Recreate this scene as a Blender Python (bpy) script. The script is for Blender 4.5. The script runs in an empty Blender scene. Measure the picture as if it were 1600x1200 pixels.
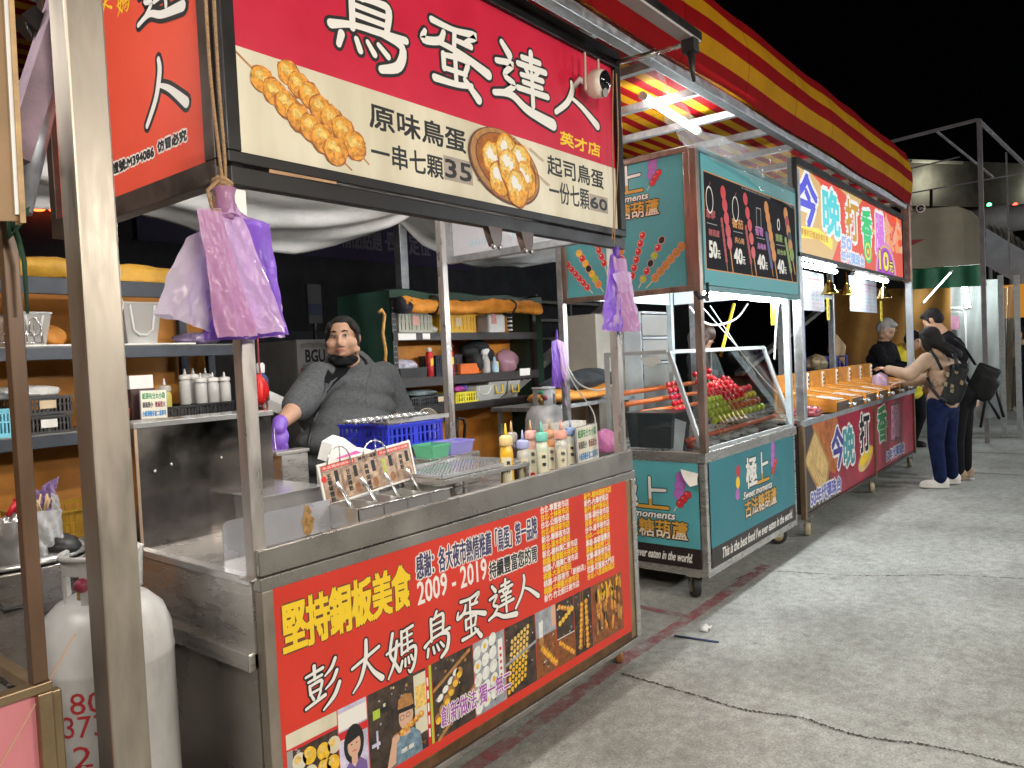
import bpy, math, random
from mathutils import Vector, Matrix
random.seed(7)
SC = bpy.context.scene
COL = SC.collection
# ------------------------------------------------------------------ camera
def V(*a): return Vector(a[0] if len(a) == 1 else a)
YAW, PITCH, ROLL, FPX = math.radians(38.85), math.radians(1.92), math.radians(-2.68), 1170.0
CF = V(math.cos(YAW)*math.cos(PITCH), math.sin(YAW)*math.cos(PITCH), -math.sin(PITCH))
_r = CF.cross(V(0, 0, 1)).normalized(); _u = _r.cross(CF)
CR = _r*math.cos(ROLL) + _u*math.sin(ROLL)
CU = -_r*math.sin(ROLL) + _u*math.cos(ROLL)
CP = V(0, 0, 1.55)
cam = bpy.data.cameras.new('camera'); camo = bpy.data.objects.new('camera', cam); COL.objects.link(camo)
cam.sensor_width = 36; cam.lens = FPX/1600*36; cam.clip_end = 500; cam.clip_start = .05
camo.matrix_world = Matrix(((CR.x, CU.x, -CF.x, CP.x), (CR.y, CU.y, -CF.y, CP.y), (CR.z, CU.z, -CF.z, CP.z), (0, 0, 0, 1)))
SC.camera = camo
def ray(px, py): return CF + CR*((px-800)/FPX) - CU*((py-600)/FPX)
def P(px, py, ax, v):                      # where the sight line of a photo pixel meets a plane of the place
    d = ray(px, py); i = 'xyz'.index(ax)
    return CP + d*((v-CP[i])/d[i])
def Y(px, py, v): return P(px, py, 'y', v)
def Z(px, py, v=0.0): return P(px, py, 'z', v)
def X(px, py, v): return P(px, py, 'x', v)
# ------------------------------------------------------------------ night sky, light of the street
w = bpy.data.worlds.new('World'); SC.world = w; w.use_nodes = True
_bg = w.node_tree.nodes['Background']; _bg.inputs[0].default_value = (.30, .36, .5, 1); _bg.inputs[1].default_value = .001
SC.view_settings.view_transform = 'Standard'; SC.view_settings.look = 'None'; SC.view_settings.exposure = .55; SC.view_settings.gamma = 1
def area(name, loc, to, power, col, sx, sy):
    l = bpy.data.lights.new(name, 'AREA'); l.shape = 'RECTANGLE'; l.size = sx; l.size_y = sy; l.energy = power; l.color = col
    o = bpy.data.objects.new(name, l); COL.objects.link(o); o.location = loc
    o.rotation_euler = (V(to)-V(loc)).to_track_quat('-Z', 'Y').to_euler()
    return o
area('lamp_of_opposite_stall', (-.6, -2.9, 3.3), (1.9, 1.9, 1.3), 140, (1, .90, .76), 1.5, .25)
area('lamp_of_opposite_stall', (3.4, -4.0, 2.9), (3.6, 1.0, .6), 105, (1, .93, .82), 1.5, .25)
area('lamp_of_opposite_stall', (9.5, -4.2, 2.9), (8.5, 1.0, .3), 115, (.92, .97, 1), 1.5, .25)
area('lamp_of_opposite_stall', (15.5, -3.8, 2.9), (14.0, 1.0, .2), 120, (.92, .97, 1), 1.5, .25)
SC.cycles.max_bounces = 7; SC.cycles.transparent_max_bounces = 16; SC.cycles.use_denoising = True
SC.cycles.sample_clamp_indirect = 6; SC.cycles.caustics_reflective = False; SC.cycles.caustics_refractive = False
# ------------------------------------------------------------------ materials
MATS = {}
def _nt(name):
    m = bpy.data.materials.new(name); m.use_nodes = True
    nt = m.node_tree; b = nt.nodes['Principled BSDF']; return m, nt, b
def lnk(nt, a, b): nt.links.new(a, b)
def M(name, col=(.5, .5, .5), rough=.5, metal=0, var=.12, sc=6, st=(1, 1, 1), bump=0, bsc=40, em=0, trans=0, alpha=1, rvar=0, coat=0, tint=None, emc=None, detail=5, sheen=0, spec=.5):
    if name in MATS: return MATS[name]
    m, nt, b = _nt(name)
    b.inputs['Base Color'].default_value = (*col, 1); b.inputs['Roughness'].default_value = rough; b.inputs['Metallic'].default_value = metal
    b.inputs['Transmission Weight'].default_value = trans; b.inputs['Alpha'].default_value = alpha; b.inputs['Coat Weight'].default_value = coat
    b.inputs['Specular IOR Level'].default_value = spec
    if sheen: b.inputs['Sheen Weight'].default_value = sheen
    if em: b.inputs['Emission Color'].default_value = (*(emc or col), 1); b.inputs['Emission Strength'].default_value = em
    tc = nt.nodes.new('ShaderNodeTexCoord'); mp = nt.nodes.new('ShaderNodeMapping'); mp.inputs['Scale'].default_value = st
    lnk(nt, tc.outputs['Object'], mp.inputs[0])
    if var or rvar:
        n = nt.nodes.new('ShaderNodeTexNoise'); n.inputs['Scale'].default_value = sc; n.inputs['Detail'].default_value = detail; n.inputs['Roughness'].default_value = .62
        lnk(nt, mp.outputs[0], n.inputs[0])
        if var:
            r = nt.nodes.new('ShaderNodeValToRGB'); lnk(nt, n.outputs[0], r.inputs[0])
            c2 = tint or col
            r.color_ramp.elements[0].position = .32; r.color_ramp.elements[1].position = .68
            r.color_ramp.elements[0].color = (*[max(0, c*(1-var)) for c in c2], 1); r.color_ramp.elements[1].color = (*[min(1, c*(1+var)) for c in col], 1)
            lnk(nt, r.outputs[0], b.inputs['Base Color'])
            if em and not emc: lnk(nt, r.outputs[0], b.inputs['Emission Color'])
        if rvar:
            q = nt.nodes.new('ShaderNodeMapRange'); lnk(nt, n.outputs[0], q.inputs[0])
            q.inputs[1].default_value = .3; q.inputs[2].default_value = .7; q.inputs[3].default_value = max(.02, rough-rvar); q.inputs[4].default_value = min(1, rough+rvar)
            lnk(nt, q.outputs[0], b.inputs['Roughness'])
    if bump:
        n2 = nt.nodes.new('ShaderNodeTexNoise'); n2.inputs['Scale'].default_value = bsc; n2.inputs['Detail'].default_value = 4
        lnk(nt, mp.outputs[0], n2.inputs[0])
        bp = nt.nodes.new('ShaderNodeBump'); bp.inputs['Strength'].default_value = bump; bp.inputs['Distance'].default_value = .02
        lnk(nt, n2.outputs[0], bp.inputs['Height']); lnk(nt, bp.outputs[0], b.inputs['Normal'])
    MATS[name] = m; return m
def emat(name, col, s):
    if name in MATS: return MATS[name]
    m, nt, b = _nt(name); nt.nodes.remove(b); e = nt.nodes.new('ShaderNodeEmission'); e.inputs[0].default_value = (*col, 1); e.inputs[1].default_value = s
    lnk(nt, e.outputs[0], nt.nodes['Material Output'].inputs[0]); MATS[name] = m; return m
def sheer(name, col, tfac, gloss=.15, rough=.15, bump=0, bsc=20, transl=0.0, st=(1, 1, 1)):   # thin clear or milky sheet
    if name in MATS: return MATS[name]
    m, nt, b = _nt(name)
    b.inputs['Base Color'].default_value = (*col, 1); b.inputs['Roughness'].default_value = rough
    t = nt.nodes.new('ShaderNodeBsdfTransparent'); mx = nt.nodes.new('ShaderNodeMixShader')
    src = b.outputs[0]
    if transl:
        tl = nt.nodes.new('ShaderNodeBsdfTranslucent'); tl.inputs[0].default_value = (*col, 1)
        m2 = nt.nodes.new('ShaderNodeMixShader'); m2.inputs[0].default_value = transl
        lnk(nt, b.outputs[0], m2.inputs[1]); lnk(nt, tl.outputs[0], m2.inputs[2]); src = m2.outputs[0]
    mx.inputs[0].default_value = tfac; lnk(nt, src, mx.inputs[1]); lnk(nt, t.outputs[0], mx.inputs[2])
    lnk(nt, mx.outputs[0], nt.nodes['Material Output'].inputs[0])
    if bump:
        tc = nt.nodes.new('ShaderNodeTexCoord'); mp = nt.nodes.new('ShaderNodeMapping'); mp.inputs['Scale'].default_value = st
        lnk(nt, tc.outputs['Object'], mp.inputs[0])
        n2 = nt.nodes.new('ShaderNodeTexNoise'); n2.inputs['Scale'].default_value = bsc; n2.inputs['Detail'].default_value = 3; n2.inputs['Distortion'].default_value = .8
        bp = nt.nodes.new('ShaderNodeBump'); bp.inputs['Strength'].default_value = bump; bp.inputs['Distance'].default_value = .03
        lnk(nt, mp.outputs[0], n2.inputs[0]); lnk(nt, n2.outputs[0], bp.inputs['Height']); lnk(nt, bp.outputs[0], b.inputs['Normal'])
    MATS[name] = m; return m
def glassmat(name='showcase glass', tint=(.93, .97, .96)):
    if name in MATS: return MATS[name]
    m, nt, b = _nt(name); nt.nodes.remove(b)
    t = nt.nodes.new('ShaderNodeBsdfTransparent'); t.inputs[0].default_value = (*tint, 1)
    g = nt.nodes.new('ShaderNodeBsdfGlossy'); g.inputs['Roughness'].default_value = .03; g.inputs[0].default_value = (.9, .95, .95, 1)
    f = nt.nodes.new('ShaderNodeFresnel'); f.inputs[0].default_value = 1.5
    ad = nt.nodes.new('ShaderNodeMath'); ad.operation = 'ADD'; ad.inputs[1].default_value = .03; lnk(nt, f.outputs[0], ad.inputs[0])
    mx = nt.nodes.new('ShaderNodeMixShader'); lnk(nt, ad.outputs[0], mx.inputs[0]); lnk(nt, t.outputs[0], mx.inputs[1]); lnk(nt, g.outputs[0], mx.inputs[2])
    lnk(nt, mx.outputs[0], nt.nodes['Material Output'].inputs[0]); MATS[name] = m; return m
# ------------------------------------------------------------------ mesh builder
class MB:
    def __init__(s): s.v = []; s.f = []; s.m = []; s.sm = []; s.uvs = None; s.zc = 0
    def face(s, idx, m=0, smooth=False): s.f.append(tuple(idx)); s.m.append(m); s.sm.append(smooth)
    def poly(s, pts, m=0):
        b = len(s.v); s.v += [V(p) for p in pts]; s.face(range(b, b+len(pts)), m)
    def obox(s, c, ax, ay, az, m=0):                       # centre + three half axes
        c, ax, ay, az = V(c), V(ax), V(ay), V(az); b = len(s.v)
        for k in (-1, 1):
            for j in (-1, 1):
                for i in (-1, 1): s.v.append(c+ax*i+ay*j+az*k)
        fl = ax.cross(ay).dot(az) < 0
        for q in ((0, 2, 3, 1), (4, 5, 7, 6), (0, 1, 5, 4), (2, 6, 7, 3), (0, 4, 6, 2), (1, 3, 7, 5)):
            s.face([b+i for i in (reversed(q) if fl else q)], m)
    def box(s, a, c, m=0):
        a, c = V(a), V(c); h = (c-a)/2; h = V(abs(h.x), abs(h.y), abs(h.z))
        s.obox((a+c)/2, (h.x, 0, 0), (0, h.y, 0), (0, 0, h.z), m)
    def bar(s, p, q, w_, h=None, up=(0, 0, 1), m=0):       # square bar from p to q
        p, q = V(p), V(q); d = q-p; u = V(up); n = d.normalized()
        if abs(n.dot(u.normalized())) > .98: u = V(1, 0, 0)
        sx = n.cross(u).normalized(); sz = sx.cross(n); h = h or w_
        s.obox((p+q)/2, sx*(w_/2), d/2, sz*(h/2), m)
    def ring(s, c, ax, ay, n):
        b = len(s.v)
        for i in range(n):
            a = 2*math.pi*i/n; s.v.append(V(c)+V(ax)*math.cos(a)+V(ay)*math.sin(a))
        return b
    def loft(s, rings, n, m=0, cap=True, closed=False):
        for k in range(len(rings)-1+(1 if closed else 0)):
            a, b = rings[k], rings[(k+1) % len(rings)]
            for i in range(n):
                j = (i+1) % n; s.face((a+i, a+j, b+j, b+i), m, True)
        if cap and not closed:
            s.face([rings[0]+i for i in reversed(range(n))], m); s.face([rings[-1]+i for i in range(n)], m)
    def tube(s, pts, r, n=8, m=0, cap=True, flat=1.0, closed=False):
        pts = [V(p) for p in pts]; R = r if isinstance(r, (list, tuple)) else [r]*len(pts); rs = []; sx = None
        for i, p in enumerate(pts):
            if closed: d = pts[(i+1) % len(pts)]-pts[i-1]
            else: d = (pts[min(i+1, len(pts)-1)]-pts[max(i-1, 0)])
            d.normalize()
            if sx is None:
                u = V(0, 0, 1) if abs(d.z) < .9 else V(1, 0, 0); sx = d.cross(u).normalized()
            else:
                sx = (sx-d*sx.dot(d))
                sx = sx.normalized() if sx.length > 1e-6 else d.cross(V(.3, .5, .8)).normalized()
            sy = d.cross(sx); rs.append(s.ring(p, sx*R[i], sy*R[i]*flat, n))
        s.loft(rs, n, m, cap, closed)
    def lathe(s, prof, c, n=16, m=0, ax=(0, 0, 1), cap=True):   # profile of (radius, height)
        c, ax = V(c), V(ax).normalized(); u = V(1, 0, 0) if abs(ax.x) < .9 else V(0, 1, 0)
        a = ax.cross(u).normalized(); b = ax.cross(a)
        rs = [s.ring(c+ax*h, a*max(r, 1e-4), b*max(r, 1e-4), n) for r, h in prof]; s.loft(rs, n, m, cap)
    def ell(s, c, r, n=14, k=9, m=0, rot=None):            # ellipsoid
        c = V(c); r = V(r) if not isinstance(r, (int, float)) else V(r, r, r); rs = []
        for j in range(k+1):
            t = math.pi*min(max(j/k, .02), .98); z = -math.cos(t); q = math.sin(t); b = len(s.v)
            for i in range(n):
                a = 2*math.pi*i/n; p = V(r.x*q*math.cos(a), r.y*q*math.sin(a), r.z*z); s.v.append(c+(rot @ p if rot else p))
            rs.append(b)
        s.loft(rs, n, m)
    def caps(s, p, q, r0, r1, n=12, m=0):                  # tapered limb with round ends
        p, q = V(p), V(q); d = (q-p).normalized(); u = V(0, 0, 1) if abs(d.z) < .9 else V(1, 0, 0)
        a = d.cross(u).normalized(); b = d.cross(a); rs = []
        for t in (-.95, -.7, -.35, 0): k = math.sqrt(1-t*t); rs.append(s.ring(p+d*(r0*t), a*r0*k, b*r0*k, n))
        for t in (0, .35, .7, .95): k = math.sqrt(1-t*t); rs.append(s.ring(q+d*(r1*t), a*r1*k, b*r1*k, n))
        s.loft(rs, n, m)
    def prism(s, pts, d, m=0):                             # polygon pushed along d
        pts = [V(p) for p in pts]; d = V(d); b = len(s.v); n = len(pts); s.v += pts+[p+d for p in pts]
        s.face([b+i for i in reversed(range(n))], m); s.face([b+n+i for i in range(n)], m)
        for i in range(n): j = (i+1) % n; s.face((b+i, b+j, b+n+j, b+n+i), m)
    def grid(s, fn, nu, nv, m=0, smooth=True, uv=False):   # sheet from fn(u,v)
        b = len(s.v)
        for j in range(nv+1):
            for i in range(nu+1): s.v.append(V(fn(i/nu, j/nv)))
        if uv:
            if s.uvs is None: s.uvs = {}
            for j in range(nv+1):
                for i in range(nu+1): s.uvs[b+j*(nu+1)+i] = (i/nu, j/nv)
        for j in range(nv):
            for i in range(nu):
                k = b+j*(nu+1)+i; s.face((k, k+1, k+nu+2, k+nu+1), m, smooth)
    def build(s, name, mats, parent=None, label=None, bevel=0, local=False, thick=0, stuff=False, recalc=False):
        me = bpy.data.meshes.new(name)
        off = V(0, 0, 0)
        if parent and not local:
            p = parent
            while p: off += V(p.location); p = p.parent
        me.from_pydata([tuple(v-off) for v in s.v], [], s.f)
        for m in (mats if isinstance(mats, (list, tuple)) else [mats]): me.materials.append(m)
        me.polygons.foreach_set('material_index', s.m); me.polygons.foreach_set('use_smooth', s.sm)
        if s.uvs:
            ul = me.uv_layers.new(name='UVMap')
            for lp in me.loops: ul.data[lp.index].uv = s.uvs.get(lp.vertex_index, (0, 0))
        me.update()
        o = bpy.data.objects.new(name, me); COL.objects.link(o)
        if parent: o.parent = parent
        if label: o['label'] = label
        if stuff: o['kind'] = 'stuff'
        if thick: md = o.modifiers.new('t', 'SOLIDIFY'); md.thickness = thick; md.offset = 0
        if bevel: md = o.modifiers.new('b', 'BEVEL'); md.width = bevel; md.segments = 2; md.limit_method = 'ANGLE'; md.harden_normals = False
        return o
def tag(o, label, cat, group=None):
    o['label'] = label; o['category'] = cat
    if group: o['group'] = group
    return o
def thing(name, label, cat, loc=(0, 0, 0), group=None, rz=0):
    o = bpy.data.objects.new(name, None); COL.objects.link(o); o.location = loc; o.rotation_euler = (0, 0, rz); o.empty_display_size = .1
    return tag(o, label, cat, group)
def struct(o): o['kind'] = 'structure'; return o
def copy_thing(root, loc, label, rz=None, group=None):
    r_ = root.copy(); COL.objects.link(r_); r_.location = loc; r_['label'] = label
    if rz is not None: r_.rotation_euler = (0, 0, rz)
    if group: r_['group'] = group
    for ch in [o for o in root.children]:
        c = ch.copy(); COL.objects.link(c); c.parent = r_
        for g in [o for o in ch.children]:
            d = g.copy(); COL.objects.link(d); d.parent = c
    return r_
def blob(mb, name, mats, voxel, parent=None, label=None, smooth=6, fac=.5):   # fuse limbs into one continuous surface
    o = mb.build('tmp', mats)
    md = o.modifiers.new('r', 'REMESH'); md.mode = 'VOXEL'; md.voxel_size = voxel; md.use_smooth_shade = True
    if smooth: sm = o.modifiers.new('s', 'SMOOTH'); sm.iterations = smooth; sm.factor = fac
    dg = bpy.context.evaluated_depsgraph_get(); me = bpy.data.meshes.new_from_object(o.evaluated_get(dg))
    bpy.data.objects.remove(o); me.name = name
    n = MB(); n.v = [v.co.copy() for v in me.vertices]
    for p in me.polygons: n.face(list(p.vertices), 0, True)
    bpy.data.meshes.remove(me)
    return n.build(name, mats, parent, label)
# ------------------------------------------------------------------ flat lettering and pictures on a panel
_TXT = {}
def txt(s):
    if s not in _TXT:
        c = bpy.data.curves.new('t', 'FONT'); c.body = s; c.resolution_u = 2
        o = bpy.data.objects.new('t', c); me = bpy.data.meshes.new_from_object(o)
        vs = [(v.co.x, v.co.y) for v in me.vertices]; fs = [tuple(p.vertices) for p in me.polygons]
        bpy.data.objects.remove(o); bpy.data.curves.remove(c); bpy.data.meshes.remove(me)
        x0 = min(a for a, b in vs); x1 = max(a for a, b in vs); y0 = min(b for a, b in vs); y1 = max(b for a, b in vs)
        _TXT[s] = ([((a-x0)/(x1-x0), (b-y0)/max(y1-y0, 1e-6)) for a, b in vs], fs, (x1-x0)/max(y1-y0, 1e-6))
    return _TXT[s]
def spline(pts, n=5):                                       # smooth line through (x, y, width) points
    if len(pts) < 3:
        return [tuple(a+(b-a)*i/n for a, b in zip(pts[0], pts[1])) for i in range(n+1)]
    out = []; q = [pts[0]]+list(pts)+[pts[-1]]
    for k in range(1, len(q)-2):
        p0, p1, p2, p3 = q[k-1], q[k], q[k+1], q[k+2]
        for i in range(n):
            t = i/n
            out.append(tuple(.5*(2*b+(c-a)*t+(2*a-5*b+4*c-d)*t*t+(3*b-a-3*c+d)*t**3) for a, b, c, d in zip(p0, p1, p2, p3)))
    out.append(tuple(pts[-1])); return out
BR = {
 '人': [[(40, 97, 8), (41, 78, 11), (29, 42, 10), (5, 8, 8)], [(36, 60, 5), (60, 46, 9), (94, 14, 14)]],
 '大': [[(6, 52, 7), (50, 63, 8), (92, 74, 8)], [(52, 97, 9), (48, 60, 11), (30, 25, 9), (5, 5, 4)], [(50, 56, 5), (70, 30, 9), (97, 8, 14)]],
 '鳥': [[(50, 100, 8), (40, 86, 7)], [(27, 88, 9), (26, 40, 8)], [(27, 85, 7), (60, 90, 8), (74, 86, 10), (70, 52, 8)], [(29, 73, 6), (69, 75, 6)], [(29, 60, 6), (69, 62, 6)], [(0, 34, 10), (26, 44, 7), (60, 48, 8), (96, 52, 9)], [(62, 47, 6), (90, 40, 10), (84, 10, 12), (60, -4, 9)], [(12, 26, 9), (8, 10, 7)], [(30, 26, 7), (34, 12, 8)], [(44, 28, 6), (52, 14, 8)], [(58, 30, 6), (70, 18, 8)]],
 '蛋': [[(18, 94, 8), (50, 93, 7), (82, 99, 9), (66, 82, 5)], [(50, 92, 7), (48, 60, 7)], [(50, 78, 6), (74, 78, 8)], [(34, 82, 7), (27, 66, 9), (5, 58, 9), (8, 72, 6)], [(20, 64, 6), (55, 60, 8), (100, 44, 13)], [(32, 48, 8), (32, 26, 7)], [(32, 47, 6), (66, 51, 8), (62, 28, 7)], [(32, 27, 6), (64, 29, 6)], [(49, 58, 7), (49, 8, 7)], [(18, 6, 9), (50, 8, 7), (72, 14, 7)], [(62, 20, 7), (82, -4, 12)]],
 '達': [[(50, 88, 7), (82, 91, 7)], [(66, 100, 9), (65, 76, 7)], [(42, 76, 7), (92, 80, 8)], [(55, 74, 7), (60, 66, 6)], [(78, 76, 7), (71, 66, 6)], [(47, 61, 6), (86, 65, 7)], [(50, 51, 6), (84, 53, 6)], [(40, 39, 7), (94, 43, 8)], [(66, 68, 7), (66, 20, 8)], [(16, 96, 8), (28, 82, 11)], [(6, 66, 7), (32, 70, 8), (18, 50, 7), (34, 40, 8), (14, 22, 6)], [(0, 18, 7), (28, 24, 9), (56, 10, 11), (102, 2, 15)]],
 '彭': [[(6, 83, 6), (54, 89, 8)], [(30, 100, 9), (30, 72, 7)], [(12, 71, 6), (50, 75, 7)], [(15, 62, 7), (16, 44, 7)], [(15, 61, 6), (48, 64, 8), (44, 46, 7)], [(16, 46, 6), (45, 48, 6)], [(18, 42, 6), (24, 31, 7)], [(44, 42, 7), (36, 30, 6)], [(2, 18, 7), (56, 30, 9)], [(90, 99, 9), (78, 82, 9), (58, 70, 4)], [(93, 72, 9), (80, 54, 9), (58, 42, 4)], [(99, 44, 10), (82, 20, 11), (50, 0, 5)]],
 '媽': [[(24, 95, 9), (13, 56, 8), (26, 34, 8), (40, 12, 10)], [(36, 76, 8), (26, 36, 9), (4, 6, 5)], [(2, 58, 6), (44, 67, 8)], [(52, 92, 8), (50, 44, 7)], [(52, 90, 6), (90, 95, 8)], [(70, 93, 7), (70, 46, 6)], [(52, 76, 5), (86, 79, 6)], [(52, 62, 5), (86, 64, 6)], [(50, 45, 6), (94, 50, 9), (90, 16, 9), (76, 0, 8), (68, 6, 4)], [(50, 30, 7), (42, 12, 8)], [(60, 32, 6), (59, 17, 7)], [(70, 33, 6), (72, 20, 7)], [(79, 35, 6), (84, 24, 7)]],
}
class Canvas(MB):
    STEP = .00004
    def __init__(s, O, U, W, z0=.0015):
        super().__init__(); s.O = V(O); s.U = V(U).normalized(); s.W = V(W).normalized(); s.N = s.U.cross(s.W).normalized(); s.W = s.N.cross(s.U); s.z = z0
    def lift(s): s.z += s.STEP; return s.z
    def at(s, u, v, z): return s.O+s.U*u+s.W*v+s.N*z
    def uv(s, px, py):
        d = ray(px, py); t = (s.O-CP).dot(s.N)/d.dot(s.N); q = CP+d*t-s.O; return (q.dot(s.U), q.dot(s.W))
    def pl(s, pts, m, px=False):
        z = s.lift(); MB.poly(s, [s.at(*(s.uv(*p) if px else p), z) for p in pts], m)
    def rect(s, u0, v0, u1, v1, m): s.pl([(u0, v0), (u1, v0), (u1, v1), (u0, v1)], m)
    def disc(s, u, v, ru, rv, m, n=20, rot=0):
        c, d = math.cos(rot), math.sin(rot)
        s.pl([(u+ru*math.cos(a)*c-rv*math.sin(a)*d, v+ru*math.cos(a)*d+rv*math.sin(a)*c) for a in (2*math.pi*i/n for i in range(n))], m)
    def glyph(s, t, u0, v0, u1, v1, m, du=0, dv=0, sh=0):
        vs, fs, _ = txt(t); z = s.lift(); b = len(s.v)
        for a, c in vs: s.v.append(s.at(u0+(u1-u0)*a+du+sh*(c-.5)*(v1-v0), v0+(v1-v0)*c+dv, z))
        for f in fs: s.face([b+i for i in f], m)
    def text(s, t, u0, v0, u1, v1, m, bold=0, out=0, om=0, sh=0):
        z_ = s.z
        if out:
            R = out+bold
            for k in range(8): a = math.pi*k/4; s.glyph(t, u0, v0, u1, v1, om, R*math.cos(a), R*math.sin(a), sh)
        if bold:
            for k in range(4): a = math.pi*(k/2+.25); s.glyph(t, u0, v0, u1, v1, m, bold*math.cos(a), bold*math.sin(a), sh)
        s.glyph(t, u0, v0, u1, v1, m, 0, 0, sh); s.z = z_
    def tpx(s, t, tl, br, m, **k):                          # the text fills the box between two photo points on this panel
        a = s.uv(*tl); b = s.uv(*br); s.text(t, a[0], b[1], b[0], a[1], m, **k)
    def col(s, t, u, v, cw, ch, m, gap=0, **k):             # characters one under another
        for i, c in enumerate(t): s.text(c, u, v-(i+1)*ch-i*gap, u+cw, v-i*ch-i*gap, m, **k)
    def stroke(s, pts, m, add=0, n=5):
        q = spline(pts, n); z = s.lift(); L = []; R = []
        for i, (x, y, w_) in enumerate(q):
            a = q[max(i-1, 0)]; b = q[min(i+1, len(q)-1)]; d = V(b[0]-a[0], b[1]-a[1]); d = d.normalized() if d.length else V(1, 0)
            h = w_/2+add; L.append((x-d.y*h, y+d.x*h)); R.append((x+d.y*h, y-d.x*h))
            if i == 0: d0, h0, c0 = d, h, (x, y)
        d1, h1, c1 = d, h, (x, y)
        b = len(s.v)
        for l, r_ in zip(L, R): s.v += [s.at(*l, z), s.at(*r_, z)]
        for i in range(len(L)-1): k = b+2*i; s.face((k, k+1, k+3, k+2), m)
        for c, d, h, sg in ((c0, d0, h0, -1), (c1, d1, h1, 1)):
            z = s.lift(); MB.poly(s, [s.at(c[0]+math.cos(a)*h, c[1]+math.sin(a)*h, z) for a in (2*math.pi*i/10 for i in range(10))], m)
    def brush(s, ch, u0, v0, u1, v1, m, om=None, out=0, wk=1, slant=0):
        f = lambda p: (u0+(u1-u0)*p[0]/100+slant*(p[1]/100-.5)*(v1-v0), v0+(v1-v0)*p[1]/100, p[2]/100*(v1-v0+u1-u0)/2*wk)
        z_ = s.z
        if out:
            for st in BR[ch]: s.stroke([f(p) for p in st], om, out)
        for st in BR[ch]: s.stroke([f(p) for p in st], m)
        s.z = z_
    def bpx(s, ch, tl, br, m, **k):
        a = s.uv(*tl); b = s.uv(*br); s.brush(ch, a[0], b[1], b[0], a[1], m, **k)
# ------------------------------------------------------------------ shared materials
STEEL = M('stainless steel', (.55, .53, .51), .28, .82, .09, 5, (1, 1, 5), bump=.012, bsc=5, rvar=.12)
STEELD = M('dull steel sheet', (.36, .335, .31), .33, .8, .2, 3, (1, 1, 1), bump=.015, bsc=5, rvar=.14)
STEELX = M('polished steel', (.64, .64, .64), .2, .72, .06, 8)
GALV = M('galvanised steel', (.42, .44, .46), .45, .85, .22, 22, rvar=.12)
PAINTG = M('grey painted steel', (.36, .37, .37), .5, .3, .18, 12)
BRONZE = M('bronze painted steel', (.13, .075, .045), .4, .3, .25, 7, (1, 1, .3), rvar=.1)
BRONZE2 = M('brass toned steel', (.30, .22, .13), .38, .8, .2, 8)
BLACKM = M('black painted metal', (.009, .007, .007), .42, 0, .3, 9, rvar=.1, spec=.35)
BROWNM = M('dark brown metal', (.075, .052, .043), .4, .5, .3, 8, rvar=.1)
RACKM = M('rack steel dark', (.035, .042, .055), .5, .3, .3, 8)
RUBBER = M('black rubber', (.02, .02, .02), .7, 0, .2)
BLACKP = M('black plastic', (.018, .018, .02), .45, 0, .25, 10)
WHITEP = M('white plastic', (.72, .72, .72), .4, 0, .05)
PAPER = M('paper white', (.78, .77, .74), .8, 0, .05, 9)
REDV = M('banner red', (.62, .035, .018), .42, 0, .10, 2.2, rvar=.08)
SIGNRED = M('sign red', (.74, .085, .045), .4, 0, .06, 2, rvar=.06)
CRIM = M('sign crimson', (.56, .012, .045), .4, 0, .08, 3, rvar=.06)
CREAM = M('sign cream', (.74, .69, .55), .45, 0, .07, 4, (1, 1, .25), tint=(.64, .58, .43))
BLK = M('print black', (.012, .012, .014), .5, 0, 0)
WHT = M('print white', (.80, .78, .74), .5, 0, 0)
YEL = M('print yellow', (.85, .58, .02), .5, 0, 0)
NAVY = M('print navy', (.05, .045, .13), .5, 0, 0)
TEAL = M('sign teal', (.085, .345, .385), .55, 0, .07, 3, rvar=.08)
TEALD = M('panel teal', (.03, .195, .24), .45, 0, .10, 3, rvar=.08)
GOLD = M('print gold', (.62, .33, .05), .5, 0, 0)
PURP = M('print purple', (.35, .06, .40), .5, 0, 0)
PRED = M('print red', (.62, .02, .02), .5, 0, 0)
ORNG = M('print orange', (.72, .24, .03), .5, 0, 0)
BRN = M('print brown', (.12, .045, .02), .5, 0, 0)
EGG = M('print fried egg ball', (.70, .30, .04), .5, 0, .45, 60, tint=(.52, .16, .015))
EGGL = M('print pale egg ball', (.80, .52, .14), .5, 0, .35, 70)
GRN = M('print lime', (.42, .55, .05), .5, 0, 0)
SKINP = M('print skin', (.66, .40, .28), .5, 0, 0)
PINKP = M('print pink', (.75, .16, .50), .5, 0, 0)
BLUP = M('print blue', (.10, .22, .62), .5, 0, 0)
WOODP = M('print bamboo', (.42, .20, .06), .5, 0, .3, 40)
GREYP = M('print grey', (.35, .33, .33), .5, 0, 0)
TUBE = emat('tube white', (.93, .98, 1), 160); TUBEW = emat('tube warm', (1, .96, .90), 125); TUBEB = emat('tube far', (.88, 1, .97), 70)
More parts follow.
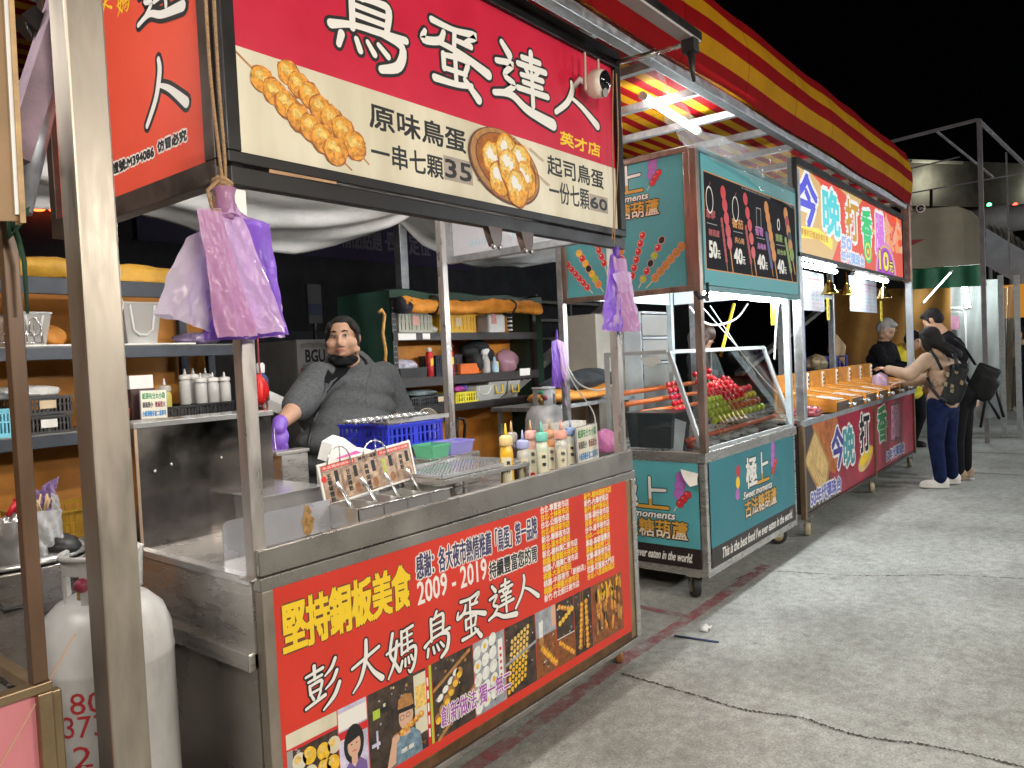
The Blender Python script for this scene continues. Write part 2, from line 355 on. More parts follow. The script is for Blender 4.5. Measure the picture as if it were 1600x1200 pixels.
# ------------------------------------------------------------------ ground
def ground_mat():
    m, nt, b = _nt('street concrete'); N = nt.nodes.new
    tc = N('ShaderNodeTexCoord')
    def noise(s, d=6, r=.6):
        n = N('ShaderNodeTexNoise'); n.inputs['Scale'].default_value = s; n.inputs['Detail'].default_value = d; n.inputs['Roughness'].default_value = r
        lnk(nt, tc.outputs['Object'], n.inputs[0]); return n
    def ramp(src, p0, c0, p1, c1):
        r = N('ShaderNodeValToRGB'); r.color_ramp.elements[0].position = p0; r.color_ramp.elements[1].position = p1
        r.color_ramp.elements[0].color = (*c0, 1); r.color_ramp.elements[1].color = (*c1, 1); lnk(nt, src, r.inputs[0]); return r
    def mix(a, b_, f, mode='MULTIPLY'):
        x = N('ShaderNodeMix'); x.data_type = 'RGBA'; x.blend_type = mode; x.inputs[0].default_value = f
        lnk(nt, a, x.inputs[6]); lnk(nt, b_, x.inputs[7]); return x.outputs[2]
    base = ramp(noise(1.1, 8, .65).outputs[0], .3, (.325, .335, .32), .7, (.48, .495, .47))
    fine = ramp(noise(95, 4, .7).outputs[0], .34, (.52, .515, .50), .64, (1.22, 1.22, 1.21))
    mid = ramp(noise(17, 5, .7).outputs[0], .36, (.68, .66, .63), .62, (1.1, 1.1, 1.1))
    stain = ramp(noise(.55, 5, .6).outputs[0], .34, (.72, .70, .67), .56, (1.06, 1.06, 1.06)); dots = ramp(noise(28, 2, .5).outputs[0], .22, (.30, .29, .28), .27, (1, 1, 1))
    spots = ramp(noise(6.5, 3, .55).outputs[0], .24, (.42, .40, .38), .34, (1, 1, 1))
    c = mix(base.outputs[0], fine.outputs[0], .75); c = mix(c, mid.outputs[0], .8); c = mix(c, spots.outputs[0], .7); c = mix(c, stain.outputs[0], .9); c = mix(c, dots.outputs[0], .6); wsp = ramp(noise(41, 2, .5).outputs[0], .765, (0, 0, 0), .775, (.55, .55, .53)); c = mix(c, wsp.outputs[0], 1, 'ADD')
    lnk(nt, c, b.inputs['Base Color'])
    rr = ramp(noise(3, 5).outputs[0], .3, (.55,)*3, .7, (.85,)*3); lnk(nt, rr.outputs[0], b.inputs['Roughness'])
    bp = N('ShaderNodeBump'); bp.inputs['Strength'].default_value = .4; bp.inputs['Distance'].default_value = .012
    lnk(nt, noise(70, 6, .75).outputs[0], bp.inputs['Height']); lnk(nt, bp.outputs[0], b.inputs['Normal'])
    return m
g = MB(); g.poly([(-60, -60, 0), (140, -60, 0), (140, 80, 0), (-60, 80, 0)]); struct(g.build('ground', ground_mat()))
def worn(name, col, lo, hi, sc):                           # worn paint: holes show the concrete
    m, nt, b = _nt(name); N = nt.nodes.new; b.inputs['Base Color'].default_value = (*col, 1); b.inputs['Roughness'].default_value = .8
    tc = N('ShaderNodeTexCoord'); n = N('ShaderNodeTexNoise'); n.inputs['Scale'].default_value = sc; n.inputs['Detail'].default_value = 7; n.inputs['Roughness'].default_value = .7
    lnk(nt, tc.outputs['Object'], n.inputs[0]); r = N('ShaderNodeMapRange'); r.inputs[1].default_value = lo; r.inputs[2].default_value = hi; r.inputs[4].default_value = .85
    lnk(nt, n.outputs[0], r.inputs[0]); lnk(nt, r.outputs[0], b.inputs['Alpha']); return m
def strip(name, pts, w0, w1, mat, z, jag=.3, n=26):         # irregular painted or cracked line on the ground
    q = spline([(p.x, p.y, 0) for p in pts], n); b = MB(); L = []; R = []
    for i, (x, y, _) in enumerate(q):
        a = q[max(i-1, 0)]; c = q[min(i+1, len(q)-1)]; d = V(c[0]-a[0], c[1]-a[1]); d.normalize(); h = random.uniform(w0, w1)/2; k = random.uniform(-jag, jag)*w1
        x += -d.y*k; y += d.x*k; L.append((x-d.y*h, y+d.x*h, z)); R.append((x+d.y*h, y-d.x*h, z))
    for i in range(len(L)-1): b.poly([L[i], R[i], R[i+1], L[i+1]])
    return struct(b.build(name, mat))
REDL = worn('worn red line paint', (.36, .085, .10), .36, .68, 8); YELL = worn('worn yellow line paint', (.60, .40, .08), .42, .55, 16)
WHL = worn('worn white line paint', (.6, .6, .58), .42, .6, 12)
strip('red_line', [V(-1, 1.93), V(2.3, 1.93), V(3.2, 1.955), V(4.2, 1.94), V(5.2, 1.95)], .07, .085, REDL, .004, .04)
strip('red_line', [V(3.96, 1.98), V(3.97, 2.3), V(3.97, 3)], .055, .065, REDL, .004, .04)
strip('yellow_line', [V(1.2, 2.16), V(2.52, 2.16), V(2.7, 2.14)], .085, .1, YELL, .004, .05)
strip('white_line', [V(3.7, 2.45), V(4.3, 2.5)], .07, .12, WHL, .004, .1)
CRK = worn('crack dirt', (.05, .04, .032), .30, .42, 14)
strip('pavement_crack', [Z(972, 1053), Z(1080, 1085), Z(1165, 1110), Z(1250, 1122), Z(1340, 1150), Z(1460, 1167), Z(1600, 1199), Z(1800, 1240)], .002, .021, CRK, .003, .3, 40)
strip('pavement_crack', [Z(1150, 905), Z(1200, 893), Z(1340, 900), Z(1480, 899), Z(1600, 905), Z(1750, 912)], .001, .017, CRK, .003, .3, 40)
JNT = M('joint dirt', (.06, .055, .05), .9, 0, .3)
for x_ in (9.92, 11.7): strip('pavement_joint', [V(x_, 1.7), V(x_, .8), V(x_, -3)], .02, .03, JNT, .003, .05)
tag((lambda b: (b.tube([Z(1054, 995)+V(0, 0, .006), Z(1123, 1005)+V(0, 0, .006)], .0055, 8), b.build('drinking_straw', M('straw navy', (.03, .05, .16), .4)))[1])(MB()), 'dark blue drinking straw lying on the concrete street', 'straw')
for i, (a, lab) in enumerate((((1103, 985), 'crumpled white scrap of paper lying beside the blue straw'), ((1420, 722), 'white scrap of paper near the wheels of the farthest cart'), ((1518, 750), 'small white litter on the street beside the shoes of the customers'))):
    b = MB(); c = Z(*a); 
    b.grid(lambda u, v: c+V((u-.5)*.07, (v-.5)*.05, .006+.02*abs(math.sin(u*5+i)*math.cos(v*4))), 5, 4); tag(b.build('paper_scrap', PAPER, thick=.002), lab, 'litter')
# ------------------------------------------------------------------ striped awning over the stalls
def stripe_mat():
    m, nt, b = _nt('striped awning cloth'); N = nt.nodes.new
    uv = N('ShaderNodeUVMap'); sp = N('ShaderNodeSeparateXYZ'); lnk(nt, uv.outputs[0], sp.inputs[0])
    mo = N('ShaderNodeMath'); mo.operation = 'FRACT'; lnk(nt, sp.outputs[1], mo.inputs[0])
    gt = N('ShaderNodeMath'); gt.operation = 'GREATER_THAN'; gt.inputs[1].default_value = .5; lnk(nt, mo.outputs[0], gt.inputs[0])
    sm = N('ShaderNodeMath'); sm.operation = 'MULTIPLY'; sm.inputs[1].default_value = 12.5; lnk(nt, sp.outputs[0], sm.inputs[0]); sf = N('ShaderNodeMath'); sf.operation = 'FRACT'; lnk(nt, sm.outputs[0], sf.inputs[0]); sg = N('ShaderNodeMath'); sg.operation = 'LESS_THAN'; sg.inputs[1].default_value = .016; lnk(nt, sf.outputs[0], sg.inputs[0])
    tc = N('ShaderNodeTexCoord'); n = N('ShaderNodeTexNoise'); n.inputs['Scale'].default_value = 3; n.inputs['Detail'].default_value = 6; lnk(nt, tc.outputs['Object'], n.inputs[0])
    x = N('ShaderNodeMix'); x.data_type = 'RGBA'; lnk(nt, gt.outputs[0], x.inputs[0]); x.inputs[6].default_value = (.50, .245, .008, 1); x.inputs[7].default_value = (.26, .004, .006, 1)
    r = N('ShaderNodeValToRGB'); r.color_ramp.elements[0].position = .3; r.color_ramp.elements[0].color = (.7, .68, .66, 1); r.color_ramp.elements[1].position = .7; lnk(nt, n.outputs[0], r.inputs[0])
    y = N('ShaderNodeMix'); y.data_type = 'RGBA'; y.blend_type = 'MULTIPLY'; y.inputs[0].default_value = .8; lnk(nt, x.outputs[2], y.inputs[6]); lnk(nt, r.outputs[0], y.inputs[7])
    k_ = N('ShaderNodeMix'); k_.data_type = 'RGBA'; k_.blend_type = 'MULTIPLY'; lnk(nt, sg.outputs[0], k_.inputs[0]); lnk(nt, y.outputs[2], k_.inputs[6]); k_.inputs[7].default_value = (.62, .6, .58, 1); y = k_
    lnk(nt, y.outputs[2], b.inputs['Base Color']); b.inputs['Roughness'].default_value = .7; b.inputs['Specular IOR Level'].default_value = .06
    n2 = N('ShaderNodeTexNoise'); n2.inputs['Scale'].default_value = 5; lnk(nt, tc.outputs['Object'], n2.inputs[0])
    bp = N('ShaderNodeBump'); bp.inputs['Strength'].default_value = .3; bp.inputs['Distance'].default_value = .03; lnk(nt, n2.outputs[0], bp.inputs['Height']); lnk(nt, bp.outputs[0], b.inputs['Normal'])
    tl = N('ShaderNodeBsdfTranslucent'); lnk(nt, y.outputs[2], tl.inputs[0]); ms = N('ShaderNodeMixShader'); ms.inputs[0].default_value = .3
    lnk(nt, b.outputs[0], ms.inputs[1]); lnk(nt, tl.outputs[0], ms.inputs[2]); lnk(nt, ms.outputs[0], nt.nodes['Material Output'].inputs[0]); return m
STR = stripe_mat()
AX0, AX1, AY = -1.6, 9.75, 1.84
aw = thing('awning', 'long red and yellow striped awning stretched over the row of food carts', 'awning', (4, AY, 0))
def val_top(u):
    x = AX0+(AX1-AX0)*u
    return 3.60+.012*x+.005*math.sin(x*2.9)+.004*math.sin(x*7.7+1)
b = MB()
def valance(u, v):
    x = AX0+(AX1-AX0)*u; zt = val_top(u); zb = 3.125+.010*math.sin(x*3.1)
    return V(x, AY-.02+.05*math.sin(v*3.1)*-1+.004*math.sin(x*5.3+v*2)*v+.03*v*v, zb+(zt-zb)*v)
b.grid(valance, 150, 10, uv=True)
for k in b.uvs: b.uvs[k] = (b.uvs[k][0], b.uvs[k][1]*2.45+.5)
b.build('valance', STR, aw)
b = MB()
def roof(u, v):
    x = AX0+(AX1-AX0)*u; y = AY+.01+3.9*v; bay = abs(math.sin(x*math.pi/1.25))
    return V(x, y, 3.165+.13*v+.02*bay*math.sin(v*math.pi))
b.grid(roof, 120, 30, uv=True)
for k in b.uvs: b.uvs[k] = (b.uvs[k][0], b.uvs[k][1]*26+.3)
b.build('roof_cloth', STR, aw)
b = MB(); b.grid(lambda u, v: V(AX1+.02*math.sin(v*9), AY+.9*u, 3.16+(.5+.18*u)*v), 6, 6, uv=True)
for k in b.uvs: b.uvs[k] = (b.uvs[k][0], b.uvs[k][1]*3.5)
b.build('end_flap', STR, aw)
b = MB(); b.box((AX0, AY+.01, 3.075), (AX1, AY+.075, 3.135)); b.build('front_beam', GALV, aw, bevel=.004)
b = MB(); b.box((AX0, AY+1.52, 3.10), (AX1, AY+1.58, 3.15)); b.build('rear_beam', GALV, aw)
for i in range(19):
    x_ = -.9+i*.58; b = MB()
    b.bar((x_, AY+.0755, 3.11), (x_, AY+1.52, 3.125), .045)
    b.build('rafter', GALV, aw)
for x_, y_, w_ in ((.742, 1.80, .084),):
    b = MB(); b.box((x_-w_/2, y_-w_/2, .012), (x_+w_/2, y_+w_/2, 3.4)); b.box((x_-.09, y_-.09, .001), (x_+.09, y_+.09, .012))
    b.build('post', M('warm grey steel tube', (.34, .30, .255), .40, .65, .16, 6, (3, 3, .6), rvar=.1), aw, bevel=.005)
px_ = Y(627, 400, 4.95)
b = MB(); b.box((px_.x-.045, 4.91, 0), (px_.x+.045, 4.99, 3.5)); b.build('post', GALV, aw, bevel=.004)
pe = Y(1420, 500, 1.93)
b = MB(); b.box((pe.x-.045, 1.885, 2.25), (pe.x+.045, 1.975, 3.16)); b.build('post', M('reddish worn steel', (.35, .2, .17), .5, .5, .4, 9), aw, bevel=.004)
# diagonal braces under the awning at the left
b = MB(); b.bar(Y(20, 250, 1.95), Y(112, -40, 1.95), .075, .05); b.build('brace', M('mauve worn paint', (.30, .22, .28), .5, .3, .35, 8), aw)
b = MB(); b.tube([Y(28, 330, 2.1), Y(75, 120, 2.1)], .032, 12); b.build('brace', GALV, aw)
b = MB(); b.bar(Y(60, 30, 2.0), Y(40, 45, 2.0), .07, .05); b.tube([Y(42, 35, 1.98), Y(50, 60, 1.98), Y(58, 50, 1.97)], .004); b.build('brace_clamp', BLACKM, aw)
# fluorescent fittings
def tube_light(p, q, label, mat=TUBE, r=.014, cat='tube light', fit=True):
    p, q = V(p), V(q); t = thing('fluorescent_tube', label, cat, (p+q)/2, 'fluorescent tubes of the stalls'); d = (q-p).normalized()
    b = MB(); b.tube([p+d*.015, q-d*.015], r, 10); b.build('tube', mat, t)
    for e, s_ in ((p, 1), (q, -1)): b = MB(); b.lathe([(r*1.1, -.018), (r*1.1, .018)], e, 10, ax=d*s_); b.build('end_cap', WHITEP, t)
    if fit: b = MB(); b.bar(p+V(0, 0, .035), q+V(0, 0, .035), .04, .035); b.build('fitting', WHITEP, t)
    return t
tube_light(Y(1005, 150, 2.20), Y(1090, 205, 2.20), 'bright tube light hung under the striped awning roof behind the clear plastic sheet', emat('tube awning', (.95, .98, 1), 62), .022, fit=False)
tube_light((1.55, 2.03, 2.20), (2.75, 2.03, 2.20), 'tube light behind the big crimson signboard of the egg stall', TUBEW)
tube_light((-.25, 1.95, 2.75), (-.25, 3.25, 2.75), 'unseen added tube light above the neighbouring pink fronted cart', TUBEW)  # out of view, added to brighten the red side sign
tube_light((3.55, 3.05, 2.95), (4.75, 3.05, 2.95), 'unseen added tube light between the egg stall and the teal stall', emat('tube soft', (1, .96, .90), 62))  # extra tube hidden by the header sign, added to brighten the right rack
tube_light((1.35, 2.6, 2.72), (2.75, 2.6, 2.72), 'tube light under the awning above the egg stall counter', emat('tube soft', (1, .96, .90), 62))
# clear plastic sheet rolled down from the beam over the teal stall
b = MB(); VT = [(1026, 112), (1048, 140), (1072, 172), (1105, 205), (1150, 224), (1200, 232), (1237, 225)]; VBm = [(1044, 190), (1062, 222), (1084, 232), (1106, 242), (1150, 268), (1200, 300), (1238, 328)]
def vin(u, v):
    t = u*(len(VT)-1); k = min(int(t), len(VT)-2); f = t-k; lp = lambda L: (L[k][0]+(L[k+1][0]-L[k][0])*f, L[k][1]+(L[k+1][1]-L[k][1])*f)
    return Y(*lp(VT), 1.905).lerp(Y(*lp(VBm), 1.90), v)+V(0, -.014*math.sin(u*23+v*5)-.008*math.sin(u*47-v*8), 0)
b.grid(vin, 60, 14); tag(b.build('plastic_sheet', sheer('clear vinyl', (.6, .65, .68), .72, rough=.1, bump=.7, bsc=9, transl=.3)), 'wrinkled clear plastic rain sheet hanging from the awning beam onto the teal sign', 'plastic sheet')
# white drape of cloth behind the egg stall
DPX = [(-150, 300), (0, 318), (40, 323), (85, 323), (150, 326), (200, 333), (300, 362), (380, 386), (450, 393), (520, 386), (570, 373), (618, 350), (626, 346), (634, 352), (660, 380), (700, 405), (760, 421), (820, 420), (865, 408), (905, 380)]
DW = [Y(p[0], p[1], 4.88) for p in DPX]
def drape(u, v):
    t = u*(len(DW)-1); k = min(int(t), len(DW)-2); f = t-k; f = f*f*(3-2*f); e = DW[k].lerp(DW[k+1], f); x = e.x
    fold = .022*math.sin(v*26+2.2*math.sin(x*1.7)+x*1.5)*(.3+v)+.014*math.sin(v*47+x*4)*v
    near = abs(x-px_.x); g_ = math.exp(-near*near/.09); sw = .10*math.sin(math.pi*v)*(1-g_)
    return V(x*(.80+.20*v)+.5*(1-v), 3.1+1.78*v+fold+.04*math.sin(x*7)*v, 3.10+(e.z-3.10)*(v**1.3)-sw+fold*.8)
b = MB(); b.grid(drape, 150, 60); tag(b.build('cloth_drape', M('white tarpaulin', (.86, .86, .86), .75, 0, .1, 5, bump=.15, bsc=18), thick=.004), 'white cloth hanging in folds from the awning posts behind the egg stall', 'cloth')
# ------------------------------------------------------------------ egg stall cart
def cbox(cv, l, t, r, b): return (cv.uv(*l)[0], cv.uv(*b)[1], cv.uv(*r)[0], cv.uv(*t)[1])
def caster(parent, c, wheelmat, s=1.0, rz=0.0, plate=.115):
    c = V(c); R = .048*s; d = V(math.cos(rz), math.sin(rz), 0); n = V(-d.y, d.x, 0)
    f = MB(); f.box((c.x-.03*s, c.y-.03*s, plate-.006), (c.x+.03*s, c.y+.03*s, plate)); wc = c+d*.02*s+V(0, 0, R)
    for k in (-1, 1): f.prism([c-d*.02*s+n*(.022*s*k)+V(0, 0, plate-.006), c+d*.045*s+n*(.022*s*k)+V(0, 0, plate-.006), wc+d*.014*s+n*(.022*s*k)-V(0, 0, .012*s), wc-d*.014*s+n*(.022*s*k)-V(0, 0, .012*s)], n*.003)
    f.obox(c+d*.06*s+V(0, 0, .075*s), d*.025*s, n*.012*s, V(0, 0, .004))
    fo = f.build('caster', STEEL, parent)
    w_ = MB(); w_.lathe([(R*.3, -.017*s), (R*.72, -.017*s), (R*.95, -.016*s), (R, -.010*s), (R, .010*s), (R*.95, .016*s), (R*.72, .017*s), (R*.3, .017*s)], wc, 24, ax=n); w_.build('wheel', wheelmat, fo)
    h = MB(); h.lathe([(R*.55, -.0195*s), (R*.6, -.016*s), (R*.6, .016*s), (R*.55, .0195*s)], wc, 18, ax=n); h.build('hub', M('brass hub', (.55, .38, .14), .3, .9, .2, 20), fo)
CX0, CX1, CY0, CY1 = 1.17, 3.27, 1.90, 3.06
cart = thing('food_cart', 'stainless steel egg stall cart with red banner and crimson and cream signboard', 'food cart', ((CX0+CX1)/2, 2.4, 0), 'food carts in a row along the street')
b = MB(); b.box((CX0+.01, CY0+.03, .945), (CX1-.01, 2.92, .957)); b.box((CX0+.01, 2.92, .93), (CX1-.01, 2.93, .957)); b.build('counter_top', STEEL, cart)
b = MB(); b.prism([(CX0, CY0-.012, .966), (CX1+.01, CY0-.012, .966), (CX1+.01, CY0-.012, 1.066), (CX0, CY0-.012, 1.041)], (0, .03, 0)); b.build('counter_lip', STEELD, cart, bevel=.003)
b = MB(); b.box((CX0-.005, CY0-.02, .925), (CX1+.015, CY0+.02, .964)); b.build('front_rail', STEELD, cart, bevel=.003)
b = MB()
b.box((CX0-.002, CY0-.02, .13), (CX0+.035, CY0+.02, .925)); b.build('frame_post', M('brown stained steel', (.30, .26, .22), .45, .7, .3, 6, (1, 1, .5)), cart, bevel=.003)
b = MB(); b.box((3.245, CY0-.02, .13), (CX1+.012, CY0+.02, .925)); b.build('frame_post', STEEL, cart, bevel=.003)
b = MB(); b.box((3.20, CY0-.012, .135), (3.243, CY0+.02, .925)); b.build('frame_post', M('tan stained steel', (.34, .24, .14), .4, .8, .35, 7, (1, 1, .4)), cart, bevel=.003)
b = MB(); b.box((CX0-.002, CY0-.022, .105), (CX1+.012, CY0+.02, .13)); b.build('bottom_rail', STEELD, cart, bevel=.003)
b = MB(); b.box((CX0+.036, CY0-.014, .131), (3.199, CY0+.014, .175)); b.build('bottom_rail', M('rust brown steel', (.16, .085, .04), .5, .6, .4, 8), cart, bevel=.003)
b = MB(); b.box((CX0-.006, CY0+.021, .105), (CX0+.004, 2.93, .70)); b.build('side_panel', M('smoky steel sheet', (.40, .37, .34), .28, .85, .22, 2.2, rvar=.12, bump=.015, bsc=4), cart)
b = MB(); b.box((CX0-.008, CY0+.021, .745), (CX0+.004, 2.93, .94)); b.build('side_panel', STEEL, cart)
b = MB(); b.box((CX0-.03, CY0+.021, .695), (CX0-.007, 2.90, .745)); b.box((CX0-.03, CY0+.021, .74), (CX0+.002, 2.90, .748)); b.build('side_rail', STEEL, cart, bevel=.003)
b = MB(); b.box((CX0-.012, CY0+.02, .938), (CX0+.02, 2.93, .962)); b.build('side_edge', STEELX, cart, bevel=.003)
b = MB(); b.box((CX1-.004, CY0+.021, .105), (CX1+.006, 2.93, .94)); b.box((CX0, 2.93, .105), (CX1, 2.938, .93)); b.box((CX0, CY0+.03, .105), (CX1, 2.93, .115)); b.build('body_panel', STEELD, cart)
PT = M('post steel', (.50, .46, .44), .33, .7, .2, 5, (3, 3, .7), rvar=.12)
for (x_, y_, zb, zt) in ((CX0+.018, CY0+.03, .957, 2.12), (3.235, CY0+.03, .957, 2.12), (3.19, 3.05, .1, 2.95), (CX0+.03, 3.05, .1, 2.95)):
    b = MB(); b.box((x_-.022, y_-.022, zb), (x_+.022, y_+.022, zt))
    if zb > .5: b.box((x_-.04, y_-.035, .957), (x_+.04, y_+.035, .963))
    b.build('post', PT, cart, bevel=.003)
b = MB(); b.box((CX0, 3.03, .80), (CX1-.06, 3.07, .84)); b.build('rear_rail', STEELD, cart); b = MB(); b.box((CX0, 3.075, 2.93), (CX1-.06, 3.11, 2.98)); b.build('rear_rail', STEELD, cart)
for x_, y_ in ((1.27, 1.98), (3.175, 1.95), (1.27, 2.84), (3.17, 2.84)): caster(cart, (x_, y_, 0), M('orange caster wheel', (.30, .13, .045), .45, 0, .3, 30), 1.0, .4 if y_ < 2.2 else 2.0)
# red front banner with lettering and pictures
F = Canvas((0, CY0-.0125, 0), (1, 0, 0), (0, 0, 1))
FM = [REDV, WHT, BLK, YEL, NAVY, EGG, EGGL, BRN, PURP, SKINP, GREYP, CREAM, WOODP, PRED, M('print dark', (.045, .030, .022), .5, 0, .8, 28), M('print lavender', (.55, .52, .68), .5, 0, .3, 18), M('print denim', (.16, .25, .33), .5, 0, .5, 45), M('print egg white', (.75, .76, .72), .5, 0, .12, 40), M('print steel', (.30, .32, .36), .5, 0, .3, 30), M('print violet shirt', (.17, .10, .30), .5), M('print sauce brown', (.22, .075, .02), .5, 0, .4, 50), M('print yolk', (.80, .48, .03), .5, 0, .2, 50), GRN]
(rR, rW, rK, rY, rN, rE, rEL, rBR, rPU, rSK, rGY, rCR, rWO, rPR, rDK, rLV, rDN, rEW, rST, rVS, rSB, rYK, rGN) = range(23)
F.rect(1.207, .176, 3.199, .924, rR)
F.text('堅持銅板美食', *cbox(F, (442, 985), (632, 882), (640, 912), (447, 1022)), rY, bold=.006, out=.003, om=rBR)
F.text('感謝：各大夜市熱情推薦「鳥蛋」第一品牌', *cbox(F, (650, 884), (650, 867), (838, 822), (653, 906)), rN, bold=.0022, out=.0045, om=rW)
F.text('2009 - 2019', *cbox(F, (652, 930), (652, 910), (760, 895), (655, 945)), rW, bold=.002)
F.text('持續豐富您的胃', *cbox(F, (764, 890), (764, 879), (838, 863), (766, 905)), rK, bold=.002, out=.0045, om=rW)
for ch, l, t, r_, bt in (('彭', (474, 1070), (515, 1030), (531, 1085), (485, 1118)), ('大', (548, 1070), (566, 1000), (598, 1060), (553, 1086)), ('媽', (602, 1022), (640, 975), (651, 1030), (638, 1050)), ('鳥', (663, 1012), (682, 955), (704, 1005), (675, 1030)), ('蛋', (712, 975), (742, 927), (757, 962), (724, 1003)), ('達', (762, 955), (782, 908), (805, 962), (770, 977)), ('人', (803, 940), (818, 897), (843, 932), (808, 953))):
    F.brush(ch, *cbox(F, l, t, r_, bt), rW, om=rK, out=.0055, wk=1.0)
L1 = '台北-寧夏夜市店 台北-士林夜市店 台北-公館夜市店 台北-饒河夜市店 新北-樂華夜市店 新北-淡水老街店 新北-樹林興仁夜市店 桃園-龍潭觀光夜市店 桃園-八德興仁夜市店 桃園-大溪老街店 桃園-中原夜市「創始店」 桃園-中壢觀光夜市店 新竹-竹北假日夜市店'.split()
L2 = '新竹-樹林頭夜市店 新竹-內灣老街店 新竹-後竹後站店 苗栗-頭份夜市店 苗栗-竹南夜市店 台中-逢甲夜市店 台中-一中夜市店 高雄-高雄瑞豐店 高雄-高雄勞工店 宜蘭-羅東夜市店 台南-台南花園店 花蓮-花蓮東大門店 台北-八里渡船頭店'.split()
for LL, a, c, col0 in ((L1, (844, 798), (855, 934), 0), (L2, (912, 777), (922, 900), 1)):
    ua, uc = F.uv(*a), F.uv(*c)
    for i, s_ in enumerate(LL):
        v_ = ua[1]+(uc[1]-ua[1])*i/12; u_ = ua[0]; h = .0148
        F.text(s_, u_, v_-h, u_+.0275*(len(s_)-.45), v_+h, rY if (i+col0) % 2 else rW, bold=.0011)
# photo strip along the bottom of the banner
v0, v1 = .213, F.uv(450, 1147)[1]
US = [F.uv(p, 1190-(p-450)*.45)[0] for p in (448, 529, 575, 676, 741, 790, 838, 870, 898, 926, 974)]
rng = random.Random(3)
def pic(i, m):
    a, c = US[i], US[i+1]-.004; F.rect(a, v0, c, v1, m); zz = F.z
    for k in range(34):
        u, v, r_ = rng.uniform(a+.012, c-.012), rng.uniform(v0+.012, v1-.012), rng.uniform(.004, .011); F.z = zz+.00002*(k % 9); an = rng.uniform(0, 6)
        F.pl([(u+r_*rng.uniform(.5, 1)*math.cos(an+j*1.57), v+r_*rng.uniform(.5, 1)*math.sin(an+j*1.57)) for j in range(4)], (rSB, rGY, rDK, rWO, rBR, rST, rBR, rDK, rCR)[k % 9] if m != rLV else (rLV, rW, rLV, rGY)[k % 4])
    F.z = zz+.0005; return a, c
def balls(u0, u1, a, c, n, r, m1, m2):                      # row of glossy balls from a to c (fractions)
    for k in range(n):
        f = k/(n-1) if n > 1 else 0; uu = u0+(u1-u0)*(a[0]+(c[0]-a[0])*f); vv = v0+(v1-v0)*(a[1]+(c[1]-a[1])*f)
        F.disc(uu, vv, r, r*.95, m1, 14); F.disc(uu-r*.2, vv+r*.25, r*.5, r*.42, m2, 10)
z_ = F.z
u0, u1 = pic(0, rDK); F.rect(u0, v1-.045, u1, v1, rCR); F.rect(u0, v1-.055, u1, v1-.045, rPR); F.rect(u0, v0, u0+.02, v1-.05, rGY); z1 = F.z
for j in range(4):
    for k in range(4): F.z = z1; cu = u0+.045+(u1-u0-.06)*k/3.2+rng.uniform(-.008, .008); cw = v0+.025+.052*j+rng.uniform(-.006, .006); F.disc(cu, cw, .024, .028, rYK if (j+k) % 3 else rCR, 14, .4); F.disc(cu-.006, cw+.008, .012, .012, rEL, 10)
F.z = z_; u0, u1 = pic(1, rLV); F.rect(u0, v1-.07, u1, v1-.015, rW); F.rect(u0, v1-.1, u1, v1-.075, rPR); cu = (u0+u1)/2
F.disc(cu, v0+.15, .040, .062, rK, 20); F.disc(cu, v0+.145, .026, .037, rSK, 18); F.rect(cu-.012, v0+.085, cu+.012, v0+.12, rSK)
F.pl([(u0+.006, v0), (u1-.004, v0), (u1-.01, v0+.075), (cu+.02, v0+.1), (cu, v0+.075), (cu-.02, v0+.1), (u0+.014, v0+.08)], rVS); F.pl([(cu-.03, v0+.155), (cu+.028, v0+.168), (cu+.022, v0+.19), (cu-.026, v0+.188)], rK)
for k in (-1, 1): F.disc(cu+.01*k, v0+.15, .004, .002, rK, 8)
F.rect(cu-.008, v0+.126, cu+.008, v0+.129, rPR); F.rect(cu+.012, v0+.03, cu+.04, v0+.042, rW)
F.z = z_; u0, u1 = pic(2, rDK); cu = u0+(u1-u0)*.56; F.rect(u1-.085, v0+.06, u1-.02, v1-.01, rCR); F.rect(u1-.08, v0+.15, u1-.03, v1-.05, rEL); F.rect(u1-.028, v0, u1-.012, v1, rPR); F.rect(u1-.011, v0, u1, v1, rGN)
for k in range(5): F.rect(u1-.024, v0+.03+.045*k, u1-.016, v0+.06+.045*k, rW)
F.rect(u0+.02, v1-.09, u0+.05, v1-.06, rGN); F.rect(u0+.01, v0+.10, u0+.045, v0+.112, rLV); F.rect(u0+.03, v0+.09, u0+.038, v0+.15, PURP and rLV)
F.pl([(cu-.075, v0), (cu+.07, v0), (cu+.062, v0+.07), (cu+.03, v0+.098), (cu-.03, v0+.098), (cu-.066, v0+.06)], rDN); F.rect(cu-.016, v0+.085, cu+.016, v0+.115, rSK); F.disc(cu, v0+.148, .033, .044, rSK, 20)
F.pl([(cu-.04, v0+.168), (cu+.045, v0+.16), (cu+.04, v0+.175), (cu-.036, v0+.182)], rK); F.pl([(cu-.036, v0+.182), (cu+.038, v0+.176), (cu+.03, v0+.215), (cu-.004, v0+.226), (cu-.03, v0+.214)], rWO)
for k in (-1, 1):
    F.disc(cu+.014*k-.004, v0+.149, .0105, .009, rK, 12); F.disc(cu+.014*k-.004, v0+.149, .0085, .007, rSK, 12)
F.pl([(cu-.095, v0), (cu-.055, v0+.01), (cu-.045, v0+.085), (cu-.065, v0+.095)], rSK); F.disc(cu-.05, v0+.09, .018, .016, rSK, 12)
F.stroke([(cu-.06, v0+.1, .003), (cu+.075, v0+.128, .003)], rWO)
balls(0, 1, (cu-.02, .36), (cu+.07, .455), 5, .013, rE, rEL)
F.text('感恩', cu-.03, v0+.03, cu+.03, v0+.045, rW, bold=.0006)
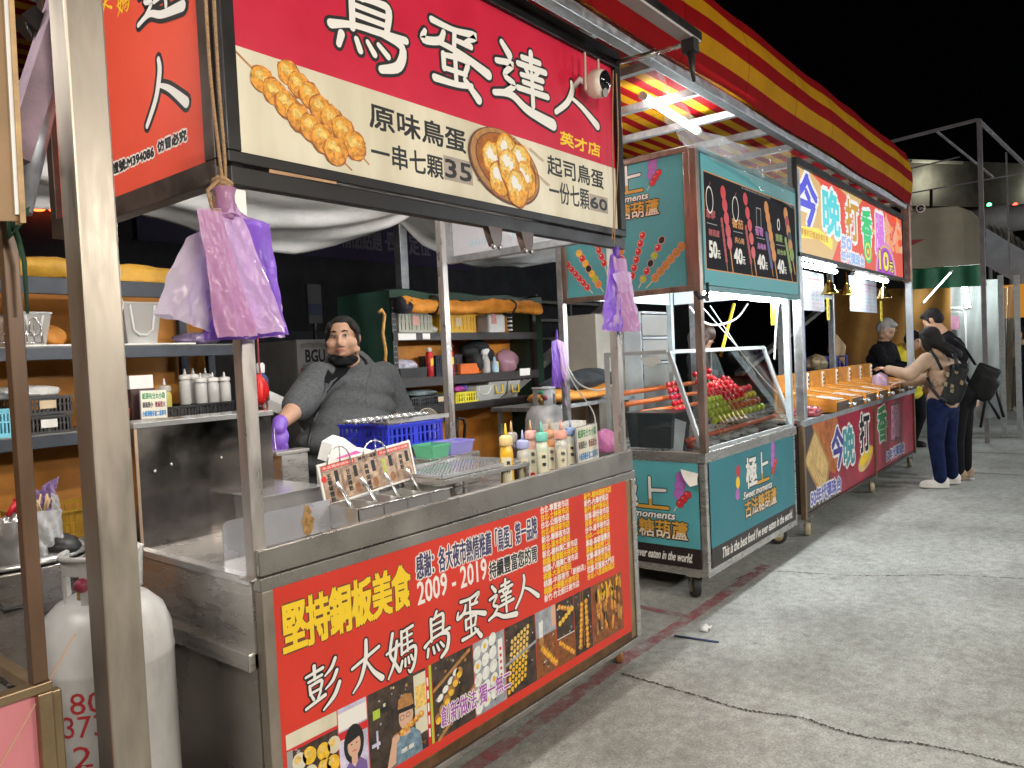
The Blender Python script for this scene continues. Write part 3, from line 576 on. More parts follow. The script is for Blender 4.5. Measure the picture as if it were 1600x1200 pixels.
F.z = z_; u0, u1 = pic(3, rDK); F.stroke([(u0+.005, v0+.18, .012), (u1-.02, v1-.015, .014)], rWO); F.stroke([(u0+.02, v0, .014), (u1, v0+.12, .016)], rWO); z1 = F.z
for k in range(6): F.z = z1; F.disc(u0+.022+.023*k, v0+.075+.025*k, .019, .021, rWO, 14); F.disc(u0+.022+.023*k, v0+.068+.025*k, .014, .012, rYK, 12)
for k in range(4): F.z = z1; F.disc(u0+.035+.028*k, v0+.145+.021*k, .017, .012, rEW, 12, .5)
F.z = z_; u0, u1 = pic(4, rST); z1 = F.z
for j in range(5):
    for k in range(3): F.z = z1; cu, cw = u0+.02+.045*k, v0+.03+.052*j+.012*k; F.disc(cu, cw, .021, .026, rEW, 14, -.5); (F.disc(cu, cw, .009, .011, rYK, 10) if (j*3+k) % 4 == 1 else 0)
F.rect(u1-.04, v0+.09, u1-.012, v1-.03, rW)
for k in range(5): F.rect(u1-.032, v0+.1+.026*k, u1-.02, v0+.112+.026*k, rPR)
F.z = z_; u0, u1 = pic(5, rDK); z1 = F.z
for j in range(9):
    for k in range(6): F.z = z1; F.disc(u0+.012+.021*k+.004*j, v0+.02+.024*j+.006*k, .0088, .0098, rYK if j < 5 else rEL, 10)
F.stroke([(u0, v0+.13, .012), (u1, v0+.165, .012)], rST)
F.z = z_; u0, u1 = pic(6, rSB); F.rect(u0, v0+.17, u1, v1, rST); F.pl([(u0+.02, v0+.23), (u0+.05, v0+.24), (u0+.045, v0+.15), (u0+.025, v0+.14)], rEW); F.disc(u0+.035, v0+.148, .016, .02, rWO); F.rect(u1-.03, v0+.19, u1, v1, rSK)
balls(u0, u1, (.3, .42), (.92, .10), 8, .016, rE, rYK)
F.z = z_; u0, u1 = pic(7, rDK); F.rect(u0, v0, u1, v0+.12, rSB); balls(u0, u1, (.2, .92), (.85, .80), 5, .012, rE, rEL); balls(u0, u1, (.2, .66), (.9, .80), 5, .013, rYK, rEL); balls(u0, u1, (.15, .36), (.9, .1), 7, .012, rE, rYK)
F.rect(u0, v0+.118, u1, v0+.122, rW)
F.z = z_; u0, u1 = pic(8, rDK); F.stroke([(u0+.04, v0+.04, .003), (u0+.055, v1, .003)], rWO); F.stroke([(u0+.07, v0+.03, .003), (u0+.072, v1, .003)], rWO); balls(u0, u1, (.28, .12), (.42, .78), 9, .014, rE, rYK); balls(u0, u1, (.68, .08), (.66, .80), 9, .014, rE, rYK)
F.z = z_; u0, u1 = pic(9, rSB); z1 = F.z
for k in range(60):
    F.z = z1+(k % 12)*.00004; cu, cw = rng.uniform(u0+.02, u1-.02), rng.uniform(v0+.06, v1-.03); F.disc(cu, cw, .010, .034, (rE, rWO, rSB, rDK, rE)[k % 5], 10, rng.uniform(-.3, .3))
for k in range(14): F.z = z1+.0006; cu = rng.uniform(u0+.02, u1-.02); F.disc(cu, v1-rng.uniform(.03, .08), .006, .024, rYK, 10, rng.uniform(-.5, .5))
F.z = z_+.003
bx = cbox(F, (688, 1120), (690, 1104), (797, 1070), (692, 1135)); F.text('創新做法 獨一無二', *bx, rPU, bold=.0012, out=.0035, om=rW)
F.build('banner', FM, cart)
# signboard on three sides
hd = MB()
hd.box((CX0-.03, CY0-.028, 2.945), (3.285, CY0+.02, 3.03)); hd.box((CX0-.03, CY0-.028, 2.125), (3.285, CY0+.02, 2.158)); hd.box((CX0-.03, CY0-.028, 2.158), (CX0+.012, CY0+.02, 2.945)); hd.box((3.235, CY0-.028, 2.158), (3.285, CY0+.02, 2.945))
hd.box((CX0-.02, CY0-.02, 2.065), (3.28, CY0+.015, 2.118)); hd.box((CX0+.02, CY0-.004, 2.16), (3.23, CY0+.012, 2.943))
sb = hd.build('signboard_frame', BLACKM, cart, bevel=.003)
H = Canvas((0, CY0-.006, 0), (1, 0, 0), (0, 0, 1))
HM = [CRIM, CREAM, WHT, BLK, YEL, EGG, EGGL, BRN, WOODP, M('patch grey tape', (.38, .33, .28), .7, 0, .15, 20), M('print fried dark', (.36, .11, .01), .5, 0, .3, 50), M('tape brown', (.42, .25, .14), .6, 0, .2, 12), M('print egg gold', (.70, .32, .03), .5, 0, .4, 55)]
hC, hW_, hWh, hK, hY, hE, hEL, hB, hWo, hT, hFD, hTp, hG = range(13)
H.rect(CX0+.012, 2.16, 3.235, 2.944, hC)
e0 = H.uv(366, 77); e1 = H.uv(946, 255); vb = (e0[1]+e1[1])/2; H.rect(CX0+.012, 2.16, 3.235, vb, hW_)
for ch, l, t, r_, bt in (('鳥', (517, 60), (575, -12), (637, 55), (598, 106)), ('蛋', (655, 70), (690, 32), (762, 113), (737, 149)), ('達', (769, 100), (812, 76), (861, 185), (846, 191)), ('人', (864, 170), (885, 124), (937, 200), (930, 204))):
    H.brush(ch, *cbox(H, l, t, r_, bt), hWh, om=hK, out=.011, wk=1.05)
H.text('英才店', *cbox(H, (875, 217), (880, 206), (937, 232), (932, 244)), hY, bold=.003)
H.text('原味鳥蛋', *cbox(H, (577, 182), (585, 162), (727, 225), (712, 236)), hK, bold=.003)
H.text('一串七顆', *cbox(H, (580, 238), (622, 228), (692, 268), (690, 280)), hK, bold=.0022)
u0, w0, u1, w1 = cbox(H, (693, 262), (700, 244), (738, 272), (732, 289)); H.rect(u0, w0, u1, w1, hT); H.text('35', u0+.008, w0+.012, u1-.008, w1-.012, hK, bold=.003)
H.text('起司鳥蛋', *cbox(H, (855, 262), (860, 243), (942, 278), (935, 294)), hK, bold=.0026)
H.text('一份七顆', *cbox(H, (858, 302), (880, 286), (920, 312), (915, 327)), hK, bold=.002)
u0, w0, u1, w1 = cbox(H, (921, 318), (927, 304), (949, 318), (943, 333)); H.rect(u0, w0, u1, w1, hT); H.text('60', u0+.006, w0+.012, u1-.006, w1-.012, hK, bold=.003)
def pxr(cv, x, y, r_): return abs(cv.uv(x+r_, y)[0]-cv.uv(x, y)[0])
rng = random.Random(5)
def eggball(cv, x, y, r_, ms, stretch=1.0):
    u, v = cv.uv(x, y); R = pxr(cv, x, y, r_); n = 16; z_ = cv.z
    def blot(du, dv, k, m, j=.1):
        cv.pl([(u+R*(du+k*(1+rng.uniform(-j, j))*math.cos(a)), v+R*stretch*(dv+k*(1+rng.uniform(-j, j))*math.sin(a))) for a in (2*math.pi*i/n for i in range(n))], m)
    blot(0, 0, 1.02, ms[0]); blot(.0, .05, .95, ms[1]); blot(-.12, .15, .74, ms[2]); blot(-.25, .3, .33, ms[3], .3); blot(.2, .1, .22, ms[3], .4); blot(.35, -.3, .28, ms[1], .3); blot(-.3, -.35, .2, ms[1], .3); blot(-.35, .42, .14, ms[3], .3)
sk = (hFD, hE, hG, hEL)
H.stroke([(*H.uv(434, 98), .007), (*H.uv(576, 257), .006)], hWo); H.stroke([(*H.uv(367, 80), .007), (*H.uv(549, 266), .006)], hWo)
for p in ((450, 115), (467, 134), (484, 150), (501, 171), (518, 187), (535, 204), (554, 229)): eggball(H, *p, 17.5, sk)
for p in ((409, 125), (428, 145), (447, 164), (467, 185), (485, 201), (503, 217), (523, 237)): eggball(H, *p, 18.5, sk)
u, v = H.uv(789, 262); ru = pxr(H, 789, 262, 52); rv = .142
H.disc(u, v, ru, rv, hB, 40, -.2); H.disc(u+.003, v+.004, ru*.96, rv*.96, hWo, 40, -.2); H.disc(u+.008, v+.006, ru*.86, rv*.84, hB, 36, -.2); H.disc(u+.008, v+.008, ru*.83, rv*.80, hFD, 36, -.2)
for k in range(5):
    a = k*1.25; H.stroke([(u+ru*.95*math.cos(a), v+rv*.95*math.sin(a), .004), (u+ru*.86*math.cos(a+.1), v+rv*.85*math.sin(a+.1), .004)], hB)
for p in ((768, 250), (790, 240), (812, 255), (778, 280), (800, 278), (818, 283), (793, 262), (806, 296)): eggball(H, *p, 16, (hFD, hG, hEL, hWh), 1.1)
for p in ((825, 232), (834, 270)): H.stroke([(*H.uv(p[0], p[1]), .004), (*H.uv(p[0]+22, p[1]+20), .004)], hWo)
H.build('sign_face', HM, sb)
b = MB(); q = [Y(420, 259, CY0-.022), Y(525, 278, CY0-.022), Y(525, 288, CY0-.022), Y(420, 270, CY0-.022)]; b.prism(q[::-1], (0, -.003, 0)); b.build('tape_strip', HM[hTp], sb)
b = MB(); q = [Y(897, 345, CY0-.022), Y(938, 352, CY0-.022), Y(938, 359, CY0-.022), Y(897, 352, CY0-.022)]; b.prism(q[::-1], (0, -.003, 0)); b.build('tape_strip', HM[hTp], sb)
for x_ in (Y(768, 345, CY0).x, Y(818, 352, CY0).x):
    b = MB(); z0 = 2.07
    b.prism([(x_-.045, CY0-.02, z0), (x_+.04, CY0-.02, z0), (x_+.035, CY0-.02, z0-.05), (x_+.02, CY0-.02, z0-.075), (x_-.012, CY0-.02, z0-.075), (x_-.03, CY0-.02, z0-.04)], (0, .03, 0))
    for k in (-.015, .022): b.lathe([(.011, 0), (.011, .008)], (x_+k, CY0-.022, z0-.078), 12, ax=(0, 1, 0)); b.lathe([(.005, -.001), (.005, .0005)], (x_+k, CY0-.022, z0-.078), 8, m=1, ax=(0, 1, 0))
    b.build('hinge_bracket', [BROWNM, WHITEP], cart)
# left side sign
fr = MB(); SX = CX0-.012
fr.box((SX-.03, CY0+.02, 2.945), (SX+.02, 3.07, 3.03)); fr.box((SX-.03, CY0+.02, 2.075), (SX+.02, 3.07, 2.14)); fr.box((SX-.03, CY0+.0205, 2.14), (SX+.02, CY0+.075, 2.945)); fr.box((SX-.03, 3.02, 2.14), (SX+.02, 3.07, 2.945)); fr.box((SX-.006, CY0+.07, 2.14), (SX+.01, 3.03, 2.945))
sf = fr.build('side_sign_frame', BROWNM, cart, bevel=.003)
S = Canvas((SX-.007, 0, 0), (0, -1, 0), (0, 0, 1))
S.pl([(-3.02, 2.141), (-(CY0+.075), 2.141), (-(CY0+.075), 2.944), (-3.02, 2.944)], 0)
S.brush('達', *cbox(S, (217, 20), (250, -62), (287, 20), (226, 52)), 1, om=2, out=.013, wk=1.0); S.brush('人', *cbox(S, (227, 190), (248, 90), (297, 165), (229, 206)), 1, om=2, out=.013)
S.brush('大', *cbox(S, (156, 20), (165, -6), (176, 14), (158, 27)), 3); S.brush('媽', *cbox(S, (183, 15), (195, -12), (204, 8), (187, 26)), 3); S.brush('彭', *cbox(S, (132, 52), (140, 30), (149, 45), (136, 66)), 3)
S.text('專利證號:M394086', *cbox(S, (157, 272), (157, 265), (241, 236), (158, 281)), 2, bold=.003, out=.005, om=1); S.text('仿冒必究', *cbox(S, (247, 230), (247, 222), (292, 208), (248, 238)), 2, bold=.003, out=.005, om=1)
S.build('sign_face', [SIGNRED, WHT, BLK, YEL], sf)
# right side sign, its pale back turned to the camera
fr = MB(); RX = 3.225
fr.box((RX-.02, CY0+.055, 2.12), (RX+.02, 3.03, 2.16)); fr.box((RX-.02, CY0+.055, 2.93), (RX+.02, 3.03, 2.97)); fr.box((RX-.02, 2.985, 2.16), (RX+.02, 3.03, 2.93)); fr.box((RX-.02, CY0+.055, 2.16), (RX+.02, CY0+.08, 2.93))
rf = fr.build('side_sign_frame', GALV, cart, bevel=.003)
B2 = Canvas((RX-.002, 0, 0), (0, -1, 0), (0, 0, 1)); B2.rect(-2.985, 2.16, -(CY0+.08), 2.93, 0)
PALE = sheer('backlit sign sheet', (.72, .80, .86), 0, rough=.4, transl=.4); PALE2 = M('ghost print pale blue', (.52, .72, .82), .5, 0, 0)
B2.z += .0005
for st in BR['人']: B2.stroke([(-2.36-.0038*p[0]*1.0, 2.36+.0042*p[1], p[2]*.004) for p in st], 1)
B2.glyph('PATENT 394086', -2.24, 2.20, -2.86, 2.235, 1)
B2.build('sign_face', [PALE, PALE2], rf)
b = MB(); b.box((RX+.004, CY0+.08, 2.16), (RX+.008, 2.985, 2.93)); b.build('sign_face', SIGNRED, rf)
# rail lamp arm in front of the sign
t = thing('lamp_rail', 'long dark rail held out in front of the crimson signboard on telescopic arms', 'rail', (2.4, 1.5, 2.97))
b = MB(); b.box((1.2, 1.465, 2.985), (3.34, 1.54, 3.02), 0); b.box((1.2, 1.47, 2.972), (3.335, 1.535, 2.984), 1); b.build('rail', [BLACKM, GREYP], t)
for x_ in (3.262, 1.21):
    b = MB(); b.tube([(x_, 1.88, 2.975), (x_, 1.66, 2.96)], .014, 10); b.tube([(x_, 1.66, 2.96), (x_, 1.5, 2.955)], .0105, 10); b.build('arm', STEEL, t)
b = MB(); b.obox((3.275, 1.495, 2.945), (.028, 0, 0), (0, .03, 0), (0, 0, .03)); b.tube([(3.27, 1.49, 2.92), (3.265, 1.485, 2.84), (3.27, 1.48, 2.78)], [.02, .014, .008], 8); b.build('clamp', BLACKP, t)
# security camera
c = Y(935, 131, 1.80); t = thing('security_camera', 'white security camera with two antennas fixed to the end of the crimson sign', 'camera', c)
dn = (CP-c).normalized()*.35+V(.25, -1, -.1); dn.normalize()
b = MB(); b.lathe([(.02, -.05), (.05, -.045), (.062, -.02), (.062, .012), (.056, .03), (.03, .034)], c, 24, ax=dn); b.build('housing', M('cream plastic', (.72, .62, .55), .35, 0, .05), t)
b = MB(); b.lathe([(.043, .03), (.045, .036), (.03, .046), (.01, .05)], c+V(.004, 0, .012), 24, ax=dn); b.build('lens', M('black lens glass', (.008, .008, .01), .08), t)
b = MB(); b.lathe([(.02, .031), (.02, .036)], c+V(.0, 0, -.042), 14, ax=dn); b.build('sensor', M('smoked plastic', (.14, .12, .10), .3), t)
for dx in (-.062, .05):
    b = MB(); b.caps(c+V(dx, .03, -.03 if dx < 0 else .03), c+V(dx+.005, .03, .13), .0075, .006, 10); b.build('antenna', M('beige antenna', (.55, .40, .34), .4), t)
b = MB(); b.tube([c+V(-.02, .03, 0), c+V(-.06, .06, .02), c+V(-.05, .10, .0)], .014, 8); b.build('bracket', WHITEP, t)
# ropes
def rope(name, pts, r_, mat, label, grp=None):
    b = MB(); q = [V(p[:3]) for p in spline([tuple(p) for p in pts], 8)]; b.tube(q, r_, 6); return tag(b.build(name, mat), label, 'rope', grp)
TW = M('jute twine', (.38, .24, .13), .9, 0, .35, 160)
rope('rope', [Y(321, -10, 1.845), Y(329, 120, 1.845), Y(345, 262, 1.85), Y(350, 300, 1.84)], .0045, TW, 'double jute twine running down the sign corner to the large purple bags')
rope('rope', [Y(334, -10, 1.845), Y(341, 120, 1.845), Y(352, 262, 1.85), Y(348, 300, 1.84)], .0045, TW, 'jute twine strand nearest the crimson sign, tied to the large purple bags')
rope('rope', [Y(958, 110, 1.84), Y(957, 220, 1.84), Y(959, 330, 1.85), Y(956, 375, 1.83)], .003, TW, 'thin beige twine hanging beside the black end of the crimson sign')
rope('rope', [Y(963, 115, 1.83), Y(966, 230, 1.83), Y(961, 340, 1.85), Y(960, 380, 1.83)], .003, TW, 'second thin twine below the security camera, ending at the small purple bags')
b = MB(); c = Y(348, 300, 1.83)
for k in range(7): b.tube([c+V(.022*math.cos(a), .022*math.sin(a), .012*k-.045+.006*math.sin(a*2)) for a in (2*math.pi*i/10 for i in range(10))], .0075, 6, closed=True)
b.tube([c+V(-.015, -.02, .03), c+V(-.06, -.03, -.01), c+V(-.05, -.03, -.06), c+V(-.02, -.03, -.055)], .005, 6); tag(b.build('rope_knot', TW), 'thick knot of jute twine holding the large bunch of purple bags', 'rope')
# bunches of plastic bags
def bagmat(name, col, b_=.7): return sheer(name, col, .04, rough=.28, bump=b_*.5, bsc=10, transl=.42, st=(1, 1, 1.6))
LIL = bagmat('lilac bag film', (.74, .50, .80)); LILW = bagmat('pale lilac bag film', (.82, .76, .93)); VIO = bagmat('violet bag film', (.30, .14, .72)); LILP = bagmat('pink lilac bag film', (.66, .36, .62))
def sheetq(b, tl, tr, bl, br, m, wr=.012, seed=0, belly=.03):     # one wrinkled sheet of film
    tl, tr, bl, br = V(tl), V(tr), V(bl), V(br); r_ = random.Random(seed); ph = [r_.uniform(0, 6) for _ in range(6)]
    def fn(u, v):
        p = tl.lerp(tr, u).lerp(bl.lerp(br, u), v); k = math.sin(math.pi*min(1, v*1.1))
        d = wr*(math.sin(u*9+v*4+ph[0])+.6*math.sin(u*17-v*9+ph[1])+.5*math.sin(v*19+u*5+ph[2])*v+.35*math.sin(u*31+v*23+ph[4]))*(.25+v)+belly*math.sin(math.pi*u)*v
        return p+V(.25*d, -d, .2*wr*math.sin(u*23+ph[3])*v)
    b.grid(fn, 26, 26, m)
def yq(y_, *ps): return [Y(p[0], p[1], y_) for p in ps]
b = MB()
sheetq(b, *yq(1.93, (305, 395), (345, 345), (243, 492), (352, 530)), 1, .008, 1)
sheetq(b, *yq(1.905, (290, 372), (335, 350), (239, 490), (330, 524)), 1, .008, 9)
sheetq(b, *yq(1.885, (345, 350), (370, 340), (318, 532), (400, 530)), 2, .006, 2)
sheetq(b, *yq(1.86, (350, 330), (418, 352), (345, 528), (441, 528)), 0, .008, 3)
sheetq(b, *yq(1.84, (345, 325), (422, 350), (345, 532), (446, 523)), 2, .006, 4)
sheetq(b, *yq(1.80, (309, 326), (372, 325), (344, 524), (449, 519)), 0, .009, 5)
sheetq(b, *yq(1.765, (307, 328), (345, 330), (342, 527), (400, 525)), 3, .005, 8, .012)
c = Y(352, 318, 1.81); b.lathe([(.02, -.04), (.026, -.015), (.024, .02), (.03, .04)], c, 14, m=3)
b.grid(lambda u, v: Y(345+26*u+(u-.5)*60*v*v, 318+26*v*(.6+.8*abs(u-.5)), 1.795)+V(0, .012*math.sin(u*9), 0), 16, 8, 0)
tag(b.build('bag_bunch', [LIL, LILW, VIO, LILP]), 'large bunch of lilac plastic bags tied under the corner of the egg stall sign', 'plastic bags', 'bunches of purple plastic bags')
b = MB()
sheetq(b, *yq(1.86, (953, 398), (968, 398), (944, 516), (996, 519)), 2, .006, 11, .015)
sheetq(b, *yq(1.845, (950, 420), (985, 425), (942, 518), (998, 518)), 0, .007, 12, .015)
sheetq(b, *yq(1.835, (955, 396), (967, 396), (942, 515), (970, 519)), 2, .006, 13, .01)
sheetq(b, *yq(1.83, (957, 400), (978, 405), (968, 518), (998, 518)), 3, .008, 14, .01)
sheetq(b, *yq(1.82, (957, 428), (979, 422), (968, 462), (988, 448)), 0, .004, 15, .004)
c = Y(963, 393, 1.835); b.lathe([(.022, -.03), (.014, -.012), (.02, .008), (.01, .022)], c, 12, m=2)
tag(b.build('bag_bunch', [LIL, LILW, VIO, LILP]), 'small bunch of purple plastic bags tied to the front post below the security camera', 'plastic bags', 'bunches of purple plastic bags')
# ------------------------------------------------------------------ small goods: shared builders
def crate_mb(b, lo, hi, nx=8, ny=6, t=.006, m=0, band=True, solid=False):
    (x0, y0, z0), (x1, y1, z1) = lo, hi; h = z1-z0; r_ = min(.022, h*.16)
    b.box((x0, y0, z0), (x1, y1, z0+t), m)
    for z_ in ((z0+t, z0+r_), (z1-r_, z1)) + (((z0+h*.52, z0+h*.58),) if band else ()):
        b.box((x0, y0, z_[0]), (x1, y0+t, z_[1]), m); b.box((x0, y1-t, z_[0]), (x1, y1, z_[1]), m); b.box((x0, y0+t, z_[0]), (x0+t, y1-t, z_[1]), m); b.box((x1-t, y0+t, z_[0]), (x1, y1-t, z_[1]), m)
    b.box((x0-.006, y0-.006, z1-.008), (x1+.006, y0+.004, z1+.002), m); b.box((x0-.006, y0-.006, z1-.008), (x0+.004, y1+.006, z1+.002), m)
    def bars(n, f, wd):
        for i in range(n+1):
            k = i/n; wide = wd*(2.2 if i in (0, n) or i == n//2 else 1); f(k, wide)
    L, W_ = x1-x0, y1-y0
    def fx(k, wd):
        c = x0+L*k; a = max(x0, c-wd/2); e = min(x1, c+wd/2)
        for y_ in (y0, y1-t): b.box((a, y_+.0006, z0+r_-.001), (e, y_+t-.0006, z1-r_+.001), m)
    def fy(k, wd):
        c = y0+W_*k; a = max(y0, c-wd/2); e = min(y1, c+wd/2)
        for x_ in (x0, x1-t): b.box((x_+.0006, a, z0+r_-.001), (x_+t-.0006, e, z1-r_+.001), m)
    bars(nx, fx, L/nx*.45); bars(ny, fy, W_/ny*.45)
    if solid: b.box((x0+t*1.3, y0+t*1.3, z0+t), (x1-t*1.3, y1-t*1.3, z1-.02), m)
def crate(lo, hi, mat, label, nx=10, ny=6, grp=None, tagm=None, name='crate', **k):
    b = MB(); crate_mb(b, lo, hi, nx, ny, **k); o = tag(b.build(name, mat), label, 'crate', grp)
    if tagm:
        c = MB(); x_ = (lo[0]+hi[0])/2; h = hi[2]-lo[2]; c.box((x_-.035, lo[1]-.004, lo[2]+h*.35), (x_+.035, lo[1]-.0015, lo[2]+h*.8)); c.build('paper_tag', tagm, o)
    return o
def binmb(b, lo, hi, t=.004, m=0, tp=.02):                    # tapered open tub
    (x0, y0, z0), (x1, y1, z1) = lo, hi; lo4 = [(x0+tp, y0+tp), (x1-tp, y0+tp), (x1-tp, y1-tp), (x0+tp, y1-tp)]; hi4 = [(x0, y0), (x1, y0), (x1, y1), (x0, y1)]
    for (a, c, e, g_) in ((0, 1, 0, 0), (1, 2, 0, 0), (2, 3, 0, 0), (3, 0, 0, 0)):
        b.poly([(*lo4[a], z0), (*lo4[c], z0), (*hi4[c], z1), (*hi4[a], z1)], m)
    b.poly([(*p, z0) for p in lo4], m)
    for a, c in ((0, 1), (1, 2), (2, 3), (3, 0)): b.bar((*hi4[a], z1), (*hi4[c], z1), .009, .009, m=m)
CLEARP = sheer('frosted clear plastic', (.62, .62, .60), .40, rough=.25)
def squeeze(c, bodym, capm, label, h=.15, r_=.026, tipm=None, print_=None, pm=None, grp='squeeze bottles on the counter', rows=None):
    c = V(c); t = thing('squeeze_bottle', label, 'bottle', c, grp)
    b = MB(); b.lathe([(r_*.92, 0), (r_, .006), (r_, h*.80), (r_*.93, h*.88), (r_*.70, h*.95), (r_*.66, h)], c, 20); b.build('bottle_body', bodym, t)
    b = MB(); b.lathe([(r_*.98, h*.955), (r_*1.0, h*.97), (r_*.98, h*1.10), (r_*.80, h*1.135), (r_*.3, h*1.15)], c, 20)
    b.lathe([(r_*.28, h*1.14), (r_*.20, h*1.24), (r_*.09, h*1.37)], c, 10, m=1); b.build('cap', [capm, tipm or capm], t)
    if print_:
        a0 = math.atan2(-c.y, -c.x); L = MB(); R = r_+.0007; n = 10; k0 = len(L.v)
        for i in range(n+1):
            a = a0-.75+1.5*i/n
            for z_ in (h*.12, h*.74): L.v.append(c+V(R*math.cos(a), R*math.sin(a), z_))
        for i in range(n): L.face((2*i, 2*i+2, 2*i+3, 2*i+1), 0, True)
        nrm = V(math.cos(a0), math.sin(a0), 0); U_ = V(-nrm.y, nrm.x, 0)
        cv = Canvas(c+nrm*(R+.0006), U_, (0, 0, 1)); cw = r_*.62
        for i, ch in enumerate(print_): cv.text(ch, -r_*.1, h*(.60-.16*i), -r_*.1+cw, h*(.60-.16*i)+cw*.95, 1, bold=.0006)
        cv.disc(r_*.05, h*.2, r_*.42, r_*.3, 2, 12)
        k0 = len(L.v); L.v += cv.v
        for f, m_ in zip(cv.f, cv.m): L.face([k0+i for i in f], m_)
        L.build('label_print', [M('label cream', (.75, .70, .52), .6, 0, .05), BLK, pm or YEL], t)
    return t
DZ = .957
# sauce box with four compartments and a picture card
c0 = Y(561, 816, 2.03); c1 = Y(704, 762, 2.03); xs0, xs1, ys0, ys1, zt = c0.x, c1.x, 2.03, 2.205, Y(561, 795, 2.03).z
t = thing('sauce_box', 'steel condiment box with four compartments and a picture menu card behind the counter lip', 'condiment box', ((xs0+xs1)/2, 2.1, DZ))
b = MB(); b.box((xs0, ys0, DZ), (xs1, ys0+.003, zt)); b.box((xs0, ys1-.003, DZ), (xs1, ys1, zt)); b.box((xs0, ys0, DZ), (xs0+.003, ys1, zt)); b.box((xs1-.003, ys0, DZ), (xs1, ys1, zt)); b.box((xs0, ys0, DZ), (xs1, ys1, DZ+.003)); b.box((xs0, ys0, DZ+.02), (xs1, ys1, DZ+.023))
for k in (1, 2, 3): xx = xs0+(xs1-xs0)*k/4; b.box((xx-.002, ys0, DZ), (xx+.002, ys1, zt))
b.box((xs0-.003, ys0-.004, zt-.004), (xs1+.003, ys0+.008, zt)); b.build('box', STEELX, t)
for k in range(4):
    xa = xs0+(xs1-xs0)*k/4+.012; xb = xs0+(xs1-xs0)*(k+1)/4-.012
    b = MB(); b.tube([(xa, ys0-.004, zt-.003), (xa, ys0-.018, zt+.003), (xb, ys0-.018, zt+.003), (xb, ys0-.004, zt-.003)], .003, 6); b.build('handle', STEELX, t)
    xm = (xa+xb)/2+.02; b = MB(); b.tube([(xm, ys0+.09, DZ+.03), (xm-.012, ys1-.02, zt+.03), (xm-.03, ys1-.005, zt+.075)], [.016, .008, .011], 8, flat=.35); b.build('spoon', STEELX, t)
    b = MB(); b.grid(lambda u, v: V(xa-.006+(xb-xa+.012)*u, ys0+.008+(ys1-ys0-.02)*v, DZ+.032+.006*math.sin(u*7+k)*math.sin(v*5)), 6, 6); b.build('seasoning', M('seasoning powder %d' % k, ((.42, .26, .12), (.35, .10, .04), (.50, .42, .28), (.25, .28, .10))[k], .9, 0, .3, 60), t)
yk = 2.222; K0, K1, K2, K3 = Y(507, 791, yk), Y(648, 745, yk), Y(643, 701, yk+.02), Y(498, 728, yk+.02)
K = Canvas((K0+K3)/2, (K1-K0), (K3-K0)); K.z = .004
KM = [M('menu card photo', (.34, .24, .18), .4, 0, .5, 22, tint=(.20, .10, .07)), PAPER, BLK, PRED, GRN, M('menu card tan', (.42, .31, .22), .45, 0, .4, 30, tint=(.34, .22, .15)), M('menu card umber', (.28, .13, .06), .5, 0, .4, 40)]
wK = (K1-K0).length; hK = (K3-K0).length; K.rect(-.004, -hK/2-.004, wK+.004, hK/2+.004, 1); K.rect(.004, -hK/2+.003, wK-.004, hK/2-.003, 0)
K.rect(.01, hK/2-.022, wK*.36, hK/2-.006, 3); K.text('本店獨家調味粉', .014, hK/2-.019, wK*.35, hK/2-.009, 1); K.rect(wK*.62, hK/2-.022, wK-.01, hK/2-.006, 3); K.text('自由添加請勿浪費', wK*.64, hK/2-.019, wK-.014, hK/2-.009, 1); K.text('請用小湯匙', wK*.40, hK/2-.02, wK*.60, hK/2-.008, 2, bold=.0008)
for i, s_ in enumerate(('五香椒鹽粉', '甘甜梅粉', '麻辣胡椒粉', '芥末粉', '海苔粉')):
    xx = wK*(.04+.195*i); K.rect(xx-.006, -hK/2+.008, xx+wK*.155, hK/2-.03, 5); K.rect(xx+wK*.095, hK/2-.075, xx+wK*.135, hK/2-.032, 2); zz = K.z
    for j, ch in enumerate(s_): K.text(ch, xx+.008, hK/2-.058-.021*j, xx+.027, hK/2-.040-.021*j, 4 if i == 3 else 2, bold=.0012)
    K.disc(xx+wK*.11, -hK/2+.03, .014, .02, 6, 12); K.z = zz
K.disc(.012, .02, .012, .012, 3, 12)
K.prism([K.at(-.005, -hK/2-.005, .0025), K.at(wK+.005, -hK/2-.005, .0025), K.at(wK+.005, hK/2+.005, .0025), K.at(-.005, hK/2+.005, .0025)], K.N*-.005, 1); K.build('menu_card', KM, t)
for a in ((511, 549, 697, 727), (567, 605, 688, 712)):
    pts = [Y(a[0]+(a[1]-a[0])*(.5-.5*math.cos(math.pi*k/10)), a[3]-(a[3]-a[2])*math.sin(math.pi*k/10), yk+.012) for k in range(11)]
    b = MB(); b.tube(pts, .003, 6); b.tube([pts[5], pts[5]-V(0, 0, .06)], .0025, 6); b.build('wire_arch', STEELX, t)
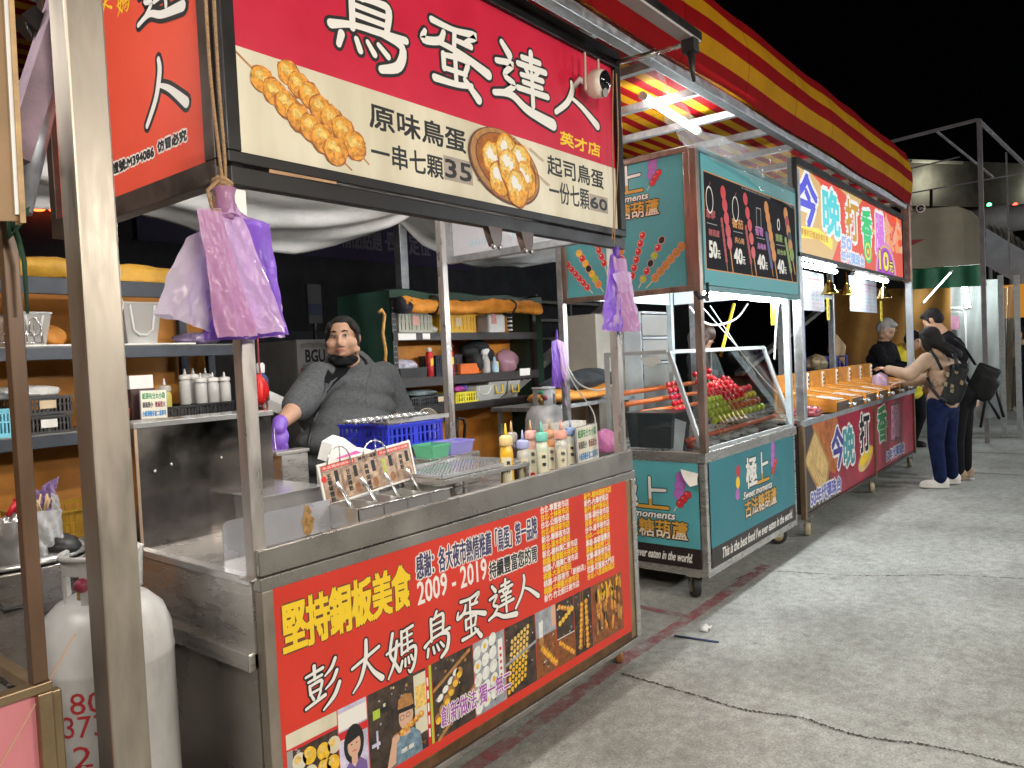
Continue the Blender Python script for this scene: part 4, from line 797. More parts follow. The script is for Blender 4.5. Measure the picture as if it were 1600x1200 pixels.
# splash plate, lidded tray, tall steel box
yk = 2.19; a, c, d, e = Y(347, 816, yk), Y(515, 779, yk), Y(515, 845, yk), Y(350, 882, yk)
b = MB(); z1 = a.z; b.prism([(a.x, yk, DZ), (c.x, yk, DZ), (c.x, yk, z1), (a.x+.02, yk, z1), (a.x+.006, yk, z1-.006), (a.x, yk, z1-.02)], (0, .003, 0)); o = tag(b.build('splash_plate', M('clean sheet steel', (.60, .61, .66), .26, .55, .1, 4, rvar=.08)), 'low steel splash plate with a brown grease stain standing on the counter', 'splash plate')
b = MB(); s0 = Y(477, 792, yk-.0015); s1 = Y(487, 832, yk-.0015); rr = random.Random(2)
b.poly([(s0.x+(.012+.012*rr.random())*math.cos(q)*(1 if math.sin(q) > 0 else 1.4)+.006, yk-.0015, (s0.z+s1.z)/2+(s0.z-s1.z)/2*1.05*math.sin(q)*(1+.12*rr.random())) for q in (2*math.pi*i/26 for i in range(26))]); b.build('stain', M('grease stain', (.34, .20, .07), .5, 0, .5, 60), o)
b = MB(); a, c = Y(408, 779, 2.42), Y(505, 757, 2.42); b.box((a.x, 2.42, DZ), (c.x, 2.80, a.z)); b.box((a.x-.006, 2.414, a.z), (c.x+.006, 2.806, a.z+.005)); tag(b.build('steel_tray', STEELX, bevel=.002), 'covered rectangular steel tray beside the splash plate', 'tray')
TBX = thing('steel_hood', 'tall smoky stainless steel box standing at the back left of the egg stall counter', 'steel box', (1.45, 2.68, DZ))
b = MB(); b.box((1.172, 2.60, DZ), (1.70, 2.603, 1.372)); b.box((1.172, 2.604, DZ), (1.176, 2.76, 1.372)); b.box((1.177, 2.757, DZ), (1.70, 2.76, 1.372)); b.box((1.697, 2.604, DZ), (1.70, 2.756, 1.372)); b.build('side_sheet', M('smoky burnt steel', (.38, .35, .33), .17, 1, .45, 3.2, rvar=.1, bump=.03, bsc=5, detail=9), TBX)
b = MB(); b.box((1.162, 2.590, 1.372), (1.707, 2.77, 1.392)); b.build('lid', STEELX, TBX, bevel=.003)
b = MB(); b.box((1.166, 2.594, DZ), (1.176, 2.6, 1.371)); b.build('edge_strip', M('tan edge steel', (.45, .33, .25), .4, .9, .2), TBX)
for i, (x_, z_) in enumerate(((1.23, 1.22), (1.29, 1.235), (1.48, 1.235))):
    b = MB(); b.ell((x_, 2.598, z_), (.006, .004, .006), 8, 6); b.build('rivet', STEELX, TBX)
# rack stand with drip tray
LX0, LX1 = Y(727, 770, 2.03).x, Y(817, 745, 2.03).x; zr = Y(727, 743, 2.03).z
t = thing('rack_stand', 'low steel stand holding a perforated drip tray beside the squeeze bottles', 'stand', ((LX0+LX1)/2, 2.2, DZ)); yb = 2.42
b = MB(); b.box((LX0-.12, 2.02, zr-.018), (LX1+.04, 2.026, zr)); b.box((LX0-.12, yb-.006, zr-.018), (LX1+.04, yb, zr)); b.box((LX0-.12, 2.026, zr-.018), (LX0-.114, yb-.006, zr)); b.box((LX1+.034, 2.026, zr-.018), (LX1+.04, yb-.006, zr)); b.box((LX0-.114, 2.026, zr-.006), (LX1+.034, yb-.006, zr-.003)); b.build('frame', STEEL, t)
for x_ in (LX0, LX1+.03):
    for y_ in (2.03, yb-.02): b = MB(); b.box((x_-.008, y_-.006, DZ), (x_+.008, y_+.006, zr-.018)); b.build('leg', STEEL, t)
b = MB(); x0, x1, y0, y1 = LX0-.10, LX1+.02, 2.06, yb-.02
for (p, q) in (((x0, y0), (x1, y0)), ((x1, y0), (x1, y1)), ((x1, y1), (x0, y1)), ((x0, y1), (x0, y0))): b.bar((*p, zr+.006), (*q, zr+.006), .014, .012)
b.box((x0, y0, zr+.001), (x1, y1, zr+.003)); 
for j in range(9):
    for i in range(22): b.lathe([(.004, .0), (.0045, .0025), (.002, .004)], (x0+.03+(x1-x0-.06)*i/21, y0+.03+(y1-y0-.06)*j/8, zr+.003), 6, m=1)
b.build('drip_tray', [STEELX, M('tray pierced dots', (.16, .16, .17), .4, .8, .2)], t)
# squeeze bottles
def bh(px, py, y_): return (Y(px, py, y_).z-DZ)/1.13
def bpos(px, y_): p = Y(px, 720, y_); return (p.x, y_, DZ)
CB = M('clear bottle plastic', (.62, .61, .55), .3, 0, .06, 20, trans=.15)
squeeze(bpos(792, 2.06), M('mustard filling', (.78, .46, .03), .3, 0, .08, 20), M('pale yellow cap', (.75, .55, .25), .4), 'yellow mustard squeeze bottle, leftmost of the row by the drip tray', bh(792, 681, 2.06), .029, YEL, '黃芥', NAVY)
squeeze(bpos(801, 2.15), M('dark sauce filling', (.05, .025, .02), .3), M('grey cap', (.30, .26, .24), .4), 'dark brown sauce bottle standing behind the mustard bottle', bh(801, 676, 2.15), .027, M('tan nozzle', (.5, .33, .15), .4))
squeeze(bpos(818, 2.06), CB, M('lavender cap', (.34, .37, .66), .4), 'clear squeeze bottle with a lavender blue cap', bh(818, 688, 2.06), .028, None, '梅汁', GRN)
squeeze(bpos(831, 2.17), M('pink sauce filling', (.66, .38, .30), .3), M('rose cap', (.66, .36, .32), .4), 'rose capped squeeze bottle in the rear row', bh(831, 673, 2.17), .030, M('tan nozzle', (.5, .33, .15), .4), '番茄', PRED)
squeeze(bpos(848, 2.06), M('pale green filling', (.60, .66, .50), .3), M('mint cap', (.15, .50, .40), .4), 'squeeze bottle with a mint green cap and lemon label', bh(848, 676, 2.06), .029, None, '檸檬', YEL)
squeeze(bpos(861, 2.15), M('orange sauce filling', (.58, .26, .10), .3), M('peach cap', (.62, .34, .20), .4), 'orange brown sauce bottle with a peach cap and tan nozzle', bh(861, 671, 2.15), .027, M('tan nozzle', (.5, .33, .15), .4), '甜辣', PRED)
squeeze(bpos(878, 2.06), CB, M('salmon cap', (.70, .32, .25), .4), 'clear squeeze bottle with a salmon pink cap in the front row', bh(878, 673, 2.06), .030, None, '柚子', YEL)
squeeze(bpos(893, 2.16), CB, M('periwinkle cap', (.28, .38, .62), .4), 'clear bottle with a periwinkle cap half behind the small menu stand', bh(893, 668, 2.16), .028, None, '蜂蜜', BRN)
def notice(q, yk, label, name='menu_stand', dep=.006):       # small printed notice: what is in bags large and small
    q0, q1, q2, q3 = [Y(p[0], p[1], yk) for p in q]; N_ = Canvas(q0, q1-q0, q3-q0); N_.z = .0035; w_, h_ = (q1-q0).length, (q3-q0).length
    N_.rect(0, 0, w_, h_, 0); G_ = h_
    N_.text('紙袋有分大小袋', w_*.06, h_*.70, w_*.94, h_*.92, 1, bold=.0012); N_.text('前面是小', w_*.06, h_*.40, w_*.46, h_*.60, 2, bold=.0012); N_.text('後面是大', w_*.54, h_*.40, w_*.94, h_*.60, 3, bold=.0012); N_.text('小紙袋疊多放二束即可', w_*.04, h_*.08, w_*.96, h_*.28, 4, bold=.0012)
    N_.prism([N_.at(-.003, -.003, .0025), N_.at(w_+.003, -.003, .0025), N_.at(w_+.003, h_+.003, .0025), N_.at(-.003, h_+.003, .0025)], N_.N*-dep, 5)
    return tag(N_.build(name, [M('notice cream', (.76, .72, .60), .5, 0, .04), M('ink green', (.03, .25, .10), .5), M('ink black', (.03, .02, .03), .5), M('ink maroon', (.22, .03, .05), .5), M('ink blue', (.02, .22, .55), .5), M('notice back', (.30, .30, .34), .4)]), label, 'notice')
notice([(903, 726), (935, 716), (931, 662), (899, 669)], 2.08, 'upright paper bag notice at the right end of the counter beside the bottles')
b = MB(); rr = random.Random(8); q = Y(866, 667, 2.3); q2 = Y(908, 655, 2.3)
for i in range(14):
    x_ = q.x+(q2.x-q.x)*i/13; b.obox((x_, 2.32+rr.uniform(-.01, .01), DZ+.175+rr.uniform(-.006, .006)), (.004, 0, .0), (0, .055, 0), (rr.uniform(-.01, .01), 0, .06), 0)
b.box((q.x-.03, 2.25, DZ), (q2.x+.03, 2.40, DZ+.11)); tag(b.build('napkin_stack', M('napkin', (.74, .72, .68), .9, 0, .06, 30)), 'stack of white paper napkins standing behind the squeeze bottles', 'napkins')
PBAG = sheer('pink bag film', (.75, .30, .58), .1, rough=.3, bump=.9, bsc=16, transl=.4)
def lumpbag(c, r_, m, label, name='plastic_bag', cat='plastic bag', seed=1, knot=True):
    b = MB(); c = V(c); rr = random.Random(seed); ph = [rr.uniform(0, 6) for _ in range(4)]
    def fn(u, v):
        a = u*2*math.pi; q = math.sin(math.pi*min(.985, .03+v)); zz = -math.cos(math.pi*v); k = 1+.12*math.sin(a*5+ph[0]+v*4)+.1*math.sin(a*9+ph[1])*v+.09*math.sin(v*13+ph[2]+a*3)
        if v > .75: q *= max(.18, 1-(v-.75)*3.4)
        return c+V(r_[0]*q*k*math.cos(a), r_[1]*q*k*math.sin(a), r_[2]*zz)
    b.grid(fn, 26, 18)
    return tag(b.build(name, m), label, cat)
lumpbag(Y(946, 688, 2.25)+V(0, 0, 0), (.055, .07, .07), PBAG, 'crumpled pink plastic bag at the right end of the counter', seed=4)
# blue basket with an egg pan on it
XB0, XB1 = 2.39, 2.765; zb = Y(607, 705, 2.7).z; zt = Y(606, 666, 2.7).z
crate((XB0+.02, 2.74, DZ), (XB1, 3.03, zb-.008), M('black crate plastic', (.025, .025, .028), .45), 'black plastic crate on the counter underneath the blue basket', 9, 6)
crate((XB0, 2.70, zb), (XB1, 3.06, zt), M('blue basket plastic', (.02, .035, .50), .35, 0, .08, 10), 'royal blue plastic basket on the egg stall counter', 12, 10, name='basket')
t = thing('egg_pan', 'steel pan of small round moulds laid across the blue basket', 'pan', ((XB0+XB1)/2, 2.85, zt))
b = MB(); z0 = zt+.004; xa, xb = Y(530, 655, 2.86).x, Y(699, 650, 2.74).x; b.box((XB0+.03, 2.735, z0), (xb, 3.0, z0+.006)); b.box((XB0+.03, 2.728, z0), (xb, 2.735, z0+.022)); b.box((XB0+.03, 3.0, z0), (xb, 3.007, z0+.022)); b.build('tray', STEEL, t)
b = MB()
for i in range(11):
    for j in range(2):
        x_ = xa+.03+.045*i; y_ = 2.775+.06*j; b.lathe([(.008, 0), (.019, .012), (.021, .022), (.018, .022), (.012, .012)], (x_, y_, z0+.014), 12)
b.box((xa+.0, 2.75, z0+.0265), (xa+.50, 2.862, z0+.029)); b.build('mould_plate', M('pan bright steel', (.62, .63, .64), .22, .8, .2, 30), t)
# lilac and green divided tray, and white paper packet with pink print
p0 = Y(673, 705, 2.55); zt2 = Y(680, 716, 2.45).z; xa, xb = Y(676, 716, 2.45).x, Y(742, 711, 2.45).x
t = thing('divided_tray', 'translucent tray, half green and half lilac, behind the drip tray', 'tray', ((xa+xb)/2, 2.5, zt2))
b = MB(); binmb(b, (xa, 2.45, zt2), (xa+(xb-xa)*.42, 2.58, zt2+.055), tp=.01); b.build('green_half', sheer('green clear plastic', (.20, .62, .36), .25, transl=.4), t)
b = MB(); binmb(b, (xa+(xb-xa)*.43, 2.45, zt2), (xb, 2.58, zt2+.055), tp=.01); b.build('lilac_half', sheer('lilac clear plastic', (.42, .40, .82), .25, transl=.4), t)
b = MB(); b.box((xa-.02, 2.44, DZ), (xb+.03, 2.64, zt2-.002)); tag(b.build('steel_box', STEEL, bevel=.003), 'plain steel box under the lilac and green tray', 'box')
b = MB(); q = [Y(513, 722, 2.45), Y(520, 694, 2.45), Y(537, 684, 2.45), Y(562, 702, 2.45), Y(588, 705, 2.45), Y(590, 722, 2.45)]; b.prism(q[::-1], (0, .07, .01), 0); b.prism([Y(525, 716, 2.44), Y(556, 704, 2.44), Y(575, 712, 2.44), Y(540, 722, 2.44)][::-1], (0, -.004, 0), 1)
zq = min(p.z for p in q); b.box((q[0].x, 2.45, DZ), (q[-1].x, 2.53, zq), 0); tag(b.build('paper_packet', [PAPER, M('pink print', (.75, .12, .38), .6)]), 'crumpled white paper packet with pink print behind the picture menu card', 'packet')
# steel fryer and skewers by the vendor's hand
b = MB(); a, c = Y(440, 712, 2.95), Y(481, 704, 2.95); b.box((a.x, 2.95, .72), (c.x, 3.02, a.z)); b.box((a.x-.03, 2.945, a.z), (c.x+.008, 3.03, a.z+.018)); tag(b.build('steel_pan', STEEL, bevel=.004), 'deep steel pan hooked on the rear of the counter next to the purple gloved hand', 'pan')
# ------------------------------------------------------------------ neighbouring cart at the left edge and what stands in the gap
t = thing('food_cart', 'bronze framed cart with pink front panel cut off by the left edge of the photo', 'food cart', (.2, 2.2, 0), 'food carts in a row along the street')
ex = Y(80, 1090, 1.83).x; zt = Y(60, 1066, 1.83).z
b = MB(); b.box((-1.2, 1.835, .12), (ex-.03, 1.84, zt-.02)); b.build('front_panel', M('dusty pink panel', (.62, .22, .25), .35, 0, .08, 4), t)
b = MB(); b.obox(Y(32, 1140, 1.8335), CR*.002, (0, .001, 0), (.12, 0, .17)); b.build('panel_stripe', M('pale tan stripe', (.62, .42, .30), .5), t)
b = MB(); b.box((-1.2, 1.815, zt-.022), (ex, 1.85, zt)); b.build('top_rail', BRONZE2, t, bevel=.003)
b = MB(); b.box((ex-.03, 1.815, .1), (ex, 1.85, zt-.0225)); b.build('corner_post', BRONZE2, t, bevel=.003)
b = MB(); b.box((ex+.002, 1.83, .1), (ex+.022, 1.86, zt-.03)); b.build('corner_post', BRONZE2, t, bevel=.003)
b = MB(); b.box((ex-.035, 1.85, zt-.03), (ex-.005, 2.75, zt-.005)); b.build('side_rail', BRONZE2, t, bevel=.003)
b = MB(); b.box((-1.2, 1.85, zt-.06), (ex-.036, 2.75, zt-.045)); b.build('counter_top', STEEL, t)
pp = Y(60, 1062, 1.835); w_ = .031; b = MB(); b.box((pp.x-w_/2, 1.82, zt), (pp.x+w_/2, 1.85, 3.0)); b.build('post', BRONZE, t, bevel=.003)
for x_, y_ in ((.5, 1.95), (.5, 2.6)): caster(t, (x_, y_, 0), RUBBER)
t = thing('sign_frame', 'pale hanging sign panel with tan wooden edge at the upper left corner', 'sign', Y(20, 200, 1.7))
b = MB(); q = [Y(-60, -40, 1.7), Y(10, -40, 1.7), Y(28, 345, 1.7), Y(-40, 345, 1.7)]; b.prism(q, (0, .012, 0)); b.build('panel', M('tan panel', (.28, .17, .08), .5, 0, .2, 5), t)
b = MB(); b.prism([Y(4, -40, 1.694), Y(11, -40, 1.694), Y(31, 335, 1.694), Y(24, 335, 1.694)], (0, .02, 0)); b.build('edge', M('white strip', (.8, .8, .8), .4), t)
b = MB(); b.prism([Y(12, -40, 1.69), Y(20, -40, 1.69), Y(41, 348, 1.69), Y(32, 348, 1.69)], (0, .028, 0)); b.build('edge', M('tan wood edge', (.50, .32, .15), .5, 0, .3, 15), t)
b = MB(); gp = Y(15, 340, 1.80)
for k in range(3): b.tube([gp+V(.027*math.cos(a), .024*math.sin(a)+.03, .01*k+.006*math.sin(a*3+k)) for a in (2*math.pi*i/12 for i in range(12))], .006, 6, closed=True)
b.tube([gp+V(.0, -.005, 0), gp+V(.03, -.02, .02), Y(30, 350, 1.79), Y(14, 372, 1.79), gp], .006, 6); b.tube([gp, Y(28, 372, 1.79), Y(38, 410, 1.79), Y(43, 490, 1.79)], [.007, .006, .005, .003], 6); tag(b.build('tie_string', M('dark green string', (.015, .06, .03), .8)), 'dark green string tied round the bronze post at the left edge', 'string')
# gas cylinders
def wraptext(b, s_, c, R, a0, z0, h, wd, m):                  # stencilled number wrapped on the cylinder
    vs, fs, _ = txt(s_); k = len(b.v)
    for x_, y_ in vs: a = a0+(x_-.5)*wd/R; b.v.append(V(c[0]+R*math.cos(a), c[1]+R*math.sin(a), z0+h*y_))
    for f in fs: b.face([k+i for i in f], m)
def gas(c, R, zs, mat, label, nums=()):
    t = thing('gas_cylinder', label, 'gas cylinder', (c[0], c[1], 0), 'white gas cylinders in the gap between carts')
    b = MB(); b.lathe([(R*.86, .02), (R*.98, .05), (R, .09), (R, zs-.02), (R*1.012, zs-.012), (R*1.012, zs), (R, zs+.008), (R*.985, zs+.06), (R*.88, zs+.115), (R*.66, zs+.155), (R*.35, zs+.18), (R*.18, zs+.185)], (c[0], c[1], 0), 40)
    for s_, z_, h, wd, a in nums: wraptext(b, s_, c, R+.0012, a, z_, h, wd, 1)
    b.build('tank', [mat, M('stencil red', (.42, .03, .04), .6, 0, .2, 40)], t)
    b = MB(); b.lathe([(R*.9, 0), (R*.9, .03), (R*.86, .03), (R*.86, 0)], (c[0], c[1], 0.001), 30); b.build('foot_ring', mat, t)
    z1 = zs+.16; b = MB(); n = 22
    for i in range(n):                                         # guard collar with openings
        a0, a1 = 2*math.pi*i/n*.78+2.2, 2*math.pi*(i+1)/n*.78+2.2; r0 = R*.55
        z2 = z1+.13; zl = z1-.02 if i % 7 < 4 else z1+.085
        p = [V(c[0]+r0*math.cos(a), c[1]+r0*math.sin(a), z_) for a, z_ in ((a0, zl), (a1, zl), (a1, z2), (a0, z2))]; b.prism(p, V(-math.cos((a0+a1)/2), -math.sin((a0+a1)/2), 0)*.006)
    b.tube([V(c[0]+R*.55*math.cos(a), c[1]+R*.55*math.sin(a), z1+.13) for a in (2.2+2*math.pi*.78*i/24 for i in range(25))], .009, 8); b.build('collar', mat, t)
    b = MB(); b.lathe([(.02, 0), (.02, .05), (.012, .055), (.012, .08)], (c[0]-.055, c[1]-.02, zs+.17), 12); b.tube([(c[0]-.055, c[1]-.02, zs+.225), (c[0]-.075, c[1]-.06, zs+.225)], .012, 10); b.build('valve', M('brass', (.5, .33, .12), .35, .9, .2), t)
    b = MB(); b.lathe([(.008, 0), (.03, .004), (.03, .02), (.02, .026)], (c[0]-.055, c[1]-.02, zs+.25), 14); b.build('knob', M('green knob', (.02, .30, .12), .4), t)
    b = MB(); b.ell((c[0]-.078, c[1]-.066, zs+.222), .02, 12, 8); b.build('outlet_cap', M('maroon cap', (.25, .03, .06), .4), t)
    return t
gc = Y(165, 1000, 2.27); GW = M('gas tank paint', (.60, .60, .60), .32, 0, .10, 5, (1, 1, .5), tint=(.46, .45, .44), rvar=.06)
aa = math.atan2(-gc.y, -gc.x)
gas((gc.x, 2.27), .178, .765, GW, 'white gas cylinder with red stencilled numbers between the two carts', (('80', Y(125, 1128, 2.1).z, .058, .085, aa-.30), ('373', Y(125, 1166, 2.1).z, .058, .105, aa-.36), ('21', Y(125, 1215, 2.1).z, .058, .085, aa-.3)))
gas((.53, 2.60), .165, .78, M('gas tank paint grey', (.42, .43, .44), .35, .1, .2, 5), 'grey gas cylinder further back, behind the bronze cart post')
# cooking pots and tools on the shelf behind
pc = Y(70, 868, 2.58); b = MB(); R = .215; z1 = pc.z
t = thing('stock_pot', 'wide stainless steel pot with a black knobbed lid half covering it', 'pot', (pc.x-.08, 2.62, z1-.32)); pcx = pc.x-.08
b.lathe([(R*.96, -.32), (R, -.30), (R, -.004), (R*1.03, 0), (R*1.0, .004), (R*.97, -.004), (R*.96, -.29)], (pcx, 2.62, z1), 40); b.build('pot_body', STEEL, t)
b = MB(); b.lathe([(R*.98, .006), (R*.9, .02), (R*.5, .04), (R*.1, .046)], (pcx+.01, 2.64, z1), 32); b.build('lid', STEELX, t)
b = MB(); kp = V(pcx+.10, 2.52, z1+.03); b.lathe([(.055, 0), (.06, .012), (.045, .03), (.02, .036)], kp, 20, ax=(.2, -.25, 1)); b.build('lid_knob', BLACKP, t)
b = MB(); b.tube([(pcx-.02, 2.62-R, z1-.07), (pcx-.02, 2.57-R, z1-.08), (pcx-.10, 2.57-R, z1-.08), (pcx-.10, 2.62-R+.03, z1-.07)], .007, 8); b.build('pot_handle', BLACKP, t)
b = MB(); b.box((-.4, 2.36, z1-.345), (pcx+.26, 2.92, z1-.322)); b.box((pcx+.20, 2.38, .0), (pcx+.23, 2.41, z1-.345)); b.box((pcx+.20, 2.87, .0), (pcx+.23, 2.90, z1-.345)); b.box((-.4, 2.87, 0), (-.37, 2.9, z1-.345)); b.box((-.4, 2.38, 0), (-.37, 2.41, z1-.345)); tag(b.build('side_table', STEELD), 'low steel table under the stock pot between the carts', 'table')
t = thing('tongs', 'steel kitchen tongs with red handles standing in a steel cup at the left edge', 'tongs', Y(20, 830, 2.5))
for a, c, e in (((4, 822), (12, 806), (27, 782)), ((19, 820), (24, 800), (30, 784))):
    b = MB(); b.tube([Y(a[0]-2, a[1]+8, 2.5), Y(*c, 2.5)], .008, 8); b.build('arm', STEELX, t)
    b = MB(); b.tube([Y(*c, 2.5), Y((c[0]+e[0])/2, (c[1]+e[1])/2, 2.495), Y(*e, 2.5)], [.011, .014, .011], 10, flat=.6); b.build('grip', M('red grip', (.60, .02, .04), .35), t)
b = MB(); b.tube([Y(25, 784, 2.5), Y(29, 779, 2.5), Y(32, 785, 2.5)], .012, 8); b.build('hinge', M('red grip', (.60, .02, .04), .35), t)
cc = Y(15, 845, 2.5); b = MB(); b.lathe([(.052, -.06), (.056, .06), (.058, .062), (.053, .06), (.05, -.05)], cc, 24); tag(b.build('steel_cup', STEELX), 'steel cup holding the red handled tongs', 'cup')
b = MB(); p = [Y(48, 800, 2.50), Y(97, 796, 2.50), Y(98, 862, 2.50), Y(30, 868, 2.50)]
sheetq(b, p[0], p[1], p[3], p[2], 0, .010, 21, .03); sheetq(b, p[0]+V(0, .09, 0), p[1]+V(0, .09, 0), p[3]+V(0, .09, 0), p[2]+V(0, .09, 0), 0, .008, 22, -.02); sheetq(b, p[1], p[1]+V(0, .09, 0), p[2], p[2]+V(0, .09, 0), 0, .006, 24, 0)
sheetq(b, Y(80, 769, 2.51), Y(90, 774, 2.51), Y(80, 800, 2.50), Y(98, 800, 2.50), 0, .006, 23, .0); o = tag(b.build('plastic_bag', sheer('milky bag film', (.72, .74, .76), .12, rough=.3, bump=.8, bsc=12, transl=.35)), 'milky white plastic bag of wooden skewers beside the tongs', 'plastic bag')
rr = random.Random(4)
for i in range(9):
    a = Y(52+i*3.3, 800, 2.55); b = MB(); b.tube([a, a+V(rr.uniform(-.02, .02), rr.uniform(-.01, .02), .035+.02*rr.random())], .0032, 6); b.build('skewer', M('bamboo skewer', (.62, .44, .24), .6), o)
b = MB(); p = Y(66, 785, 2.58); sheetq(b, p+V(-.05, 0, .05), p+V(.03, 0, .03), p+V(-.04, 0, -.04), p+V(.04, 0, -.04), 0, .012, 31, .03); sheetq(b, p+V(.0, 0, .05), p+V(.055, 0, .075), p+V(-.01, 0, -.04), p+V(.02, 0, -.03), 0, .012, 32, .03); tag(b.build('plastic_bag', bagmat('purple bag film', (.36, .24, .52))), 'crumpled purple plastic bag sticking up behind the bag of skewers', 'plastic bag')
q = Y(110, 815, 3.3); crate((q.x-.15, 3.3, q.z-.07), (q.x+.22, 3.6, q.z+.045), M('ochre crate plastic', (.36, .20, .02), .4), 'ochre plastic crate on the ground shelf below the left rack', 12, 6)
b = MB(); q = Y(202, 885, 2.32); b.lathe([(.025, -.06), (.030, .055), (.033, .06), (.030, .062)], q+V(.01, 0, 0), 18); b.obox(q+V(.0, -.0315, 0), (.012, 0, 0), (0, .0005, 0), (0, 0, .022), 1); tag(b.build('paper_cup', [PAPER, M('cup violet print', (.12, .08, .42), .5)]), 'white paper cup with violet print on top of the gas cylinder', 'cup')
rope('cord', [Y(181, 340, 3.2), Y(184, 400, 3.2), Y(187, 430, 3.2), Y(183, 455, 3.2), Y(192, 475, 3.2), Y(187, 500, 3.2), Y(190, 532, 3.2)], .004, M('off white cord', (.5, .46, .40), .8), 'thin off white cord hanging down just right of the thick grey post')
# ------------------------------------------------------------------ shelf racks behind the egg stall
ORT = M('orange tarpaulin', (.55, .22, .03), .6, 0, .22, 3, bump=.35, bsc=5)
YRT = M('ochre tarpaulin roll', (.60, .32, .03), .55, 0, .25, 6, bump=.9, bsc=12)
ORR = M('orange tarpaulin roll', (.72, .28, .03), .55, 0, .2, 9, bump=.9, bsc=11)
def rolled(p, q, r_, mat, seed=0, m=0):
    b = MB(); p, q = V(p), V(q); d = (q-p).normalized(); a = V(0, 1, 0); u = d.cross(a); rr = random.Random(seed); f = [rr.uniform(0, 6) for _ in range(4)]
    def fn(i, v):
        t_ = i; an = v*2*math.pi; k = 1+.10*math.sin(t_*21+an*2+f[0])+.07*math.sin(t_*43+an+f[1])+.05*math.sin(an*5+t_*9+f[2])+.05*math.sin(t_*97+an*3+f[3])+.03*math.sin(t_*171-an*4)
        return p.lerp(q, t_)+a*(r_*1.15*k*math.cos(an))+u*(r_*k*math.sin(an))+V(0, 0, -.012*math.sin(t_*math.pi*2.3+f[3]))
    b.grid(fn, 90, 20, m); return b
LY = 3.9; lx0, lx1 = -.5, 2.46
rk = thing('storage_rack', 'dark steel storage rack with an orange tarpaulin back, behind the gas cylinders', 'storage rack', (1, 4.1, 0), 'storage racks behind the egg stall')
for x_ in (lx0, 2.25, lx1-.04):
    for y_ in (LY+.002, LY+.43):
        if x_ == 2.25 and y_ < 4: continue
        b = MB(); b.box((x_, y_, 0), (x_+.045, y_+.04, 2.03)); b.build('upright', RACKM, rk)
SHZ = (2.035, 1.71, 1.30, .78, .3)
for z_ in SHZ[1:]:
    b = MB(); b.box((lx0, LY-.012, z_-.065), (lx1, LY, z_-.005)); b.build('beam', RACKM, rk, bevel=.004); b = MB(); b.box((lx0, LY, z_-.02), (lx1, LY+.45, z_)); b.build('shelf', M('shelf board', (.20, .19, .17), .6, 0, .2), rk)
b = MB(); b.box((lx0, LY-.012, 1.955), (lx1, LY, 2.035)); b.build('beam', RACKM, rk, bevel=.004)
b = MB(); b.grid(lambda u, v: V(lx0-.5+(lx1-lx0+.5)*u, LY+.50+.035*math.sin(u*17+v*2)*v+.015*math.sin(u*39+v*7), 2.05-1.9*v), 60, 30); b.build('back_tarp', ORT, rk)
b = rolled((lx0-.3, LY+.1, 2.085), (Y(300, 430, LY+.1).x+.1, LY+.1, 2.075), .06, YRT, 2); tag(b.build('rolled_tarp', YRT), 'ochre tarpaulin rolled up on top of the left rack', 'tarpaulin')
def on(px, py, y_): return Y(px, py, y_)
# upper shelf
Z1 = SHZ[1]
def clearbin(x0, x1, z0, z1, label, y0=LY+.03, y1=LY+.36, handle=None, fill=None):
    t = thing('storage_bin', label, 'storage box', ((x0+x1)/2, y0, z0), 'clear plastic boxes on the racks'); b = MB(); binmb(b, (x0, y0, z0), (x1, y1, z1), tp=.025); b.build('tub', CLEARP, t)
    b = MB(); b.box((x0+.05, y0+.03, z0+.004), (x1-.05, y1-.04, z0+(z1-z0)*.35)); b.build('contents', fill or PAPER, t)
    if handle: b = MB(); xm = (x0+x1)/2; b.tube([(xm-.05, y0-.004, z1-.03), (xm-.045, y0-.012, z1-.10), (xm+.045, y0-.012, z1-.10), (xm+.05, y0-.004, z1-.03)], .008, 8); b.build('handle', handle, t)
    else: b = MB(); b.tube([(x0+.035, y0+.004, z1-.01), (x0+.05, y0+.010, z0+.08), (x0+.08, y0+.012, z0+.055), (x1-.08, y0+.012, z0+.055), (x1-.05, y0+.010, z0+.08), (x1-.035, y0+.004, z1-.01)], .007, 8); b.build('ridge', sheer('frost ridge', (.75, .75, .74), .2), t)
    return t
clearbin(on(157, 500, LY).x, on(196, 500, LY).x, Z1, 1.93, 'clear plastic box on the upper shelf just right of the thick grey post')
clearbin(on(198, 500, LY).x, on(258, 500, LY).x, Z1, 1.93, 'clear plastic box with folded white paper, partly behind the lilac bags')
clearbin(on(30, 500, LY).x, on(85, 500, LY).x, Z1, 1.87, 'tilted clear plastic box on the upper shelf at the left edge')
b = MB(); q = on(0, 540, LY+.02)
for i in range(6):
    x_ = q.x+.02+.03*i; b.tube([(x_, LY+.02, Z1+.004), (x_, LY+.02, Z1+.10)], .003, 6)
for z_ in (.02, .06): b.tube([(q.x, LY+.02, Z1+z_), (q.x+.18, LY+.02, Z1+z_)], .003, 6)
b.tube([(q.x+.12, LY+.02, Z1+.06), (q.x+.125, LY+.02, Z1+.12), (q.x+.15, LY+.02, Z1+.14), (q.x+.17, LY+.02, Z1+.10), (q.x+.175, LY+.02, Z1+.01)], .004, 6); tag(b.build('wire_rack', M('bright wire', (.75, .75, .75), .25, 1, 0)), 'small white wire rack on the upper shelf at the left edge', 'wire rack')
lumpbag((on(86, 520, LY+.1).x, LY+.16, Z1+.055), (.07, .07, .058), ORT, 'bulging orange cloth bundle on the upper shelf beside the thick post', 'cloth_bundle', 'bundle', 6)
